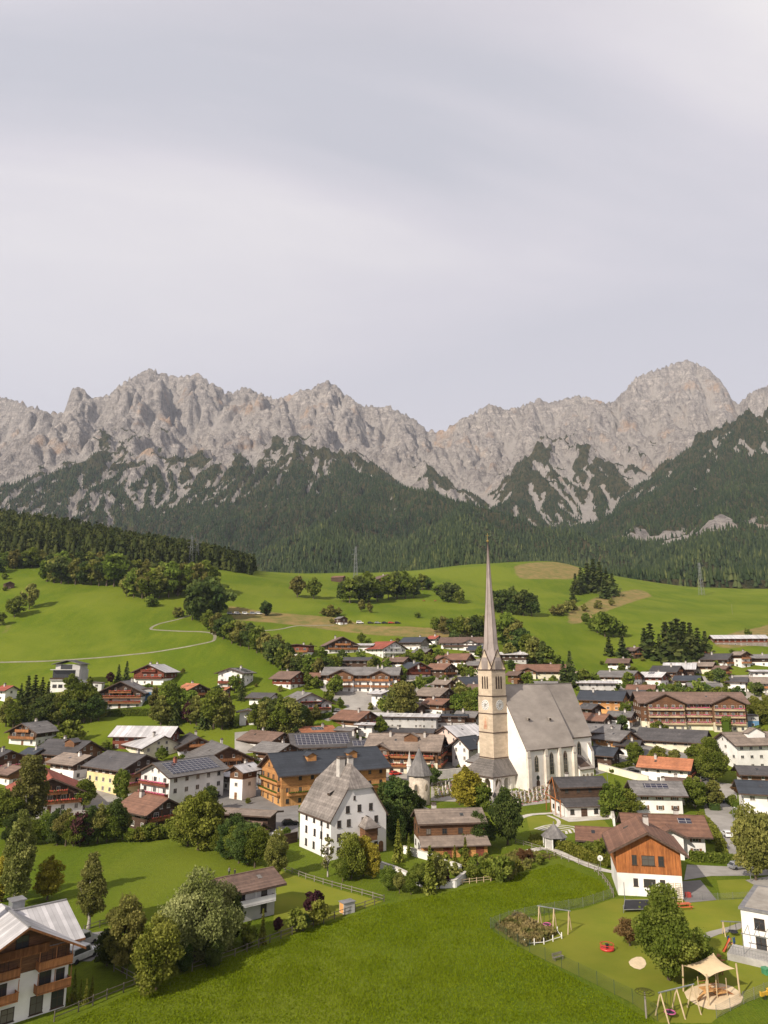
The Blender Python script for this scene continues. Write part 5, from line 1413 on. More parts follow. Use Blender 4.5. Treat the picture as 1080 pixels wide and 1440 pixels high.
def build_pavilion(px, py, wpx, hpx, label, n=8, mroof='roof_grey', walls=True, name='pavilion'):
    P = at(px, py); s = project(P)[2] / F_PX; r = wpx * s / 2; h = hpx * s
    root = empty(name, P, 0.2, label, 'pavilion')
    b = MB(); b.lathe([(r * 1.04, h * .46), (r * .5, h * .74), (.06, h)], n, 0, ph=.2); b.lathe([(.04, h - .05), (.18, h + .2), (.02, h + .5)], 6); b.build('roof', MATS[mroof], root)
    pm = MB(); pm.lathe([(.14, -.2), (.14, h * .52)], 8); pm = pm.mesh('post', MATS['white_plaster'])
    for k in range(n): a = .2 + 2 * math.pi * k / n; link('post', pm, root, (r * .84 * math.cos(a), r * .84 * math.sin(a), 0))
    if walls:
        b = MB()
        for k in range(n):
            a0 = .2 + 2 * math.pi * k / n; a1 = .2 + 2 * math.pi * (k + 1) / n
            if math.sin((a0 + a1) / 2) < .3 and k % 2: continue
            p = [(r * .80 * math.cos(a), r * .80 * math.sin(a)) for a in (a0, a1)]
            b.poly([(*p[0], -.2), (*p[1], -.2), (*p[1], h * .47), (*p[0], h * .47)]); b.poly([(*p[0], -.2), (*p[1], -.2), (*p[1], h * .47), (*p[0], h * .47)][::-1])
        b.build('wall', MATS['white_plaster'], root)
    return root
build_pavilion(780, 1191, 36, 31, 'garden pavilion with pointed shingle roof and white posts by the hedge')
build_pavilion(703, 1140, 21, 40, 'slender shrine with bell shaped shingle roof beside the graveyard', 6, 'roof_shingle', True, 'shrine')
def build_spirelet():
    P = at(576, 1100); s = project(P)[2] / F_PX; root = empty('wayside_column', P, 0, 'thin white column with pointed top behind the round tower', 'column')
    h = 42 * s; b = MB(); b.lathe([(.9, -.5), (.9, h * .5), (1.05, h * .52), (1.0, h * .56)], 6); b.build('shaft', MATS['white_plaster'], root); b = MB(); b.lathe([(1.0, h * .56), (.55, h * .72), (.06, h)], 6); b.build('spire', MATS['pale_stone'], root)
build_spirelet()

# ------------------------------------------------------------------ guesthouse with timber balconies at the near left
def build_guesthouse():
    yaw = R(43); P0 = at(92, 1409)
    root = empty('guesthouse', P0, yaw, 'white guesthouse with carved timber balconies and a pale ribbed metal roof', 'guesthouse'); root.scale = (.95, .95, .95)
    D = 12.5; E = 8.1; pitch = R(21); tn = math.tan(pitch); XL = -19.0
    ap = E + tn * D / 2
    # main block: ridge runs along x; prism built across and turned
    b = MB(); b.prism([(-D / 2, -1.5), (D / 2, -1.5), (D / 2, E - .02), (0, ap - .05), (-D / 2, E - .02)], XL, 0)
    b.build('wall', MATS['white_plaster'], root, (0, D / 2, 0), -math.pi / 2)
    W_ = D / 2 + 1.5; e = ap - tn * W_; b = MB()
    b.prism([(-W_, e), (0, ap), (W_, e), (W_, e + .3), (0, ap + .3), (-W_, e + .3)], XL - 1.4, 1.4, 1, True, [1, 1, 1, 0, 0, 1]); b.box(-.2, .2, XL - 1.38, 1.38, ap + .26, ap + .4, 2)
    ro = b.build('roof', [MATS['roof_metal'], MATS['balcony_wood'], MATS['metal_edge']], root, (0, D / 2, 0), -math.pi / 2)
    # cross gable on the facade
    gx = -6.6; gw = 12.2; pj = 1.3; ge = E - .35; gap = ge + tn * gw / 2 + 1.0; tn2 = (gap - ge) / (gw / 2)
    b = MB(); b.prism([(gx - gw / 2, -1.5), (gx + gw / 2, -1.5), (gx + gw / 2, ge - 2.3), (gx - gw / 2, ge - 2.3)], -pj, .5); b.build('bay_wall', MATS['white_plaster'], root)
    b = MB(); b.prism([(gx - gw / 2, ge - 2.297), (gx + gw / 2, ge - 2.297), (gx + gw / 2, ge), (gx, gap - .04), (gx - gw / 2, ge)], -pj - .03, D / 2 - .5); b.build('timber_gable', MATS['brown_wood'], root)
    W2 = gw / 2 + 1.3; e2 = gap - tn2 * W2; b = MB()
    b.prism([(gx - W2, e2), (gx, gap), (gx + W2, e2), (gx + W2, e2 + .3), (gx, gap + .3), (gx - W2, e2 + .3)], -pj - 2.2, D / 2 + 2.5, 1, True, [1, 1, 1, 0, 0, 1]); b.box(gx - .2, gx + .2, -pj - 2.18, D / 2, gap + .26, gap + .4, 2)
    b.build('gable_roof', [MATS['roof_metal'], MATS['balcony_wood'], MATS['metal_edge']], root)
    # balconies and glazed doors
    for (bx, bw, zs) in ((-2.6, 4.2, (2.9, 5.6)), (-9.6, 5.4, (2.9, 5.6))):
        yf = 0 if bx > -1 else -pj
        yf = -pj if bx < -.5 else 0
        for z in zs:
            balcony(root, bw, 1.35, bx, yf, z, 0, 'balcony_wood', None, True)
            put_window(root, bx - .8, yf - .004, z + 1.05, 0, 1.5, 2.0, 'd', True); put_window(root, bx + 1.1, yf - .004, z + 1.15, 0, 1.1, 1.5, 'd', True)
    b = MB(); 
    for s in (-1, 1): b.box(gx - 3.0, gx + 3.0, -pj - 1.25, -pj - 1.15, ge + .05, ge + 1.0)
    b.box(gx - 3.0, gx + 3.0, -pj - 1.14, -pj - .04, ge - .12, ge + .04); b.build('balcony', MATS['balcony_wood'], root); put_window(root, gx, -pj - .04, ge + 1.2, 0, 1.6, 1.9, 'd', True)
    for z in (1.5, 4.2, 6.9):
        if z > 2: put_window(root, -.55 + .0, -pj * 0 - .004, z, 0, .8, 1.3, 'd', True) if False else None
        for yy in (2.4, 6, 9.8): put_window(root, .004, yy, z, math.pi / 2, 1.2, 1.3, 'd', True)
    for xx, hh in ((-1.6, 2.0), (-4.2, 2.1), (-7.6, 1.6), (-11, 2.0)): put_window(root, xx, -pj - .004, .25 + hh / 2, 0, 1.6, hh, 'd', True)
    chimney(ro, 1.0, -9.0, ap - 1, ap + 2.0, 'chimney_plaster', .6)
    b = MB(); b.box(-3.2, -1.4, -5.4, -3.8, ap - .9, ap + 1.0); b.box(-3.4, -1.2, -5.6, -3.6, ap + 1.002, ap + 1.15, 1); b.build('roof_box', [MATS['galvanised'], MATS['metal_edge']], ro)
build_guesthouse()

# ------------------------------------------------------------------ flat-roofed kindergarten at the right edge
def build_kindergarten():
    P = at(1047, 1340); root = empty('flat_roofed_building', P, R(-36), 'white flat roofed building with terrace beside the playground', 'building')
    L, Dp, H = 16.0, 13.0, 5.9
    b = MB(); b.box(0, L, 0, Dp, -1.5, H); b.build('wall', MATS['white_plaster'], root)
    b = MB(); b.box(-.25, L + .25, -.25, Dp + .25, H + .003, H + .3, 1); b.box(.5, L - .5, .5, Dp - .5, H + .303, H + .36, 0); b.build('roof', [MATS['gravel'], MATS['metal_edge']], root)
    for xx in (2.4, 5.2, 8.0, 11.0): put_window(root, xx, -.004, 4.3, 0, 1.4, 1.5, 'd', True); put_window(root, xx, -.004, 1.6, 0, 1.4, 2.2, 'd', True)
    for yy in (4, 9): put_window(root, -.004, yy, 4.2, -math.pi / 2, .5, 1.2, 'd', True)
    b = MB()
    for xx in np.arange(.8, 7.5, 1.3): b.bar((xx, -3.2, 3.6), (xx, -.05, 3.9), .05)
    b.bar((.4, -3.2, 3.6), (8, -3.2, 3.6), .07); b.bar((.6, -3.2, 0), (.6, -3.2, 3.6), .07); b.bar((7.6, -3.2, 0), (7.6, -3.2, 3.6), .07); b.build('pergola', MATS['galvanised'], root)
    b = MB(); b.box(-1.5, 8, -4.2, -.006, -.8, .9); b.build('terrace', MATS['concrete'], root)
    b = MB()
    for k in range(26): b.bar((-1.4 + k * .36, -4.1, .9), (-1.4 + k * .36, -4.1, 1.9), .018, 0, 3)
    b.bar((-1.4, -4.1, 1.9), (7.9, -4.1, 1.9), .03); b.bar((-1.4, -4.1, 1.9), (-1.4, -.1, 1.9), .03); b.build('railing', MATS['galvanised'], root)
build_kindergarten()

# ------------------------------------------------------------------ the modern hillside house
def build_modern():
    yaw = R(4); cx, cy, z0, w, d = fit_house(66, 121, 973, yaw, .9, .3); k = w / 17.0
    root = empty('house', (cx, cy, z0), yaw, 'modern grey and white hillside house with wide dark glazed balconies', 'house'); HOUSES.append((cx, cy, w, d, yaw, z0))
    x, y = w / 2, d / 2; h = apex_height(cx, cy, z0, 928); a, b_ = h * .36, h * .68
    b = MB(); b.box(-x, x, -y, y, -2, a); b.build('wall', MATS['white_plaster'], root)
    b = MB(); b.box(-x * 1.04, x * .98, -y * 1.15, y, a + .003, a + .35); b.box(-x * 1.04, x * .98, -y * 1.15, y, b_ + .003, b_ + .35); b.box(x * .72, x * .98, -y * 1.15, y, a + .353, b_); b.build('floor_slab', MATS['grey_plaster'], root)
    b = MB(); b.box(-x * .96, x * .715, -y * .8, y * .98, a + .353, b_ - .002); b.build('glazing', MATS['window_glass'], root)
    b = MB(); b.box(-x * 1.02, x * .715, -y * 1.13, -y * 1.10, a + .355, a + 1.25); b.build('railing', MATS['dark_frame'], root)
    b = MB(); b.box(-x * .8, x * .9, -y * .8, y * .95, b_ + .353, h * .86); b.build('attic_wall', MATS['grey_plaster'], root)
    g = MB(); g.box(-x * .45, x * .35, -y * .8 - .05, -y * .8 - .003, b_ + .4, h * .85); g.build('window', MATS['window_glass'], root)
    tn = math.tan(R(15)); W_ = x * 1.05; b = MB(); z1 = h * .86; zz = h - .3
    b.prism([(-W_, z1 - .1), (0, zz), (W_, z1 - .1), (W_, z1 + .16), (0, zz + .28), (-W_, z1 + .16)], -y * 1.05, y * 1.05, 1, True, [1, 1, 1, 0, 0, 1]); b.build('roof', [MATS['roof_dark'], MATS['roof_grey']], root)
    for u in (-.7, -.3, .15, .6): put_window(root, u * x, -y - .004, a * .5, 0, 2.0, 1.5, 'd')
    put_window(root, x + .004, 0, a * .5, math.pi / 2, 1.4, 1.3, 'd')
build_modern()
# ------------------------------------------------------------------ the village, house by house
V = house
# left hillside
V('garage', 112,143,959,975, 12,1,4,'roof_grey','white_plaster','white_plaster',1,'flat white garage beside the modern grey hillside house','garage',ch=0,oh=.2,gl=0)
V('chalet', 184,248,934,967, -10,.9,20,'roof_metal','white_plaster','red_wood',.5,'hillside chalet with pale metal roof and red flowered balconies',b=2,fl='flowers_red',bal='red_wood',ch=2,em=7)
V('chalet', 133,209,957,997, 8,1.0,23,'roof_grey','white_plaster','dark_wood',.72,'broad guesthouse with dark timber gable and flowered balcony rows above a hedge',b=3,fl='flowers_red',em=8)
V('house', 194,220,967,995, 10,1,8,'roof_grey','cloth_blue','grey_plaster',.8,'low annex with blue glazed front beside the broad guesthouse','annex',ch=0,oh=.3)
V('chalet', 243,291,961,992, 40,1.2,22,'roof_orange','dark_wood','dark_wood',1,'dark timber chalet with tan orange roof among garden conifers',b=1)
V('house', -14,23,964,1000, 60,1.1,24,'roof_red','white_plaster','white_plaster',1,'white house with red tiled roof left of the tall spruce row')
V('chalet', 4,77,1015,1054, -16,.85,22,'roof_grey','white_plaster','dark_wood',.6,'white chalet with weathered grey roof and long balconies at the meadow edge',b=2)
V('barn', 155,252,1021,1062, 84,2.0,26,'roof_metal','red_wood','red_wood',1,'long barn with plain pale metal roof below the hedge','barn',ch=0,gl=0)
V('house', 168,250,1032,1084, 42,1.15,22,'roof_metal','cream_plaster','cream_plaster',1,'cream house with ribbed pale metal roof in front of the long barn',b=0)
V('chalet', 40,140,1040,1092, 66,1.3,24,'roof_dark','brown_wood','brown_wood',1,'dark roofed chalet with small orange timber dormer',do=((-.22,4.5),),ch=1)
V('house', 60,141,1060,1104, 58,1.15,17,'roof_tan','white_plaster','dark_wood',.6,'house with tan gravel coloured roof and white chimney',chm='white_plaster')
V('house', 106,231,1058,1124, 55,1.15,20,'roof_dark','yellow_plaster','dark_wood',.75,'yellow walled house with broad anthracite roof and black timber gable',b=2,fl='flowers_pink',em=8)
V('chalet', -44,32,1053,1104, 48,1,22,'roof_dark','brown_wood','brown_wood',1,'brown chalet under a wide dark roof with pink flowered balconies',b=1,fl='flowers_pink')
V('chalet', 0,106,1086,1149, 30,1.2,22,'roof_red','white_plaster','dark_wood',.66,'white and black chalet with red roof behind the tall birch',b=2,fl='flowers_red')
V('hotel', 184,320,1067,1143, -36,1.5,20,'roof_grey','white_plaster','white_plaster',1,'white hotel with solar panels and long pink flowered red balconies','hotel',b=2,fl='flowers_pink',bal='red_wood',so='r',so_k=dict(frac=(.05,.92)),chm='chimney_brick',em=9)
V('chalet', 155,251,1118,1170, 52,1.25,24,'roof_russet','dark_wood','dark_wood',1,'low dark timber chalet with russet roof by the lawn flower beds',b=1,fl='flowers_red',eave_min=2.8)
V('chalet', 234,300,1033,1064, 25,1.25,22,'roof_dark','white_plaster','brown_wood',.5,'dark roofed timber chalet behind the cream house',b=1)
V('chalet', 254,353,1045,1094, 28,1.1,22,'roof_grey','white_plaster','brown_wood',.45,'timber chalet with grey roof and stacked brown balconies behind the solar hotel',b=2)
V('house', 334,412,1028,1058, 52,1.35,20,'roof_brown','white_plaster','brown_wood',.6,'house with broad plain brown roof at the tree edge')
V('house', 350,420,1044,1080, 50,1.2,20,'roof_grey','white_plaster','brown_wood',.5,'grey roofed house with white outside stair beside solar panels')
V('house', 409,473,1021,1047, -58,1.25,20,'roof_orange','white_plaster','white_plaster',1,'small white house with orange tiled roof and one solar panel',so='r',so_k=dict(frac=(.3,.7),span=(.15,.5)),ch=1)
V('house', 402,494,1030,1074, -74,1.5,24,'roof_dark','grey_plaster','grey_plaster',1,'building whose whole roof slope is covered with solar panels',so='r',so_k=dict(frac=(.03,.97)),ch=0)
V('house', 484,548,1038,1075, -80,1.5,20,'roof_dark','cream_plaster','brown_wood',.6,'flat pitched building with a low band of solar panels behind the timber hotel',so='r',so_k=dict(frac=(.05,.95),span=(.3,.9)),ch=1)
V('hotel', 357,550,1054,1146, -60,2.1,29,'roof_slate','pale_wood','honey_wood',.55,'large new honey timber hotel with slate blue roof and loggia','hotel',sb=1,b=2,fl='leaf_green',bal='honey_wood',do=((-.18,3.0),(.22,3.0)),ch=0,win='d',gl=0,em=9.5)
V('house', 315,365,1074,1142, -30,1.3,26,'roof_metal','white_plaster','brown_wood',.7,'narrow white house with pale roof between solar hotel and timber hotel',em=8)
V('shed', 304,392,1138,1172, 74,2.6,9,'roof_tan','dark_wood','dark_wood',1,'long open lean-to shed with flat tan roof','shed',ch=0,win=None,gl=0,door=False)
V('shed', 306,378,1154,1192, 66,1.25,22,'roof_brown','brown_wood','brown_wood',1,'small brown timber hut among fruit trees','shed',ch=0,gl=0)
# middle slope
V('house', 303,357,939,973, -14,1,15,'roof_grey','white_plaster','white_plaster',1,'white hillside house with solar panels on a low grey roof',b=1,fl='flowers_red',so='r',so_k=dict(frac=(.2,.8)),bal='red_wood',em=7.5)
V('chalet', 379,433,944,977, 50,1.2,24,'roof_brown','white_plaster','red_wood',.42,'chalet with plain brown roof and red brown timber upper floor')
V('house', 400,443,906,929, -8,1,6,'roof_grey','white_plaster','red_wood',.5,'modern flat roofed white and rust red house at the wood edge',b=1,ch=1,em=7)
V('chalet', 450,503,896,924, 15,1,23,'roof_brown','white_plaster','dark_wood',.45,'dark gabled chalet below the upper meadow fence',b=2)
V('shed', 486,528,905,918, 80,1.8,12,'roof_metal','white_plaster','white_plaster',1,'low pale roofed hut between the dark chalet and red roofed house','shed',ch=0)
V('house', 513,571,902,933, 38,1,22,'roof_red','white_plaster','white_plaster',1,'white balconied house with bright red roof under the meadow',b=2,bal='white_plaster')
V('house', 478,524,924,942, 82,1.8,14,'roof_dark','dark_wood','dark_wood',1,'low black roofed building uphill of the apartment house',ch=0)
V('apartment_house', 458,563,938,981, 82,2.4,20,'roof_grey','white_plaster','brown_wood',.7,'long apartment house with timber gables and orange brown balconies','apartment house',cg=((-.28,.26,1.5),(.24,.32,2.0)),sb=2,b=2,ch=3,em=9)
V('guesthouse', 387,465,973,1009, 24,.95,21,'roof_grey','white_plaster','white_plaster',1,'white guesthouse with three rows of red flowered balconies','guesthouse',b=3,fl='flowers_red',bal='brown_wood',em=8.5)
V('shed', 346,393,974,995, 68,1.3,18,'roof_dark','white_plaster','white_plaster',1,'low white outbuilding with nearly black roof in the trees','shed',ch=0)
V('house', 332,361,997,1028, 10,1,12,'roof_grey','white_plaster','white_plaster',1,'small plain white house standing alone by the tree belt',ch=0)
V('house', 518,555,971,1001, 40,1.15,14,'roof_metal','white_plaster','white_plaster',1,'white cubic house with pale grey low roof',em=7)
V('chalet', 466,533,999,1030, 48,1.2,22,'roof_russet','white_plaster','brown_wood',.5,'chalet with reddish brown roof and pink flowers below the curved road',b=1,fl='flowers_pink')
V('building', 516,620,1003,1042, 78,2.6,7,'roof_metal','grey_plaster','grey_plaster',1,'long low building with flat pale metal roof and many vents','building',ch=4,wmax=12)
V('house', 563,606,896,920, 60,1.15,22,'roof_slate','white_plaster','grey_wood',.5,'white house with slate roof and grey timber side on the slope')
V('house', 600,623,894,908, 48,1,24,'roof_red','white_plaster','white_plaster',1,'small house with vivid red roof at the top of the village')
V('guesthouse', 622,683,896,919, 78,1.8,20,'roof_brown','white_plaster','white_plaster',1,'long white guesthouse with brown roof left of the spire','guesthouse',sb=2,bal='dark_wood',cg=((-.2,.3,1.0),))
V('house', 614,668,919,942, 62,1.4,22,'roof_russet','white_plaster','brown_wood',.6,'house with twin red brown roof slopes left of the tower',cg=((.2,.4,1.5),))
V('chalet', 557,607,931,960, 26,1,22,'roof_slate','white_plaster','red_wood',.4,'red timber chalet with dark blue grey roof',b=2,bal='red_wood')
V('chalet', 598,644,933,956, 48,1.1,22,'roof_russet','dark_wood','dark_wood',1,'dark chalet with wine red roof beside the red timber chalet',b=1)
V('house', 635,681,952,983, -52,1.2,30,'roof_slate','cream_plaster','cream_plaster',1,'cream gabled house with blue slate roof left of the belfry')
V('house', 584,643,967,1005, 46,1.2,23,'roof_tan','white_plaster','dark_wood',.6,'white house with light brown roof and dark timber gable',b=1)
V('house', 594,642,982,1008, 48,1.2,20,'roof_russet','white_plaster','brown_wood',.5,'smaller red brown roofed house tucked before the light brown roof',b=1)
V('shed', 575,602,989,1006, 30,1,22,'roof_brown','dark_wood','dark_wood',1,'little brown gabled shed beside the pale flat building','shed',ch=0)
V('house', 611,686,1019,1058, -50,1.25,24,'roof_metal','pink_plaster','pink_plaster',1,'pink gabled house with pale metal roof behind the tower',em=7)
V('house', 634,686,1035,1086, -42,1.2,38,'roof_slate','white_plaster','white_plaster',1,'white steep gabled house with slate roof touching the church',ch=0,em=8.5)
V('hotel', 519,628,1032,1092, 76,1.6,24,'roof_tan','cream_plaster','brown_wood',.5,'old timber inn with tan shingle roof and several balconies','hotel',sb=2,fl='flowers_red',do=((-.1,5.0),),cg=((.3,.26,1.2),),ch=3,b=2,em=9)
V('terrace_house', 620,659,1046,1090, 80,1.4,8,'roof_grey','dark_wood','dark_wood',1,'dark timber terrace building with sloping awning beside the inn','terrace',sb=1,ch=0)
V('building', 612,660,1004,1028, 80,2,7,'roof_slate','grey_plaster','dark_wood',.5,'low dark flat roofed building behind the pink house','building',ch=0)
V('house', 705,747,917,944, 72,1.25,12,'roof_metal','grey_plaster','dark_wood',.4,'modern house with pale floating roof right of the spire')
V('house', 732,797,934,962, 76,1.6,20,'roof_russet','cream_plaster','brown_wood',.7,'cream house with long russet roof and gabled wing above the nave',cg=((.28,.35,1.5),))
V('chalet', 712,742,944,972, 42,1.1,22,'roof_brown','brown_wood','brown_wood',1,'brown chalet right beside the belfry',b=1)
V('house', 640,680,1000,1030, 60,1.2,22,'roof_grey','white_plaster','brown_wood',.5,'grey roofed house half hidden by trees left of the tower')
# right side
V('chalet', 879,908,910,934, 30,1.1,24,'roof_brown','dark_wood','dark_wood',1,'lone dark chalet under spruces on the meadow slope',b=1)
V('barn', 1000,1080,893,915, 80,2.4,15,'roof_metal','grey_wood','red_wood',.5,'wide barn with pale roof at the top of the right slope','barn',ch=0)
V('house', 976,1003,914,933, 60,1.2,20,'roof_red','dark_wood','dark_wood',1,'dark house with dull red roof next to the spruces')
V('chalet', 989,1041,919,947, 40,1.15,22,'roof_dark','white_plaster','dark_wood',.5,'big chalet with black roof on the right slope',b=1)
V('house', 1030,1062,916,948, 20,1,22,'roof_tan','white_plaster','brown_wood',.7,'white house with stacked balconies next to the black roofed chalet',b=3,em=8)
V('house', 977,1012,931,954, 52,1.15,20,'roof_tan','cream_plaster','brown_wood',.6,'cream chalet with sandy pale roof')
V('house', 938,984,932,957, 62,1.2,22,'roof_metal','dark_wood','dark_wood',1,'dark house with silvery roof right of the spruces')
V('chalet', 918,967,936,963, 48,1.1,22,'roof_dark','brown_wood','brown_wood',1,'brown balconied chalet with dark roof below the spruces',b=2)
V('house', 901,946,945,970, 44,1.2,20,'roof_metal','white_plaster','red_wood',.6,'white house with off white metal roof beside the brown balconied chalet',so='l',so_k=dict(frac=(.4,.7),span=(.1,.4)))
V('house', 841,907,943,978, 50,1.15,16,'roof_grey','white_plaster','orange_wood',.7,'white and orange house with stone grey roof at the meadow foot')
V('building', 815,869,957,976, 74,1.8,10,'roof_metal','grey_plaster','grey_plaster',1,'low workshop with light metal roof right of the nave','building',ch=1)
V('house', 818,889,971,1014, 60,1.15,20,'roof_slate','orange_plaster','honey_wood',.55,'bright orange house with dark slate roof',b=1,em=7.5)
V('chalet', 874,918,970,1002, 50,1.1,20,'roof_dark','brown_wood','brown_wood',1,'dark brown chalet between orange house and long hotel',b=1)
V('house', 886,928,963,985, 62,1.2,18,'roof_russet','white_plaster','brown_wood',.6,'low house with rust coloured roof behind the long hotel')
V('hotel', 886,1058,973,1046, 82,2.7,22,'roof_brown','cream_plaster','brown_wood',.34,'long timber hotel with two gables and pink flowered balcony rows','hotel',cg=((-.32,.30,2.2),(.27,.36,2.2)),b=3,sb=3,fl='flowers_pink',ch=3,wmax=14,bal='post_wood',em=12)
V('house', 968,1016,960,986, 76,1.4,18,'roof_grey','white_plaster','white_plaster',1,'white house with grey roof uphill of the long hotel')
V('house', 1026,1058,952,981, 60,1,20,'roof_dark','white_plaster','white_plaster',1,'white house with dark roof left of the brown roofed one')
V('house', 1046,1098,952,983, 70,1.2,20,'roof_tan','white_plaster','white_plaster',1,'white house with brown grey roof and a balcony at the right slope',b=1,sb=1)
V('building', 1054,1104,942,962, 76,1.5,8,'roof_metal','white_plaster','white_plaster',1,'flat building with pale roof behind the balcony house','building',ch=0)
V('chalet', 816,853,989,1014, 30,1.1,24,'roof_dark','dark_wood','dark_wood',1,'small black timber chalet behind the choir',ch=0)
V('chalet', 818,868,1003,1030, 46,1.1,22,'roof_russet','dark_wood','dark_wood',1,'dark chalet with dull red brown roof behind the choir',ch=1)
V('house', 824,880,1018,1048, 64,1.2,20,'roof_grey','brown_wood','brown_wood',1,'house with slate grey roof right of the choir')
V('chalet', 838,904,1026,1062, 32,1.15,28,'roof_grey','cream_plaster','honey_wood',.45,'cream chalet with steep grey gables and light timber front',b=1)
V('house', 905,1004,1025,1068, 58,1.4,19,'roof_dark','cream_plaster','brown_wood',.75,'pale yellow house with wide slate dark roof in front of the long hotel')
V('annex', 1031,1070,1004,1038, 80,1.3,4,'roof_grey','cloth_blue','grey_plaster',.6,'glazed box annex with flat roof at the hotel end','annex',ch=0,oh=.2)
V('house', 1010,1112,1029,1100, -80,1.5,24,'roof_tan','white_plaster','white_plaster',1,'large white house with grey tan roof and wide dormer',do=((.05,7.0),),ch=1,em=8.5)
V('house', 830,881,1050,1088, 52,1,22,'roof_slate','dark_wood','dark_wood',1,'black timber house with blue black roof beside the choir')
V('house', 907,985,1065,1110, 58,1.4,21,'roof_orange','white_plaster','brown_wood',.8,'white house with bright orange tiled roof above the parking yard',b=1,fl='flowers_red',ch=1)
V('house', 884,966,1098,1152, 84,1.35,24,'roof_grey','white_plaster','white_plaster',1,'white house with mossy grey roof and a row of solar panels',so='l',so_k=dict(frac=(.25,.8),span=(.25,.6)),win='s')
V('house', 942,998,1094,1134, 60,1,22,'roof_brown','cream_plaster','cream_plaster',1,'house with dark brown roof beside the broad street')
V('house', 866,1003,1145,1208, 80,1.55,23,'roof_russet','white_plaster','white_plaster',1,'white house with long russet roof, timber gable and red awning',cg=((-.02,.34,1.8),),so='l',so_k=dict(frac=(.12,.3),span=(.2,.45)),win='s',ch=1)
_r, _i = V('barn', 850,973,1158,1264, -12,1.1,25,'roof_russet','white_plaster','orange_wood',.48,'converted barn with orange timber gable above white walls','barn',ch=1,win=None,gl=1,oh=1.3,em=9,door=False)
for _u, _ww in ((-.215, .9), (0, 2.3), (.20, 1.0)):
    put_window(_r, _u * _i[3], -_i[4] / 2 - .056, _i[5] * .48 + 2.3, 0, _ww, 1.7, 'd', True); put_window(_r, _u * _i[3], -_i[4] / 2 - .004, _i[5] * .48 - 1.5, 0, _ww * .9, 1.3, 'd', True)
V('shed', 811,878,1163,1196, 76,1.55,24,'roof_russet','white_plaster','white_plaster',1,'little white garden house with russet roof by the pavilion','garden house',ch=0)
V('house', 1036,1110,1077,1116, 78,1.6,20,'roof_dark','white_plaster','brown_wood',.6,'house with wide charcoal roof at the right of the street',ch=0)
V('house', 1040,1130,1098,1168, 72,1.3,20,'roof_slate','white_plaster','white_plaster',1,'white house with low slate roof beside the street corner tree',ch=0)
V('house', 282,388,1227,1302, -51,1.35,17,'roof_brown','grey_plaster','white_plaster',.5,'grey garden house with shallow brown roof behind silver willows',ch=0,sb=1,bal='white_plaster',win='d',em=6.5)
V('hut', 2,17,818,829, 40,1,24,'roof_brown','dark_wood','dark_wood',1,'tiny dark hay hut alone on the left meadow','hut',ch=0,win=None,oh=.3,eave_min=1.5)
V('barn', 466,486,810,819, 70,1.6,20,'roof_russet','dark_wood','dark_wood',1,'small dark barn on the meadow crest','barn',ch=0,win=None,oh=.4)
V('farmhouse', 520,556,809,832, 30,1.1,26,'roof_brown','white_plaster','red_wood',.5,'farmhouse hidden in the tree clump on the meadow crest','farmhouse',b=1)
V('hut', 470,488,867,879, 40,1.1,22,'roof_grey','white_plaster','dark_wood',.4,'small hut with grey roof on the dry meadow strip','hut',ch=0,oh=.4)
V('hut', 1066,1090,985,1004, 60,1.2,20,'roof_brown','white_plaster','dark_wood',.5,'small brown roofed house on the right lawn','hut',ch=0)

# smaller roofs tucked between the others
V('house', 306,325,966,986, 50,1.2,22,'roof_orange','brown_wood','brown_wood',1,'small timber house with faded orange roof below the white solar house')
V('house', 545,614,1024,1046, 78,2.0,12,'roof_dark','cream_plaster','dark_wood',.5,'low dark roofed row building between long flat building and inn','row house',ch=2)
V('house', 425,470,1045,1066, 60,1.3,16,'roof_slate','white_plaster','dark_wood',.6,'slate roofed house just behind the timber hotel ridge')
V('house', 556,600,1050,1084, 30,1.1,24,'roof_tan','white_plaster','brown_wood',.5,'timber house with tan roof between timber hotel and inn',b=2,fl='flowers_red',em=7.5)
V('house', 262,300,1068,1092, 60,1.2,20,'roof_brown','white_plaster','brown_wood',.6,'brown roofed house peeping over the solar hotel')
V('house', 300,345,1082,1112, 55,1.2,20,'roof_metal','white_plaster','grey_wood',.5,'low house with pale sheet roof right of the solar hotel',ch=0)
V('house', 20,64,1052,1078, 60,1.2,22,'roof_slate','brown_wood','brown_wood',1,'slate roofed chalet left of the orange dormer chalet',b=1)
V('house', -20,40,1076,1106, 55,1.2,20,'roof_brown','white_plaster','brown_wood',.5,'white and brown house just behind the red roofed chalet')
V('house', 497,520,948,966, 40,1.1,22,'roof_grey','white_plaster','brown_wood',.6,'small grey roofed house below the apartment house road')
V('house', 655,690,930,950, 55,1.2,20,'roof_grey','cream_plaster','brown_wood',.6,'cream house with grey roof close behind the tower')
V('house', 660,690,1000,1024, 62,1.2,22,'roof_brown','white_plaster','white_plaster',1,'brown roofed house directly left of the belfry')
V('house', 752,790,958,978, 65,1.2,20,'roof_grey','white_plaster','brown_wood',.6,'grey roofed house showing just over the nave ridge')
V('house', 796,832,944,962, 60,1.3,20,'roof_tan','white_plaster','brown_wood',.6,'tan roofed house right of the dark spruce')
V('house', 952,992,950,968, 58,1.2,20,'roof_slate','white_plaster','brown_wood',.6,'slate roofed house right of the brown balconied chalet')
V('house', 1006,1034,936,955, 35,1.1,22,'roof_brown','brown_wood','brown_wood',1,'brown timber house under the big black roofed chalet',b=1)
V('house', 1056,1088,920,942, 60,1.2,20,'roof_grey','white_plaster','dark_wood',.5,'white and dark house at the upper right end of the village',b=1)
V('house', 912,950,966,986, 66,1.3,20,'roof_metal','white_plaster','white_plaster',1,'white house with bright metal roof behind the long hotel')
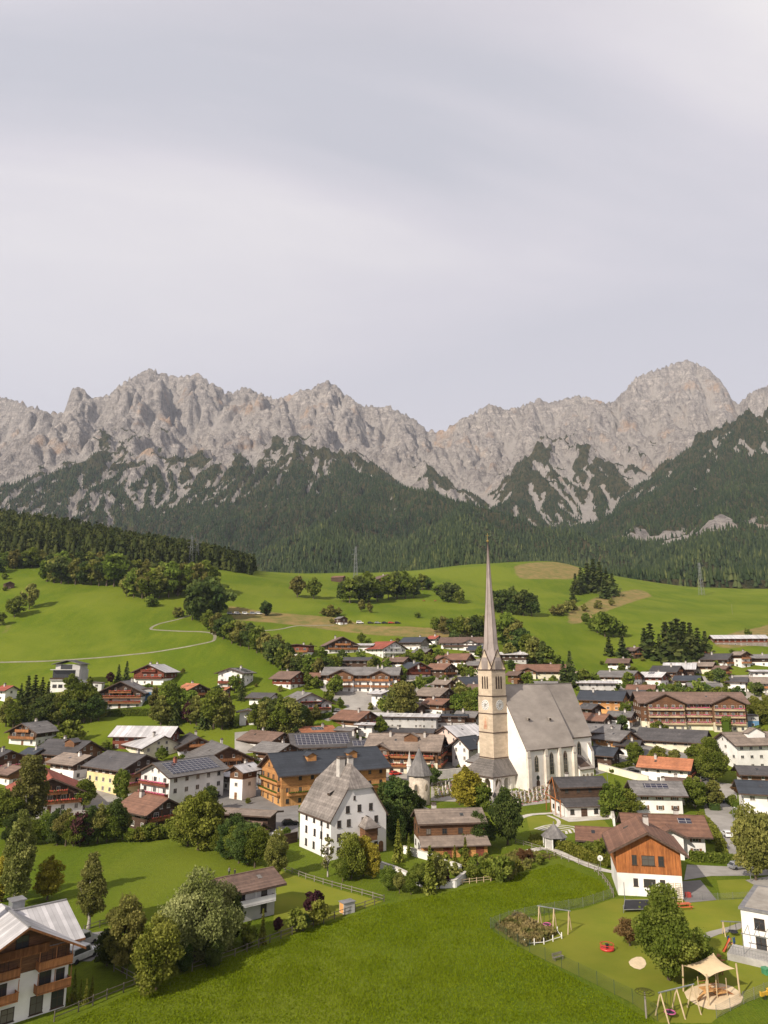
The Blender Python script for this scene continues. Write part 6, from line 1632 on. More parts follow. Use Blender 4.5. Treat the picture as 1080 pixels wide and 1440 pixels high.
V('house', 1010,1050,976,998, 60,1.2,20,'roof_dark','brown_wood','brown_wood',1,'dark timber house behind the right gable of the long hotel')
V('house', 858,900,1000,1024, 55,1.2,20,'roof_grey','white_plaster','brown_wood',.6,'grey roofed house between orange house and choir',b=1)
V('house', 870,910,1040,1066, 60,1.2,20,'roof_dark','white_plaster','brown_wood',.6,'dark roofed house beside the cream steep gabled chalet')
V('house', 960,990,908,926, 62,1.2,20,'roof_grey','dark_wood','dark_wood',1,'grey roofed hut hidden among the tall spruces')
V('house', 430,462,984,1004, 60,1.2,18,'roof_slate','grey_plaster','dark_wood',.5,'slate roofed house right of the three balcony guesthouse')
V('house', 540,566,984,1004, 50,1.2,20,'roof_russet','white_plaster','brown_wood',.6,'russet roofed house right of the white cubic house')
V('house', 660,700,908,926, 70,1.3,20,'roof_slate','white_plaster','white_plaster',1,'slate roofed white house half behind the spire')
V('house', 500,534,1016,1040, 70,1.3,10,'roof_metal','white_plaster','white_plaster',1,'white house with flat pale roof in front of the russet chalet',ch=0)
V('house', 608,642,956,980, 50,1.2,22,'roof_tan','white_plaster','brown_wood',.6,'tan roofed house between red timber chalet and belfry')
V('house', 560,586,972,992, 55,1.2,20,'roof_slate','white_plaster','brown_wood',.5,'small slate roofed house above the olive trees')
V('house', 655,690,962,986, 60,1.2,22,'roof_brown','cream_plaster','brown_wood',.6,'brown roofed cream house just left of the clock face')
V('house', 470,506,1022,1042, 60,1.3,14,'roof_grey','cream_plaster','brown_wood',.6,'cream house with low grey roof beside the orange roofed one')
V('house', 380,412,1056,1076, 58,1.2,18,'roof_tan','white_plaster','white_plaster',1,'white house with tan roof close behind the timber hotel gable')
V('house', 540,580,924,942, 60,1.2,20,'roof_brown','white_plaster','brown_wood',.6,'brown roofed house right of the red roofed balconied one')
V('house', 580,612,912,930, 50,1.2,22,'roof_grey','brown_wood','brown_wood',1,'grey roofed timber house below the slate roofed upper house',b=1)
V('house', 430,462,946,964, 60,1.2,20,'roof_russet','white_plaster','brown_wood',.6,'russet roofed house left of the apartment house')
V('house', 856,892,926,944, 60,1.2,20,'roof_brown','white_plaster','brown_wood',.6,'brown roofed house at the meadow foot under the spruces')
V('house', 930,972,1000,1018, 70,1.3,16,'roof_slate','white_plaster','white_plaster',1,'slate roofed annex just before the long hotel','annex')
# ------------------------------------------------------------------ roads, yards, paths
sheet('street', [(1006,1100),(1036,1103),(1037,1140),(1050,1178),(1068,1218),(1036,1219),(1018,1200),(996,1165),(990,1135)], 'pale_asphalt', .03)
sheet('driveway', [(966,1216),(1036,1219),(1068,1218),(1090,1226),(1090,1231),(1000,1232),(962,1238)], 'pale_asphalt', .04)
sheet('yard', [(958,1240),(985,1238),(1008,1266),(966,1270),(956,1262)], 'asphalt', .05)
sheet('driveway', [(1048,1238),(1084,1232),(1100,1250),(1080,1256)], 'pale_asphalt', .05)
sheet('parking_yard', [(866,1078),(905,1070),(930,1100),(1006,1092),(1010,1103),(985,1106),(900,1104)], 'asphalt', .03)
sheet('village_paving', [(240,1080),(300,1075),(420,1075),(420,1180),(390,1178),(300,1150),(250,1120)], 'asphalt', .02)
sheet('village_paving', [(545,1050),(668,1048),(668,1090),(600,1098),(548,1098)], 'pale_asphalt', .02)
sheet('village_paving', [(832,1018),(900,1018),(1010,1040),(1000,1090),(906,1070),(838,1090)], 'asphalt', .02)
sheet('village_paving', [(60,1085),(250,1070),(250,1120),(150,1150),(60,1160),(40,1150)], 'pale_asphalt', .02)
sheet('churchyard_gravel', [(606,1100),(664,1092),(664,1112),(742,1112),(776,1102),(778,1128),(716,1136),(660,1128),(606,1126)], 'gravel', .03)
sheet('church_square', [(775,1136),(850,1136),(858,1152),(800,1156),(778,1146)], 'pale_stone', .04)
sheet('yard', [(100,1316),(158,1308),(160,1330),(128,1352),(96,1352)], 'asphalt', .03)
ribbon('meadow_path', [(-30,932),(60,930),(150,924),(230,915),(290,904),(302,898),(296,890),(262,888),(222,886),(212,884),(222,878),(250,871),(270,864)], 1.9, 'path_dirt', .05)
ribbon('meadow_path', [(330,888),(385,886),(420,880),(470,879)], 1.8, 'path_dirt', .05)
ribbon('village_road', [(455,1012),(480,1003),(500,994),(512,982),(505,970)], 5.0, 'pale_asphalt', .06)
ribbon('footpath', [(738,1198),(770,1193),(800,1205),(830,1218),(860,1226),(880,1222)], 2.2, 'pale_stone', .04)
ribbon('footpath', [(720,1155),(745,1146),(780,1143),(800,1136)], 2.0, 'pale_stone', .045)
ribbon('footpath', [(770,1147),(783,1152),(786,1158),(780,1164)], 1.0, 'pale_stone', .05)
for k in range(4): ribbon('labyrinth_path', [(752 + k * 5, 1166 + k), (775, 1160 + k * 2.2), (808 - k * 4, 1163 + k * 2), (815 - k * 6, 1170 + k)], .7, 'pale_stone', .05 + .004 * k)
ribbon('footpath', [(985,1320),(1005,1312),(1030,1306),(1046,1300)], 1.6, 'pale_asphalt', .05)
sheet('sand_pit', [(962,1396),(972,1389),(985,1385),(1000,1383),(1016,1384),(1030,1388),(1040,1395),(1045,1403),(1042,1411),(1030,1417),(1014,1421),(996,1420),(978,1413),(966,1405)], 'sand', .06)
sheet('sand_pit', [(884,1353),(888,1349),(895,1346),(902,1346),(907,1350),(909,1356),(906,1361),(900,1364),(892,1362),(886,1358)], 'sand', .05)
# ------------------------------------------------------------------ walls, fences, hedges
garden_wall([(568,1200),(600,1209),(648,1228)], 1.5, .4, 'long white garden wall in front of the two tier farmhouse')
garden_wall([(530,1220),(556,1229),(600,1250),(640,1248),(668,1226)], 1.3, .5, 'low white walled terrace under garden trees', 'old_white_plaster')
garden_wall([(600,1094),(632,1092),(662,1089)], 2.4, .6, 'grey graveyard wall left of the church porch', 'concrete')
garden_wall([(842,1082),(870,1090),(912,1101)], 2.2, .5, 'cream graveyard wall below the orange roofed house', 'cream_plaster')
garden_wall([(848,1144),(862,1152),(864,1162)], 2.0, .5, 'short white wall end at the dark two tier hall')
garden_wall([(560,1135),(592,1142),(610,1150)], 1.6, .5, 'white wall below the round tower')
garden_wall([(400,1188),(418,1184)], 2.2, .3, 'dark timber screen left of the manor house', 'dark_wood', 'roof_edge')
garden_wall([(620,1186),(640,1192)], 1.0, .3, 'low stone kerb wall in the cottage garden', 'pale_stone')
fence([(76,1437),(110,1423),(150,1405),(196,1387)], 1.1, 'weathered rail fence along the meadow in front of the guesthouse', 'rail', 'old_fence')
fence([(160,1366),(178,1376),(200,1388)], 1.1, 'short pale rail fence by the yellow green bush')
fence([(270,1366),(330,1346),(395,1320),(455,1298),(540,1268)], 1.1, 'dark rail fence running uphill between garden and mown meadow', 'rail', 'old_fence')
fence([(392,1222),(430,1236),(480,1251),(540,1268)], 1.0, 'pale double rail fence below the manor house')
fence([(118,1312),(140,1304),(158,1300)], 1.0, 'dark rail fence above the asphalt yard', 'rail', 'old_fence')
fence([(652,1236),(690,1226),(735,1218),(782,1207)], 1.2, 'dark weathered board fence round the vegetable garden', 'rail', 'dark_wood', 2.0)
fence([(725,1186),(760,1196),(800,1212),(842,1224)], 1.0, 'grey rail fence beside the footpath')
fence([(836,1226),(848,1236),(858,1250),(863,1262)], 1.0, 'grey plank fence left of the converted barn')
fence([(690,1306),(712,1322),(745,1340),(790,1362),(840,1386),(890,1412),(925,1436)], 1.7, 'long green wire mesh fence between meadow and playground', 'mesh', 'fence_green', 3.0, 'mesh_fence')
fence([(690,1306),(716,1296),(760,1286),(820,1276),(863,1262)], 1.6, 'wire mesh fence along the upper playground edge', 'mesh', 'galvanised', 3.0, 'mesh_fence')
fence([(1008,1432),(1046,1412),(1090,1394)], 1.4, 'wire mesh fence near the yellow spring rider', 'mesh', 'galvanised', 2.5, 'mesh_fence')
fence([(966,1266),(1010,1266),(1052,1264)], 1.2, 'thin wire fence behind the converted barn', 'mesh', 'galvanised', 3.0, 'mesh_fence')
fence([(640,1245),(700,1238)], .9, 'pale plank fence by the raised beds', 'rail', 'post_wood', 1.5)
fence([(738,1330),(765,1328),(790,1320),(784,1312)], .8, 'white log fence round the wild flower bed', 'rail', 'white_plaster', 2.0, 'log_fence')
fence([(724,1288),(745,1298),(768,1310)], .8, 'silvery log rail at the back of the wild flower bed', 'rail', 'grey_wood', 2.0, 'log_fence')
hedge([(778,1190),(800,1198),(830,1212),(862,1219)], 1.8, 2.2, 'yellow green clipped hedge between pavilion and footpath', 'needle_pale')
hedge([(970,1210),(1000,1212),(1043,1216)], 1.7, 2.0, 'clipped green hedge in front of the long russet roof')
hedge([(985,1150),(1005,1172),(1016,1196)], 1.5, 1.6, 'hedge strip along the broad street', 'needle_pale')
hedge([(855,1084),(890,1076),(910,1070)], 1.6, 1.6, 'green hedge above the cream graveyard wall')
hedge([(146,1007),(185,1006),(222,1006)], 2.6, 2.5, 'long clipped hedge below the broad guesthouse', 'leaf_green')
hedge([(556,968),(580,966),(610,958)], 2.5, 2.5, 'dark green hedge below the red timber chalet', 'leaf_green')
hedge([(1023,1042),(1024,1036)], 8.0, 3.0, 'tall ivy green hedge block at the hotel corner', 'leaf_green')
hedge([(428,1012),(455,1010),(466,1008)], 1.8, 1.8, 'hedge under the guesthouse with three balcony rows', 'leaf_green')
hedge([(1000,1128),(1006,1140)], 1.5, 2.5, 'small dark hedge by the hip roofed house', 'leaf_dark')
hedge([(1024,1128),(1036,1136)], 1.3, 2.0, 'square hedge on the right of the street', 'leaf_green')
sheet('playground_lawn', [(694,1306),(720,1297),(765,1288),(822,1278),(862,1264),(1046,1264),(1046,1300),(1044,1345),(1100,1362),(1100,1392),(1045,1411),(1010,1430),(1000,1439),(928,1438),(890,1411),(840,1385),(790,1361),(745,1339),(712,1321)], 'mown_lawn', .012)
sheet('garden_lawn', [(1008,1238),(1048,1236),(1080,1256),(1052,1262),(1014,1264)], 'mown_lawn', .012)
sheet('garden_lawn', [(740,1148),(790,1146),(850,1154),(860,1166),(800,1172),(745,1170)], 'mown_lawn', .012)
sheet('garden_lawn', [(392,1224),(480,1252),(538,1268),(455,1297),(395,1319),(384,1296)], 'mown_lawn', .012)
sheet('village_paving', [(420,1040),(548,1040),(548,1098),(420,1075)], 'pale_asphalt', .02)
sheet('village_paving', [(330,1030),(470,1022),(470,1042),(420,1050),(330,1062)], 'pale_asphalt', .03)
sheet('village_paving', [(500,1000),(650,1000),(670,1050),(520,1050)], 'pale_asphalt', .03)
sheet('village_paving', [(820,960),(900,965),(900,1018),(832,1018),(815,990)], 'pale_asphalt', .03)
sheet('village_paving', [(900,950),(1090,948),(1090,972),(900,972)], 'pale_asphalt', .03)
sheet('village_paving', [(470,940),(560,975),(560,1000),(500,1000),(470,985),(440,960)], 'pale_asphalt', .025)
sheet('village_paving', [(560,940),(690,925),(690,1000),(600,1005),(560,985)], 'gravel', .02)
sheet('village_paving', [(900,972),(1080,972),(1080,1000),(1056,1010),(900,1018)], 'gravel', .025)
# ------------------------------------------------------------------ trees, one by one
def row(key, L, label, group):
    for k, a in enumerate(L):
        plant(key if isinstance(key, str) else key[k % len(key)], a[0], a[1], a[2], label, group, a[3] if len(a) > 3 else 1.0)
MIX = ('oak', 'ash', 'dark'); MIX2 = ('ash', 'oak')
row(MIX, [(8,799,24),(20,800,26),(32,799,23),(45,799,27),(58,798,24),(70,800,22),(86,801,26),(98,800,20),(112,801,25),(126,801,24),(140,802,26),(152,803,27)], 'leafy tree at the foot of the left spruce wood', 'leafy trees along the spruce wood')
row(MIX, [(66,818,30),(76,820,36),(86,821,38),(96,820,32),(106,822,36),(117,822,34),(128,823,33),(139,824,40),(150,824,44),(160,825,46),(168,823,38),(177,818,30),(190,812,26),(205,812,24)], 'leafy tree in the upper grove on the left meadow', 'trees of the upper meadow grove')
row(MIX2, [(178,839,30),(188,840,38),(200,842,42),(212,843,40),(224,841,44),(237,840,46),(250,838,44),(263,838,44),(276,838,46),(288,836,44),(298,834,36),(230,828,36),(260,826,34),(282,824,30)], 'leafy tree in the large grove in the middle of the left meadow', 'trees of the large meadow grove')
row('dark', [(270,872,46,.8),(283,874,58,.9),(296,872,56,.9),(289,862,50)], 'dark tall tree at the bend of the meadow path', 'dark trees by the meadow path')
plant('bush', 213,853,16,'round bush alone below the large meadow grove')
plant('shrub', 250,868,14,'pale shrub beside the bend of the meadow path')
plant('ash', 41,857,36,'slim tree casting a long shadow on the left meadow', None, .8)
plant('oak', 20,868,28,'rounded tree on the gravel bank of the left meadow')
plant('oak', 0,880,20,'low tree half cut off on the left meadow'); plant('bush', 6,815,9,'small bush near the hay hut'); plant('dark', -2,806,22,'dark tree behind the hay hut')
row(MIX, [(292,886,26),(303,893,30),(314,899,32),(326,905,32),(338,909,34),(350,913,36),(361,918,36),(373,926,36),(384,934,34),(396,943,32),(408,948,28),(420,951,32),(432,953,30),(446,955,28),(459,952,28),(471,944,22),(390,928,34),(404,935,30),(366,912,28)], 'tree in the belt running down between meadow and village', 'tree belt between meadow and village')
plant('ash', 418,840,30,'left one of the two slim trees on the crest'); plant('oak', 441,842,28,'right one of the two slim trees on the crest', None, .8)
row(('dark', 'oak'), [(482,846,28),(492,848,34),(505,848,38),(518,847,40),(531,846,30),(546,843,34),(558,842,38),(570,842,36),(582,841,28),(594,830,22),(603,830,18)], 'dense dark tree round the farmhouse on the crest', 'trees round the crest farmhouse')
plant('ash', 508,860,16,'young thin tree left of its pair below the crest farmhouse'); plant('ash', 520,862,14,'young thin tree right of its pair below the crest farmhouse'); plant('dark', 374,866,22,'dark tree beside the sheds on the dry strip')
row('shrub', [(455,866,10),(465,867,16),(476,866,11)], 'bushy growth left of the small grey roofed hut', 'bushes near the small hut')
plant('bush', 587,869,9,'single tiny bush on the smooth middle meadow')
row(('oak', 'dark'), [(616,838,16),(631,847,28),(646,849,20)], 'rounded tree in the trio below the conifer slope', 'trio of meadow trees')
row('dark', [(706,862,34),(720,864,38),(736,866,36),(748,867,32)], 'dark round tree in the clump right of the spire', 'tree clump right of the spire')
row('spruce', [(810,836,28,1.5),(818,834,34,1.5),(827,832,38,1.5),(836,832,44,1.5),(845,834,42,1.5),(854,836,36,1.5),(862,838,30,1.5),(806,846,20,1.5),(850,842,26,1.5)], 'conifer of the small stand on the right meadow', 'conifer stand on the right meadow')
row('shrub', [(779,866,13),(788,865,15),(797,862,16),(806,858,14),(822,860,10),(842,856,12),(860,852,10)], 'scrub at the dry bank below the conifer stand', 'scrub on the dry bank')
row('oak', [(840,890,26),(851,896,36),(863,896,26),(876,896,18),(824,878,16)], 'broad tree at the dip of the right meadow', 'trees in the dip of the right meadow')
row('spruce', [(908,924,38,1.45),(917,926,46,1.45),(929,928,34,1.45),(939,930,52,1.45),(948,932,54,1.45),(956,932,58,1.45),(965,932,54,1.45),(974,931,52,1.45),(984,930,44,1.45),(994,928,38,1.45),(857,922,28,1.45),(876,925,30,1.45)], 'tall spruce of the row above the right village', 'spruce row above the right village')
row(MIX, [(613,890,22),(624,892,24),(635,894,24),(646,896,28),(657,897,28),(668,898,32),(679,899,34),(688,901,30),(640,905,18)], 'tree in the hedgerow left of the spire', 'hedgerow left of the spire')
row(MIX, [(714,912,46),(724,915,42),(733,918,36),(744,926,34),(754,934,36),(764,937,34),(772,940,28),(716,928,24)], 'tree in the grove right of the spire', 'grove right of the spire')
row('spruce', [(803,965,46,1.1),(793,962,30,1.4)], 'dark spruce behind the nave roof', 'spruces behind the nave'); row('oak', [(822,966,24),(834,966,20),(778,972,20),(764,970,16),(748,972,14)], 'round tree behind the nave roof', 'round trees behind the nave')
# village greenery
row('spruce', [(26,1010,46,1.3),(35,1010,56,1.3),(45,1011,58,1.3),(55,1012,56,1.3),(64,1012,50,1.3)], 'tall dark spruce below the modern grey house', 'spruces below the modern house')
row(('ash', 'oak', 'dark'), [(8,1022,38),(18,1026,36),(72,1018,42),(82,1020,42),(93,1020,40),(104,1018,40),(114,1016,36),(118,1016,56),(128,1016,40),(138,1014,30),(100,1010,42),(48,1022,30)], 'leafy tree in the thicket left of the broad guesthouse', 'thicket left of the broad guesthouse')
plant('plum', 155,962,16,'red leaved shrub between the two upper hillside houses'); plant('spruce', 177,960,28,'dark conifer left of the chalet with red balconies', None, 1.3); plant('spruce', 166,958,22,'thinner conifer between red shrub and dark conifer')
row(('ash', 'spruce', 'oak'), [(217,998,30),(229,1006,40),(238,1014,52),(226,1020,38),(246,1020,36),(262,1014,40),(276,1020,38),(288,1024,46),(300,1025,52),(312,1026,48),(324,1022,36),(254,1000,30),(270,1000,26),(340,985,34),(330,975,26)], 'tree in the wooded bank below the orange roofed chalet', 'wooded bank in the left village')
plant('plum', 268,1018,34,'dark purple tree in the wooded bank'); plant('yshrub', 97,1046,30,'light green round shrub beside the white chalet lawn'); plant('oak', 110,1052,14,'low orange green shrub at the barn lawn'); plant('bush', 148,1056,14,'bush at the left end of the long barn')
row(('oak', 'ash', 'dark'), [(362,1030,40),(374,1032,46),(385,1034,48),(396,1036,50),(408,1036,48),(419,1034,42),(430,1030,30),(404,1022,40),(372,1012,30),(392,1016,36)], 'tree in the grove right of the small white house', 'grove beside the small white house')
row(('oak', 'bush'), [(472,978,26),(462,988,18),(478,996,14),(540,1000,20),(508,968,16),(527,935,14),(545,942,16),(575,930,14),(590,930,16),(604,935,16),(622,930,14),(650,948,16),(662,955,16),(548,958,20),(566,972,20),(592,968,18),(625,965,14),(640,968,16),(452,926,16),(507,930,16),(508,905,14),(655,930,14),(675,925,16),(690,930,20),(432,965,18),(446,968,16)], 'garden tree among the houses of the middle slope', 'garden trees of the middle slope')
row('ash', [(556,1006,38),(566,1008,48),(577,1006,36)], 'olive leaved tree behind the long flat building', 'olive trees behind the flat building')
row('oak', [(648,1008,32),(660,1012,30),(672,1012,40),(664,1000,30),(640,1000,20)], 'tree just left of the belfry', 'trees left of the belfry')
row(('oak', 'bush', 'dark'), [(885,968,22),(898,996,18),(915,994,24),(930,982,22),(945,986,24),(958,984,24),(972,988,20),(985,980,24),(998,984,22),(1010,990,24),(1025,986,20),(1040,988,22),(880,1012,22),(868,985,16),(1012,960,20),(1022,970,18),(1000,958,16),(1050,1000,18),(912,958,14),(870,1046,14),(975,972,16),(990,1010,14),(1060,975,16)], 'garden tree among the houses of the right slope', 'garden trees of the right slope')
row('lime', [(1062,1010,30),(1074,1018,34),(1084,1004,26)], 'yellow green tree on the right lawn', 'yellow green trees on the right lawn')
plant('bush', 926,1034,20,'dark bush at the hotel front'); plant('oak', 893,1078,30,'round tree left of the pale yellow house'); plant('lime', 926,1082,34,'light tree in front of the pale yellow house')
plant('chestnut', 1003,1102,58,'big dense tree at the head of the street'); plant('oak', 984,1092,40,'tree leaning against the big dense street tree')
plant('rust', 1036,1118,18,'orange brown shrub at the street edge')
# left front
plant('birch', 38,1172,104,'tall drooping birch in front of the red roofed chalet', None, 1.25); plant('birch', 20,1278,122,'slender birch standing on the near left lawn', None, 1.0); plant('birch', 124,1306,100,'thin grey birch beside the metal roof of the guesthouse', None, 1.15)
plant('gold', 66,1266,54,'small golden tree between the two lawn birches', None, 1.1); plant('gold', 2,1268,60,'yellowish tree at the lawn edge', None, 1.1); plant('oak', 8,1176,66,'green tree left of the tall drooping birch')
row(('oak', 'dark', 'ash'), [(66,1186,42),(80,1189,44),(92,1190,48),(103,1190,40),(124,1188,46),(137,1186,50),(150,1184,46),(162,1182,50),(172,1180,40),(48,1188,36),(20,1190,40)], 'bushy tree in the dense row at the back of the lawn', 'dense tree row behind the lawn')
plant('plum', 112,1190,46,'reddish brown tree in the row behind the lawn', None, .8); plant('oak', 118,1138,38,'globe shaped tree beside the yellow walled house'); plant('oak', 170,1128,40,'narrow tree left of the solar hotel', None, .8)
row(('bush', 'yshrub'), [(184,1184,16),(196,1184,18),(206,1182,24),(218,1182,16),(228,1180,20),(240,1178,24),(252,1176,26)], 'garden bush at the flower bed of the low dark chalet', 'bushes at the flower bed')
row('lime', [(264,1190,58),(279,1195,84),(295,1192,62)], 'yellow green tree in front of the solar hotel', 'yellow green trees before the solar hotel')
row(('oak', 'dark'), [(312,1202,38),(324,1208,50),(336,1214,50),(348,1216,58),(358,1220,50),(330,1190,44)], 'apple tree in the orchard beside the brown hut', 'orchard beside the brown hut')
plant('ash', 389,1235,58,'thin tree between orchard and manor house', None, .7); plant('oak', 402,1184,18,'low shrub before the timber hotel')
plant('sapling', 461,1233,52,'nearly bare white stemmed sapling before the manor wall'); plant('lime', 494,1236,60,'light green tree before the manor gable', None, .9); plant('gold', 511,1232,50,'yellowing tree before the manor gable'); plant('oak', 482,1240,34,'low bush under the manor trees'); plant('gold', 524,1236,44,'smaller yellowing tree right of the manor trees')
plant('cypress', 560,1212,54,'pointed light green cypress left of the white garden wall', None, 1.3); plant('cypress', 575,1205,30,'smaller pointed cypress near the farmhouse')
row('dark', [(550,1142,48),(562,1152,52),(572,1150,40),(546,1170,44),(558,1188,46),(572,1180,44),(586,1144,26)], 'dark shady tree in the gap behind the manor house', 'shady trees behind the manor house')
plant('cypress', 605,1256,60,'tall narrow conifer at the meadow edge', None, 1.5); row(('oak', 'ash'), [(592,1250,36),(618,1250,42),(578,1258,30),(562,1256,30),(546,1252,32)], 'spreading garden tree at the upper meadow edge', 'garden trees at the upper meadow edge'); plant('plum', 622,1246,28,'purple shrub beside the tall narrow conifer')
plant('gold', 660,1140,56,'golden tree in front of the church porch', None, 1.2); plant('gold', 646,1132,40,'smaller golden tree left of the porch'); plant('oak', 676,1142,36,'green tree right of the golden porch tree')
plant('dark', 714,1188,76,'large dark pear tree between farmhouse and pavilion', None, .75); row('dark', [(660,1192,54),(672,1198,48),(682,1190,36)], 'dark tree right of the two tier farmhouse', 'dark trees right of the farmhouse')
row('cypress', [(655,1224,42,1.3),(640,1222,30,1.3)], 'conifer in the cottage garden', 'conifers in the cottage garden')
row(('bush', 'yshrub', 'shrub'), [(704,1240,36),(692,1238,28),(716,1236,26),(672,1228,24),(628,1220,18),(640,1232,16),(664,1238,20),(726,1230,18),(742,1222,14),(760,1216,14),(612,1214,14),(684,1222,20),(652,1205,16)], 'flowering bush in the cottage garden', 'bushes in the cottage garden')
row('rust', [(735,1212,18),(745,1210,16)], 'brownish shrub in the vegetable garden', 'brown shrubs in the vegetable garden')
row(('oak', 'lime'), [(865,1152,48),(880,1152,44),(854,1150,30)], 'tree between the dark hall and the mossy roofed house', 'trees by the dark hall'); row('bush', [(838,1206,22),(850,1208,26),(826,1200,16),(815,1194,12)], 'bush beside the little garden house', 'bushes by the garden house')
plant('ash', 1063,1238,92,'tall street tree with bare trunk at the right edge', None, .8); plant('ash', 1082,1226,84,'tree behind the tall street tree', None, .8)
row('bush', [(1030,1130,12),(1035,1150,12),(1045,1168,14),(1012,1202,12),(996,1185,14),(1020,1205,10)], 'low bush along the street', 'low bushes along the street')
# near front
plant('chestnut', 941,1378,112,'large round leafed tree in the playground', None, 1.0); plant('oak', 984,1370,56,'smaller tree beside the large playground tree'); plant('plum', 966,1352,36,'dark purple tree between the two playground trees', None, .8); plant('rust', 886,1330,38,'brown olive shrub on the playground lawn', None, 1.25)
plant('ash', 172,1368,92,'grey green tree left of the yellow green bush', None, .95); plant('lime', 219,1392,92,'big yellow green bushy tree at the meadow corner', None, 1.0); plant('willow', 272,1352,112,'large silver willow in the garden'); plant('silver', 298,1340,84,'smaller silver willow behind the large one'); plant('dark', 318,1326,66,'dark tree at the corner of the grey garden house'); plant('rust', 180,1300,30,'brown shrub behind the grey green tree')
row('cypress', [(103,1408,40,1.0),(112,1412,30,1.1),(120,1412,32,1.1),(128,1408,32,1.1)], 'clipped thuja column beside the guesthouse', 'thuja columns by the guesthouse'); plant('dark', 150,1358,42,'dark shrub behind the white car'); plant('yshrub', 56,1424,14,'round yellow green shrub at the guesthouse corner'); plant('yshrub', 100,1412,12,'low round shrub at the foot of the thujas')
plant('cypress', 369,1328,44,'narrow young conifer near the grey garden house'); plant('plum', 441,1286,30,'round purple leaved tree on the garden lawn'); plant('yshrub', 417,1310,28,'yellow green globe shrub at the rail fence'); plant('yshrub', 447,1300,28,'second globe shrub under the purple tree'); plant('dark', 428,1308,20,'dark bush between the globe shrubs'); plant('plum', 390,1312,20,'low dark red shrub beside the grey garden house'); plant('bush', 350,1330,30,'bush in front of the grey garden house'); plant('bush', 206,1380,30,'green bush at the foot of the grey green tree'); plant('dark', 300,1360,40,'shady bush below the silver willows'); plant('dark', 255,1366,38,'dark bush left of the silver willow foot')
# the wood on the left ridge: read as one mass
def left_wood():
    ys = np.arange(596, 800, 5.2); X = []; Y = []
    for y in ys:
        xs = np.arange(-.70 * y, -.15 * y, 5.2); X.append(xs); Y.append(np.full(len(xs), y))
    X = np.concatenate(X) + RNG.uniform(-2.4, 2.4, sum(map(len, X))); Y = np.concatenate(Y) + RNG.uniform(-2.4, 2.4, len(X))
    px = 540 + F_PX * X / (Y * math.cos(PITCH) + (ground(X, Y) - CAM_Z) * math.sin(PITCH))
    front = np.interp(px, [-200, 0, 150, 210, 300, 352, 362], [604, 606, 622, 632, 645, 655, 790])
    k = (Y > front + 5 * fbm(X / 30, Y / 30, 2, 61)) & (px < 360)
    X, Y, px = X[k], Y[k], px[k]; Z = ground(X, Y); edge = Y < front[k] + 12
    h = RNG.uniform(19, 29, len(X)) * np.interp(px, [-200, 100, 250, 360], [1.1, 1.05, .85, .62]) * (1 + .12 * fbm(X / 40, Y / 40, 3, 62)); h[edge] *= .85
    tone = np.clip(.36 + .38 * fbm(X / 45, Y / 45, 3, 63) + RNG.normal(0, .14, len(X)), 0, 1)
    # several tiers so that each tree keeps a ragged outline
    conifer_stuff('spruce_wood', X, Y, Z - .5, h, tone, 7, 2, 'needle_wood')
    n = len(X); m = 26; f = RNG.uniform(.12, .95, (n, m)); a = RNG.uniform(0, 6.28, (n, m)); r = h[:, None] * .19 * (1 - f) ** .8 * RNG.uniform(.7, 1.15, (n, m))
    P = np.stack([X[:, None] + r * np.cos(a), Y[:, None] + r * np.sin(a), Z[:, None] + h[:, None] * f], -1).reshape(-1, 3)
    V, T = cards(P, np.full(len(P), 2.3), np.clip(np.repeat(tone, m) + RNG.normal(0, .2, len(P)), 0, 1), RNG, .7, .5)
    tag(link('spruce_wood', fast_mesh('spruce_wood', V, quads(len(P)), MATS['needle_wood'], {'tint': T})), kind='stuff')
left_wood()
# tall grass and herbs that nobody could count
def herbs(name, pix, n, h, mats, seed):
    poly = world_poly(pix); rng = np.random.default_rng(seed); xs = [p[0] for p in poly]; ys = [p[1] for p in poly]
    X = rng.uniform(min(xs), max(xs), n * 3); Y = rng.uniform(min(ys), max(ys), n * 3); k = inpoly(X, Y, poly); X, Y = X[k][:n], Y[k][:n]
    Z = ground(X, Y) + rng.uniform(.05, h, len(X)) ** 1.0 * (.6 + .4 * np.abs(perlin(X / 1.5, Y / 1.5, 5)))
    t = np.clip(.5 + .5 * perlin(X / 2.2, Y / 2.2, seed) + rng.normal(0, .15, len(X)), 0, 1)
    V, T = cards(np.stack([X, Y, Z], -1), np.full(len(X), .32), t, rng, .4)
    tag(link(name, fast_mesh(name, V, quads(len(X)), MATS[mats], {'tint': T})), kind='stuff')
leaf('herbs_dry', (.085, .10, .025), (.17, .13, .05), (.24, .18, .085), trans=.2)
herbs('wild_flower_bed', [(696,1306),(728,1288),(770,1310),(784,1314),(764,1326),(738,1332)], 5200, 1.2, 'herbs_dry', 5)
herbs('vegetable_patch', [(690,1212),(730,1196),(778,1205),(740,1216),(700,1226)], 3000, .8, 'leaf_olive', 6)
herbs('border_plants', [(600,1206),(650,1216),(700,1218),(690,1228),(640,1224)], 2200, .9, 'leaf_olive', 7)
herbs('sedge_bank', [(742,1186),(772,1192),(776,1178),(746,1176)], 900, 1.0, 'needle_pale', 8)
herbs('churchyard_plants', [(608,1102),(664,1094),(664,1112),(612,1124)], 1800, .6, 'leaf_olive', 9)
herbs('churchyard_plants', [(716,1118),(774,1106),(776,1124),(720,1134)], 1600, .5, 'leaf_olive', 10)

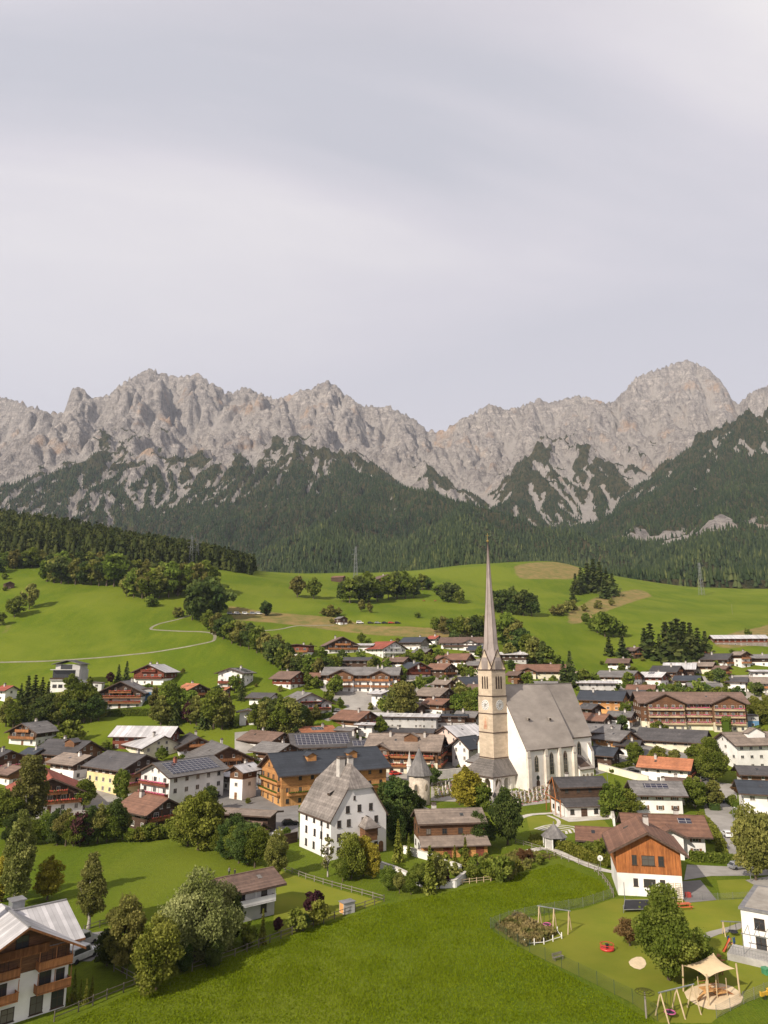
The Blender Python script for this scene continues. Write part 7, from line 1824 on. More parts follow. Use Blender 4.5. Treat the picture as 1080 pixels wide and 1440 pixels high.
# garden greenery close to the house walls
def gardens():
    rng = random.Random(21); n = 0
    def free(x, y, m):
        for (cx, cy, w, d, yaw, z) in HOUSES:
            c, s_ = math.cos(yaw), math.sin(yaw); u = c * (x - cx) + s_ * (y - cy); v = -s_ * (x - cx) + c * (y - cy)
            if abs(u) < w / 2 + m and abs(v) < d / 2 + m: return False
        return True
    for (cx, cy, w, d, yaw, z) in list(HOUSES):
        if cy < 225 or cy > 560: continue
        for t in range(3):
            a = rng.uniform(0, 6.28); r = rng.uniform(.62, .95) * max(w, d) + 1; x, y = cx + r * math.cos(a), cy + r * math.sin(a) - 2
            q = project((x, y, gz(x, y)))
            if not free(x, y, 1.6) or (690 < q[0] < 850 and 1040 < q[1]) or (455 < q[0] < 520 and q[1] > 975): continue
            big = rng.random() < .22; hgt = rng.uniform(4.5, 8.5) if big else rng.uniform(1.6, 3.2)
            left = q[0] < 560
            plant(rng.choice(('oak', 'ash', 'dark', 'oak')) if big else rng.choice(('bush', 'shrub', 'yshrub', 'bush')), q[0], q[1], hgt * F_PX / q[2], ('leafy garden tree close to a house wall in the ' if big else 'garden bush close to a house wall in the ') + ('left half of the village' if left else 'right half of the village'), ('small garden trees' if big else 'house wall bushes') + (' left' if left else ' right'))
            n += 1
    print('garden plants', n)
gardens()

# the uncut grass of the near field, tuft by tuft
def near_grass():
    poly = world_poly([(90,1440),(200,1390),(275,1366),(395,1322),(540,1272),(645,1252),(785,1215),(843,1238),(860,1262),(720,1297),(690,1309),(790,1366),(925,1440)])
    rng = np.random.default_rng(77); xs = [p[0] for p in poly] + [at(540, 1440).x]; ys = [p[1] for p in poly]; n = 330000
    X = rng.uniform(min(xs), max(xs), n); Y = rng.uniform(min(ys) - 3, max(ys), n); k = inpoly(X, Y, poly) & (rng.uniform(0, 1, n) <   .5 + .5 * sstep(-.25, .3, fbm(X / 5, Y / 5, 3, 12))); X, Y = X[k], Y[k]; n = len(X)
    h = rng.uniform(.08, .22, n) * (1 + .5 * fbm(X / 8, Y / 8, 2, 13)); a = rng.uniform(0, 6.28, n); w = rng.uniform(.06, .16, n); Z = ground(X, Y)
    V = np.stack([np.stack([X - w * np.cos(a), Y - w * np.sin(a), Z - .02], -1), np.stack([X + w * np.cos(a), Y + w * np.sin(a), Z - .02], -1), np.stack([X + rng.normal(0, .09, n), Y + rng.normal(0, .09, n), Z + h], -1)], 1).reshape(-1, 3)
    t = np.clip(.45 + .30 * fbm(X / 9, Y / 9, 3, 14) + rng.normal(0, .14, n), 0, 1)
    tag(link('meadow_grass', fast_mesh('meadow_grass', V, np.arange(n * 3).reshape(n, 3), MATS['grass_tuft'], {'tint': np.repeat(t, 3)})), kind='stuff')
near_grass()
# ------------------------------------------------------------------ gravestones
def graves():
    protos = []
    for v in range(4):
        b = MB(); w = (.75, .6, .9, .5)[v]; h = (1.15, 1.35, .95, 1.5)[v]
        plate(arch_profile(w, h, v % 2 == 0, 3), -.12, .12, 0, b); b.box(-w * .75, w * .75, -.25, .25, -.1, .16, 1)
        if v in (1, 3): b.bar((0, 0, h - .1), (0, 0, h + .55), .05, 1); b.bar((-.2, 0, h + .3), (.2, 0, h + .3), .05, 1)
        b.box(-w * .6, w * .6, -1.7, -.255, -.1, .14, 1); b.box(-w * .5, w * .5, -1.6, -.35, .142, .22, 2)
        protos.append(b.mesh('gravestone', [MATS[('pale_stone', 'concrete', 'old_stone', 'pale_stone')[v]], MATS['concrete'], MATS[('flowers_pink', 'flowers_red', 'leaf_green', 'flowers_pink')[v]]]))
    rng = random.Random(4)
    for poly, lab, grp, n in (([(612,1101),(662,1094),(664,1110),(616,1122)], 'gravestone in the field left of the church porch', 'gravestones left of the porch', 58), ([(716,1116),(774,1106),(776,1124),(720,1133)], 'gravestone in the rows in front of the nave', 'gravestones before the nave', 62)):
        A, B_, C_, D = [at(*p) for p in poly]; rows = 6; per = n // rows
        for r in range(rows):
            for k in range(per):
                u = (k + .5 + rng.uniform(-.2, .2)) / per; v = (r + .5 + rng.uniform(-.15, .15)) / rows
                p = A * (1 - u) * (1 - v) + B_ * u * (1 - v) + C_ * u * v + D * (1 - u) * v
                o = link('gravestone', protos[rng.randrange(4)], None, (p.x, p.y, gz(p.x, p.y)), R(45) + rng.uniform(-.1, .1)); tag(o, lab, 'gravestone', grp)
graves()
# ------------------------------------------------------------------ cars
_car = {}
def car(px, py, rz, paint, label, van=False, group=None):
    P = at(px, py); key = van
    if key not in _car:
        L, Wd = (4.9, 1.9) if van else (4.3, 1.75); hb, hr = (1.05, 1.95) if van else (.85, 1.45)
        b = MB(); x = L / 2
        side = [(-x, .35), (x, .35), (x, .62), (x - .12, hb - .08), (x - 1.0, hb), (-x + .15, hb), (-x, hb - .1)]
        b.prism(side, -Wd / 2, Wd / 2); body = b
        c = MB(); cab = [(-x + .12, hb + .002), (x - 1.25, hb + .002), (x - (1.65 if van else 2.0), hr), (-x + (.35 if van else .75), hr)]
        c.prism([(a, z) for a, z in cab], -Wd / 2 + .12, Wd / 2 - .12)
        g = MB()
        for s in (-1, 1):
            y = s * (Wd / 2 - .112); q = [(-x + .45, y, hb + .08), (x - 1.55, y, hb + .08), (x - 1.85 if van else x - 2.1, y, hr - .12), (-x + (.6 if van else .95), y, hr - .12)]
            g.poly(q if s < 0 else q[::-1])
        f = [(x - 1.24, -Wd / 2 + .2, hb + .06), (x - 1.24, Wd / 2 - .2, hb + .06), (x - (1.62 if van else 1.96), Wd / 2 - .25, hr - .06), (x - (1.62 if van else 1.96), -Wd / 2 + .25, hr - .06)]
        g.poly([(a + .012, y, z) for a, y, z in f]); r_ = [(-x + .14, -Wd / 2 + .2, hb + .1), (-x + .14, Wd / 2 - .2, hb + .1), (-x + (.33 if van else .68), Wd / 2 - .25, hr - .1), (-x + (.33 if van else .68), -Wd / 2 + .25, hr - .1)]
        g.poly([(a - .02, y, z) for a, y, z in r_][::-1])
        wm = MB(); i0 = len(wm.v)
        for (r, y) in ((.33, -.11), (.33, .11)):
            for k in range(14): a = 2 * math.pi * k / 14; wm.v.append((r * math.cos(a), y, r * math.sin(a)))
        for k in range(14): wm.f.append((k, (k + 1) % 14, 14 + (k + 1) % 14, 14 + k)); wm.m.append(0)
        wm.f.append(tuple(range(14))[::-1]); wm.m.append(0); wm.f.append(tuple(range(14, 28))); wm.m.append(0)
        hl = MB(); hl.box(0, .04, -.2, .2, -.08, .08)
        _car[key] = (body, c, g.mesh('windows', MATS['window_glass']), wm.mesh('wheel', MATS['rubber']), hl.mesh('headlight', MATS['white_paint']), L, Wd)
    body, c, g, wm, hl, L, Wd = _car[key]
    root = empty('van' if van else 'car', P, R(rz), label, 'van' if van else 'car', group)
    body.build('body', MATS[paint], root); c.build('cabin', MATS[paint], root); link('windows', g, root)
    for sx in (-1, 1):
        for sy in (-1, 1): link('wheel', wm, root, (sx * L * .31, sy * (Wd / 2 - .08), .33))
    for sy in (-1, 1): link('headlight', hl, root, (L / 2 - .01, sy * .6, .68))
car(114,1349,62,'white_paint','white car parked in the shade of the guesthouse', True)
car(115,1330,62,'silver_paint','pale camper van behind the white car in the yard', True)
car(890,1086,10,'black_paint','dark car parked behind the cream graveyard wall')
car(862,1020,40,'white_paint','white van beside the small dark chalets', True)
car(888,1030,20,'silver_paint','silver car at the foot of the long hotel')
car(462,1006,20,'black_paint','black car parked at the curved village road'); car(476,1001,20,'silver_paint','grey car parked at the curved village road')
car(506,877,5,'white_paint','white van at the left of the row on the dry strip', True)
for k, (px, c) in enumerate(((521,'black_paint'),(531,'silver_paint'),(541,'black_paint'),(550,'red_paint'),(559,'black_paint'))): car(px, 877, 5 + 3 * k, c, {'black_paint': 'dark car in the parked row on the dry strip', 'silver_paint': 'silver car in the parked row on the dry strip', 'red_paint': 'red car in the parked row on the dry strip'}[c], False, 'cars parked on the dry strip')
for k, (px, c) in enumerate(((324,'silver_paint'),(334,'white_paint'),(345,'white_paint'),(356,'silver_paint'),(364,'white_paint'))): car(px, 864, 8, c, {'silver_paint': 'silver vehicle in the row of trailers below the left wood', 'white_paint': 'white vehicle in the row of trailers below the left wood'}[c], True, 'vehicles below the left wood')
car(312,799,0,'white_paint','white trailer on the crest right of the spruce wood', True); car(1020,1012,85,'white_paint','white car near the glazed box annex'); car(986,1098,40,'silver_paint','silver car by the big dense street tree'); car(396,1176,20,'white_paint','white car in front of the honey timber hotel'); car(282,1128,50,'silver_paint','silver car in the yard between the two hotels')
car(408,1160,20,'black_paint','dark car below the honey timber hotel gable'); car(1012,1128,85,'black_paint','black car driving up the broad street'); car(1022,1176,84,'white_paint','white car on the broad street near the hedge'); car(1040,1222,10,'silver_paint','silver car turning from the driveway into the broad street')
car(556,1090,30,'red_paint','red car before the old timber inn'); car(646,1088,10,'white_paint','white car at the graveyard wall'); car(896,1076,20,'silver_paint','silver car in the parking yard by the orange roofed house')
car(300,1122,50,'black_paint','black car in the yard between the two hotels')
# ------------------------------------------------------------------ pylons and masts
def pylon(px, py, hpx, label, w=.12, arms=((.62, .22), (.76, .26), (.90, .18))):
    P = at(px, py); H = hpx * project(P)[2] / F_PX; root = empty('pylon', P, .3, label, 'pylon'); b = MB(); bw = H * w / 2; tw = H * .018; t = max(.10, H * .004); L = 9
    def cr(f): return bw * (1 - f) ** 1.3 + tw
    for k in range(L):
        f0, f1 = k / L, (k + 1) / L
        for i in range(4):
            s0 = ((-1, -1), (1, -1), (1, 1), (-1, 1))[i]; s1 = ((-1, -1), (1, -1), (1, 1), (-1, 1))[(i + 1) % 4]
            a = (s0[0] * cr(f0), s0[1] * cr(f0), H * f0); c = (s0[0] * cr(f1), s0[1] * cr(f1), H * f1); d = (s1[0] * cr(f1), s1[1] * cr(f1), H * f1); e = (s1[0] * cr(f0), s1[1] * cr(f0), H * f0)
            b.bar(a, c, t, 0, 4); b.bar(a, d, t * .6, 0, 3); b.bar(e, c, t * .6, 0, 3)
    b.build('mast', MATS['pylon_steel'], root); am = MB()
    for f, r in arms:
        l = H * r
        for s in (-1, 1):
            am.bar((0, 0, H * f), (s * l * .5, 0, H * f), t * .8, 0, 3); am.bar((0, 0, H * (f + .05)), (s * l * .5, 0, H * f), t * .7, 0, 3); am.bar((s * l * .5, 0, H * f), (s * l * .5, 0, H * (f - .03)), t * .7, 0, 3)
    am.build('cross_arm', MATS['pylon_steel'], root)
pylon(268, 798, 46, 'left one of the twin lattice pylons before the spruce wood'); pylon(276, 798, 40, 'right one of the twin lattice pylons before the spruce wood'); pylon(500, 816, 48, 'slim lattice pylon alone on the middle crest', .08); pylon(987, 837, 46, 'lattice pylon on the right meadow', .09, ((.86, .12), (.94, .1)))
def pole(px, py, hpx, label, lamp=False, name=None, arm=True):
    P = at(px, py); H = hpx * project(P)[2] / F_PX; root = empty(name or ('street_lamp' if lamp else 'pole'), P, .6, label, 'street lamp' if lamp else 'pole')
    b = MB(); b.lathe([(.11, -.2), (.09, H * .1), (.05, H)], 8); b.build('post', MATS['galvanised' if lamp else 'grey_wood'], root)
    if lamp:
        b = MB(); b.bar((0, 0, H), (.9, 0, H + .15), .04); b.build('arm', MATS['galvanised'], root); b = MB(); b.lathe([(.05, H + .02), (.2, H + .06), (.18, H + .16), (.04, H + .22)], 8, 0, 1.0); b.build('lamp_head', MATS['white_paint'], root)
    elif arm:
        b = MB(); b.bar((-.7, 0, H - .4), (.7, 0, H - .4), .06); b.build('cross_arm', MATS['grey_wood'], root)
pole(1036,1199,22,'street lamp on the right kerb of the broad street', True); pole(1032,1160,22,'street lamp near the bend of the broad street', True); pole(1056,1240,16,'street lamp in front of the tall street tree', True); pole(324,800,18,'wooden pole on the crest right of the wood'); pole(1030,864,14,'wooden pole on the right meadow'); pole(420,812,14,'wooden pole at the forest edge'); pole(855,1108,24,'pale lamp post inside the churchyard', True); pole(668,1130,30,'lamp post between porch and shrine', True)
def round_sign(px, py, hpx):
    P = at(px, py); H = hpx * project(P)[2] / F_PX; root = empty('round_sign', P, -.1, 'round white sign on a post left of the converted barn', 'sign')
    b = MB(); b.lathe([(.05, -.2), (.05, H)], 8); b.build('post', MATS['galvanised'], root)
    d = [(math.cos(a) * .55, H - .3 + math.sin(a) * .55) for a in np.linspace(0, 2 * math.pi, 25)[:-1]]; plate(d, -.09, -.055).build('disc', MATS['white_paint'], root); b = MB(); b.box(-.05, .05, -.105, -.092, H - .6, H - .12); b.box(-.16, .16, -.105, -.092, H - .36, H - .28); b.build('mark', MATS['clock_black'], root)
round_sign(845, 1226, 20)
# ------------------------------------------------------------------ the playground
def swing(px, py, hpx, rz, L, label, seat='pink_cloth', bays=2):
    P = at(px, py); H = hpx * project(P)[2] / F_PX; root = empty('swing', P, R(rz), label, 'swing'); b = MB()
    n = bays + 1
    for k in range(n):
        x = -L / 2 + L * k / bays
        f = MB()
        for s in (-1, 1): f.bar((x, s * H * .38, -.1), (x, 0, H), .09, 0, 6)
        f.build('leg_frame', MATS['post_wood'], root)
    b.bar((-L / 2 - .3, 0, H), (L / 2 + .3, 0, H), .09, 0, 6); b.build('beam', MATS['galvanised'], root)
    for k in range(bays):
        if k and bays > 1 and seat == 'pink_cloth' and k == 1: continue
        x = -L / 2 + L * (k + .5) / bays; q = MB()
        for s in (-1, 1): q.bar((x + s * .5, -.35, .62), (x + s * .35, 0, H), .022, 0, 4); q.bar((x + s * .5, .35, .62), (x + s * .35, 0, H), .022, 0, 4)
        q.build('rope', MATS['iron'], root)
        q = MB(); m = 16
        for j in range(m):
            a0, a1 = 2 * math.pi * j / m, 2 * math.pi * (j + 1) / m; q.bar((x + .62 * math.cos(a0), .62 * math.sin(a0), .6), (x + .62 * math.cos(a1), .62 * math.sin(a1), .6), .07, 0, 5)
        q.lathe([(.56, .5), (.58, .56)], 12, 1, x, 0); q.build('seat', [MATS[seat], MATS['dark_net']], root)
swing(780, 1307, 27, -28, 4.8, 'pale wooden swing frame beside the wild flower bed'); swing(954, 1428, 34, 24, 5.2, 'wooden swing with round nest seat at the bottom playground edge', 'pink_cloth'); swing(1032, 1316, 18, -8, 2.9, 'metal legged swing above the red slide', 'dark_cloth', 1)
def sail():
    P = at(1003, 1404); s = project(P)[2] / F_PX; root = empty('sun_sail', P, 0, 'sand coloured sun sail on four leaning posts over the sand pit', 'sun sail')
    pix = [(961,1394,32),(1007,1358 + 22,24),(1041,1402,40),(997,1415,38)]
    T = []; F = []
    for (px, py, h) in pix:
        q = at(px, py); hh = h * project(q)[2] / F_PX; F.append(q - P); T.append(q - P + Vector((0, 0, hh)))
    for f, t in zip(F, T): b = MB(); d = (t - f); d = Vector((d.x * 1 - f.x * .04, d.y - f.y * .04, d.z)); b.bar(f - Vector((0, 0, .2)), f + d * 1.06, .11, 0, 7); b.build('post', MATS['post_wood'], root)
    T = [T[0] * .93, T[1] * .97, T[2] * .90, T[3] * .90]; T = [Vector((t.x, t.y, h)) for t, h in zip(T, (3.0, 3.5, 3.3, 3.0))]; n = 12; b = MB(); G = {}
    for i in range(n + 1):
        for j in range(n + 1):
            u, v = i / n, j / n; cu, cv = u - .5, v - .5
            pin = 1 - .20 * (4 * cv * cv * 0 + (1 - 4 * cu * cu)) * (abs(cv) * 2) ** 2; pin2 = 1 - .20 * (1 - 4 * cv * cv) * (abs(cu) * 2) ** 2
            uu, vv = .5 + cu * pin2, .5 + cv * pin
            p = T[0] * (1 - uu) * (1 - vv) + T[1] * uu * (1 - vv) + T[2] * uu * vv + T[3] * (1 - uu) * vv
            p = Vector((p.x, p.y, p.z + .22 * (1 - 4 * cu * cu) * (1 - 4 * cv * cv))); G[i, j] = p
    for i in range(n):
        for j in range(n): b.poly([G[i, j], G[i + 1, j], G[i + 1, j + 1], G[i, j + 1]]); b.poly([G[i, j] - Vector((0, 0, .02)), G[i, j + 1] - Vector((0, 0, .02)), G[i + 1, j + 1] - Vector((0, 0, .02)), G[i + 1, j] - Vector((0, 0, .02))])
    b.build('cloth', MATS['sail_cloth'], root)
sail()
def climbing_house():
    P = at(1003, 1401); root = empty('play_tower', P, R(18), 'wooden play tower with bridges standing under the sun sail', 'play tower'); root.scale = (.72, .72, .95); rng = random.Random(3)
    for x, y in ((-2.2, -1), (-2.2, 1), (0, -1), (0, 1), (2.2, -1), (2.2, 1)): b = MB(); b.bar((x, y, -.1), (x, y, 2.3), .08, 0, 6); b.build('post', MATS['post_wood'], root)
    b = MB(); b.box(-2.2, 0, -1, 1, .95, 1.05); b.box(.0, 2.2, -1, 1, .5, .58); b.build('platform', MATS['pale_wood'], root)
    b = MB()
    for y in (-1, 1): b.bar((-2.2, y, 1.7), (0, y, 1.7), .05); b.bar((0, y, 1.2), (2.2, y, 1.2), .05); b.bar((-2.2, y, 1.35), (0, y, 1.35), .04)
    for k in range(6): b.bar((2.2 + k * .32, -.9, .5 - k * .08), (2.2 + k * .32, .9, .5 - k * .08), .05)
    b.build('railing', MATS['balcony_wood'], root)
    b = MB(); b.poly([(-2.2, -1.0, 1.0), (-2.2, -.4, 1.0), (-4.2, -.4, .05), (-4.2, -1.0, .05)]); b.poly([(-2.2, -1.0, .96), (-4.2, -1.0, .01), (-4.2, -.4, .01), (-2.2, -.4, .96)]); b.build('ramp', MATS['pale_wood'], root)
climbing_house()
def slide():
    P = at(1024, 1336); root = empty('slide', P, R(42), 'red slide with blue side panel running down the grassy bank', 'slide'); root.scale = (.6, .6, .6); b = MB(); n = 10; w = .55
    pr = [(-2.6 + 4.2 * k / n, .25 + 2.0 * (k / n) ** 1.25) for k in range(n + 1)]
    for (x0, z0), (x1, z1) in zip(pr[:-1], pr[1:]):
        b.poly([(x0, -w / 2, z0), (x0, w / 2, z0), (x1, w / 2, z1), (x1, -w / 2, z1)][::-1]); b.poly([(x0, -w / 2, z0 - .03), (x0, w / 2, z0 - .03), (x1, w / 2, z1 - .03), (x1, -w / 2, z1 - .03)])
        for s in (-1, 1): b.poly([(x0, s * w / 2, z0 - .05), (x1, s * w / 2, z1 - .05), (x1, s * w / 2, z1 + .3), (x0, s * w / 2, z0 + .3)]); b.poly([(x0, s * w / 2, z0 - .05), (x0, s * w / 2, z0 + .3), (x1, s * w / 2, z1 + .3), (x1, s * w / 2, z1 - .05)])
    b.build('chute', MATS['orange_paint'], root); b = MB(); b.box(1.6, 2.8, -.7, .7, 1.0, 1.12); b.build('platform', MATS['pale_wood'], root)
    for s in (-1, 1): b = MB(); b.box(1.6, 2.8, s * .7 - .04, s * .7 + .04, 1.125, 2.5); b.build('side_panel', MATS['blue_paint'], root)
    for x in (1.7, 2.7):
        for y in (-.6, .6): b = MB(); b.bar((x, y, -.4), (x, y, 1.0), .07); b.build('post', MATS['post_wood'], root)
slide()
def spinner():
    P = at(854, 1336); root = empty('merry_go_round', P, 0, 'flat red merry-go-round with dark hub on the playground lawn', 'merry-go-round')
    b = MB(); b.lathe([(.95, .05), (1.05, .2), (1.0, .32)], 20); b.build('disc', MATS['red_paint'], root); b = MB()
    for k in range(16): a0, a1 = 2 * math.pi * k / 16, 2 * math.pi * (k + 1) / 16; b.bar((1.0 * math.cos(a0), 1.0 * math.sin(a0), .8), (1.0 * math.cos(a1), 1.0 * math.sin(a1), .8), .05)
    for k in range(6): a = 2 * math.pi * k / 6; b.bar((1.0 * math.cos(a), 1.0 * math.sin(a), .3), (1.0 * math.cos(a), 1.0 * math.sin(a), .8), .04)
    b.build('rail', MATS['red_paint'], root); b = MB(); b.lathe([(.2, .32), (.2, .75), (.35, .8)], 12); b.build('hub', MATS['rubber'], root)
spinner()
def trampoline():
    A = [at(p, q) for p, q in ((877,1284),(915,1283),(919,1270),(879,1270))]; c = sum(A, Vector()) / 4; root = empty('play_net', c, 0, 'dark grey ball net stretched between posts before the converted barn', 'net')
    b = MB(); q = [a - c + Vector((0, 0, .5)) for a in A]; b.poly(q); b.poly([v - Vector((0, 0, .05)) for v in q][::-1]); b.build('net', MATS['dark_net'], root)
    b = MB()
    for k in range(4): b.bar(q[k] + Vector((0, 0, .02)), q[(k + 1) % 4] + Vector((0, 0, .02)), .07)
    b.build('rim', MATS['galvanised'], root)
    for v, h in zip(q, (1.2, 1.2, 3.4, 3.4)): b = MB(); b.bar((v.x, v.y, -.3), (v.x, v.y, h), .06); b.build('post', MATS['galvanised'], root)
trampoline()
def bench(px, py, rz, label, mat='balcony_wood', name='bench'):
    P = at(px, py); root = empty(name, P, R(rz), label, 'bench'); b = MB()
    for k in range(3): b.box(-.95, .95, -.22 + k * .15, -.10 + k * .15, .42, .47)
    b.build('seat', MATS[mat], root); b = MB()
    for k in range(2): b.box(-.95, .95, .26, .30, .58 + k * .2, .72 + k * .2)
    b.build('backrest', MATS[mat], root)
    for x in (-.75, .75):
        b = MB(); b.box(x - .05, x + .05, -.2, -.12, 0, .42); b.box(x - .05, x + .05, .2, .26, 0, .95); b.box(x - .05, x + .05, -.119, .199, .34, .418); b.build('leg', MATS[mat], root)
bench(785, 1350, 30, 'grey weathered bench at the green mesh fence', 'grey_wood'); bench(827, 1144, 10, 'dark bench at the white wall of the two tier hall', 'dark_wood'); bench(1010, 1372, 30, 'red brown bench behind the sun sail', 'red_wood')
def picnic(px, py, label, mat):
    P = at(px, py); root = empty('picnic_table', P, R(8), label, 'table'); b = MB(); b.box(-1.3, 1.3, -.45, .45, .7, .78); b.build('tabletop', MATS[mat], root)
    for s in (-1, 1): b = MB(); b.box(-1.3, 1.3, s * .95 - .16, s * .95 + .16, .42, .49); b.build('seat', MATS[mat], root)
    for x in (-1, 1): b = MB(); b.bar((x, -.9, 0), (x, -.3, .7), .06); b.bar((x, .9, 0), (x, .3, .7), .06); b.bar((x, -1, .38), (x, 1, .38), .06); b.build('leg', MATS[mat], root)
picnic(961, 1277, 'orange red picnic table near the converted barn', 'orange_paint'); picnic(1002, 1352, 'brown picnic table in the shade of the playground tree', 'balcony_wood')
def pallets(px, label):
    P = at(px, 1267); root = empty('ladder_rack', P, R(-12), label, 'rack'); b = MB()
    for x in (-.45, .45): b.bar((x, -.7, 0), (x, -.1, 3.0), .07)
    for k in range(9): b.box(-.5, .5, -.66 + k * .065, -.56 + k * .065, .25 + k * .32, .34 + k * .32)
    b.build('slats', MATS['post_wood'], root)
pallets(945, 'left slatted wooden rack leaning on the converted barn'); pallets(955, 'right slatted wooden rack leaning on the converted barn')
def climb_net():
    P = at(909, 1432); root = empty('climbing_tree', P, 0, 'green rope platform on a thin post at the mesh fence', 'climbing frame'); b = MB(); b.lathe([(.12, -.2), (.10, 3.0)], 8); b.build('post', MATS['grey_wood'], root)
    b = MB(); n = 9
    for k in range(n):
        a0, a1 = 2 * math.pi * k / n, 2 * math.pi * (k + 1) / n
        for r, z in ((.4, 3.1), (.8, 2.98), (1.15, 2.85)): b.bar((r * math.cos(a0), r * math.sin(a0), z), (r * math.cos(a1), r * math.sin(a1), z), .05, 0, 4)
        b.bar((0, 0, 3.2), (1.15 * math.cos(a0), 1.15 * math.sin(a0), 2.85), .04, 0, 4)
    b.build('net', MATS['leaf_olive'], root)
climb_net()
def rider(px, py):
    P = at(px, py); root = empty('spring_rider', P, .4, 'yellow spring rider at the bottom right of the playground', 'spring rider'); b = MB()
    for k in range(24): a0, a1 = k * .8, (k + 1) * .8; b.bar((.14 * math.cos(a0), .14 * math.sin(a0), k * .02), (.14 * math.cos(a1), .14 * math.sin(a1), (k + 1) * .02), .025, 0, 4)
    b.build('spring', MATS['iron'], root); b = MB(); b.prism([(-.7, .5), (.6, .5), (.85, .8), (.8, 1.25), (.55, 1.2), (.45, .9), (-.45, .9), (-.75, 1.1)], -.13, .13); b.build('body', MATS['yellow_paint'], root); b = MB(); b.bar((.5, -.35, 1.05), (.5, .35, 1.05), .035); b.build('handle', MATS['black_paint'], root)
    b = MB(); b.bar((-.15, -.4, .62), (-.15, .4, .62), .04); b.build('footrest', MATS['black_paint'], root)
rider(1076, 1406)
def hut_box(px, py):
    P = at(px, py); root = empty('garden_box', P, R(35), 'small grey and orange garden shed by the rail fence corner', 'shed'); b = MB(); b.box(-1.1, 1.1, -.75, .75, -.1, 1.7); b.build('wall', MATS['grey_plaster'], root)
    b = MB(); b.box(-1.25, 1.25, -.9, .9, 1.703, 1.8); b.build('lid', MATS['metal_edge'], root); b = MB(); b.box(-1.13, -1.103, -.6, .6, .1, 1.6); b.build('door', MATS['orange_plaster'], root)
hut_box(488, 1283)
def greenstand(px, py, mat, label, nm='container', s=(1.1, .7, 1.2)):
    P = at(px, py); root = empty(nm, P, .3, label, nm); b = MB(); b.prism([(-s[0] / 2 * .9, 0), (s[0] / 2 * .9, 0), (s[0] / 2, s[2]), (-s[0] / 2, s[2])], -s[1] / 2, s[1] / 2); b.build('body', MATS[mat], root); b = MB(); b.prism([(-s[0] / 2 - .04, s[2] + .003), (s[0] / 2 + .04, s[2] + .003), (s[0] / 2 - .1, s[2] + .14), (-s[0] / 2 + .1, s[2] + .14)], -s[1] / 2 - .04, s[1] / 2 + .04); b.build('lid', MATS[mat], root)
greenstand(652, 1201, 'green_paint', 'green wheeled bin at the farmhouse door', 'bin'); greenstand(968, 1262, 'red_paint', 'red box at the corner of the converted barn', 'box', (.9, .6, .7)); greenstand(1078, 1370, 'green_paint', 'bright green tub beside the flat roofed building', 'tub', (.9, .9, .7)); greenstand(64, 1142, 'red_paint', 'red box before the red roofed chalet', 'box')
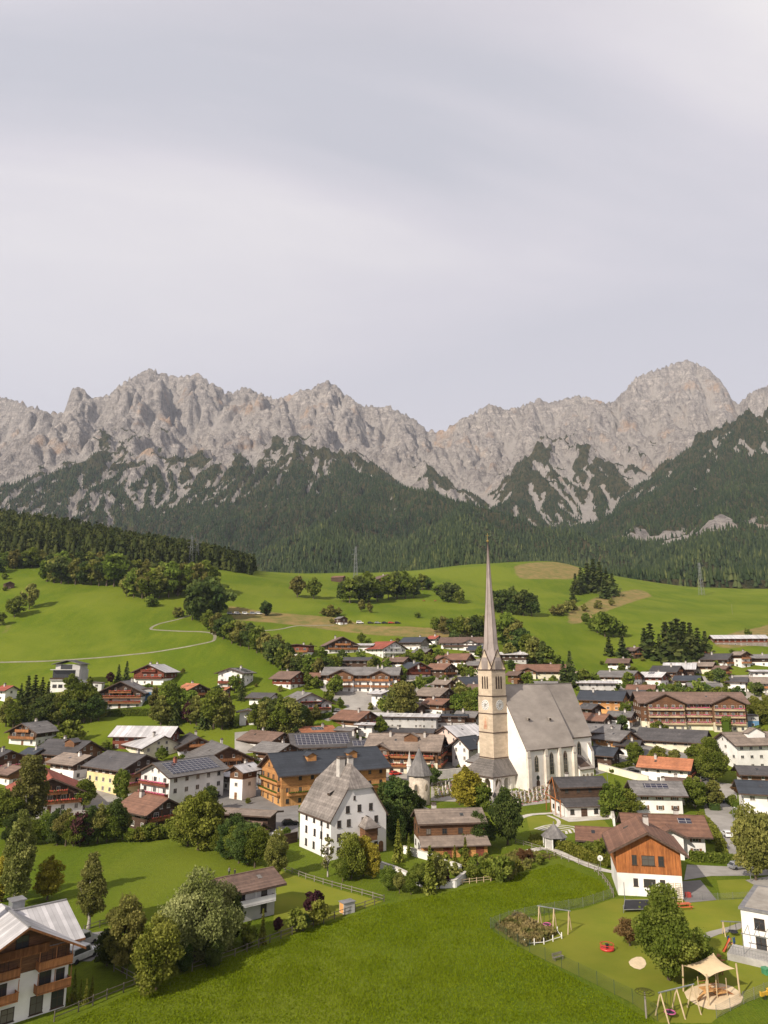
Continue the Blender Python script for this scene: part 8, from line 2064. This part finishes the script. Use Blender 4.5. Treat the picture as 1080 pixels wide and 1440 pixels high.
# ------------------------------------------------------------------ people
def person(px, py, hpx, rz, top, legs, label, step=.12):
    P = at(px, py); H = hpx * project(P)[2] / F_PX; H = min(1.85, max(1.5, H)); k = H / 1.75
    V = [(0, 0, .95, .13), (0, 0, 1.15, .125), (0, .01, 1.38, .15), (0, .01, 1.50, .06), (0, .0, 1.60, .085), (0, 0, 1.70, .075),
         (-.19, 0, 1.42, .06), (-.25, .02, 1.16, .045), (-.24, -.08, .92, .035), (-.24, -.11, .83, .03), (.19, 0, 1.42, .06), (.25, .02, 1.16, .045), (.24, -.06, .92, .035), (.24, -.09, .83, .03),
         (-.09, 0, .88, .095), (-.10, -step, .48, .06), (-.10, -step * .6, .08, .045), (-.10, -step * .6 - .16, .04, .04), (.09, 0, .88, .095), (.10, step, .48, .06), (.10, step * 1.6, .08, .045), (.10, step * 1.6 - .16, .04, .04)]
    E = [(0, 1), (1, 2), (2, 3), (3, 4), (4, 5), (2, 6), (6, 7), (7, 8), (8, 9), (2, 10), (10, 11), (11, 12), (12, 13), (0, 14), (14, 15), (15, 16), (16, 17), (0, 18), (18, 19), (19, 20), (20, 21)]
    me = bpy.data.meshes.new('person_skin'); me.from_pydata([v[:3] for v in V], E, []); t = bpy.data.objects.new('person', me); COL.objects.link(t)
    sk = t.modifiers.new('skin', 'SKIN'); sk.use_smooth_shade = True
    for i, v in enumerate(V): t.data.skin_vertices[0].data[i].radius = (v[3], v[3])
    t.data.skin_vertices[0].data[0].use_root = True
    ss = t.modifiers.new('sub', 'SUBSURF'); ss.levels = 1; ss.render_levels = 1
    m2 = bpy.data.meshes.new_from_object(t.evaluated_get(bpy.context.evaluated_depsgraph_get())); bpy.data.objects.remove(t)
    m2.materials.clear()
    for m in (legs, top, 'skin', 'rubber'): m2.materials.append(MATS[m])
    for p in m2.polygons:
        c = p.center; p.material_index = 3 if c.z < .10 else (0 if c.z < .98 and abs(c.x) < .21 else (2 if (c.z > 1.50 or (c.z < .90 and abs(c.x) >= .2)) else 1))
    o = link('person', m2, None, P, R(rz), (k, k, k)); tag(o, label, 'person')
    b = MB(); b.lathe([(.075, 1.66), (.10, 1.70), (.095, 1.77), (.05, 1.81), (.01, 1.82)], 10); b.build('hair', MATS['dark_wood'], o, smooth=True)
person(322, 1232, 12, 40, 'grey_cloth', 'dark_cloth', 'person in a grey top standing on the lawn behind the garden house'); person(330, 1233, 9, -30, 'dark_cloth', 'dark_cloth', 'person in dark clothes beside the grey topped one on the lawn')
# cattle on the far meadow crest
def cow(px, py, rz):
    P = at(px, py); V = [(-.75, 0, 1.15, .34), (-.1, 0, 1.1, .40), (.65, 0, 1.15, .34), (1.0, 0, 1.25, .2), (1.3, 0, 1.2, .16), (1.6, 0, 1.0, .11), (-.75, .25, .6, .13), (-.8, .25, .3, .08), (-.75, .25, .05, .08), (-.75, -.25, .6, .13), (-.8, -.25, .3, .08), (-.75, -.25, .05, .08), (.65, .22, .6, .12), (.65, .22, .3, .08), (.65, .22, .05, .08), (.65, -.22, .6, .12), (.65, -.22, .3, .08), (.65, -.22, .05, .08), (-1.1, 0, 1.2, .06), (-1.2, 0, .7, .04)]
    E = [(0, 1), (1, 2), (2, 3), (3, 4), (4, 5), (0, 6), (6, 7), (7, 8), (0, 9), (9, 10), (10, 11), (2, 12), (12, 13), (13, 14), (2, 15), (15, 16), (16, 17), (0, 18), (18, 19)]
    me = bpy.data.meshes.new('cow_skin'); me.from_pydata([v[:3] for v in V], E, []); t = bpy.data.objects.new('cow', me); COL.objects.link(t); t.modifiers.new('skin', 'SKIN')
    for i, v in enumerate(V): t.data.skin_vertices[0].data[i].radius = (v[3], v[3])
    ss = t.modifiers.new('sub', 'SUBSURF'); ss.levels = 1
    m2 = bpy.data.meshes.new_from_object(t.evaluated_get(bpy.context.evaluated_depsgraph_get())); bpy.data.objects.remove(t); m2.materials.clear(); m2.materials.append(MATS['balcony_wood'])
    tag(link('cow', m2, None, P, R(rz)), 'brown cow grazing on the smooth middle meadow', 'cow', 'cows on the middle meadow')
for px, py, r in ((596, 846, 20), (603, 826, 100), (612, 846, 10)): cow(px, py, r)
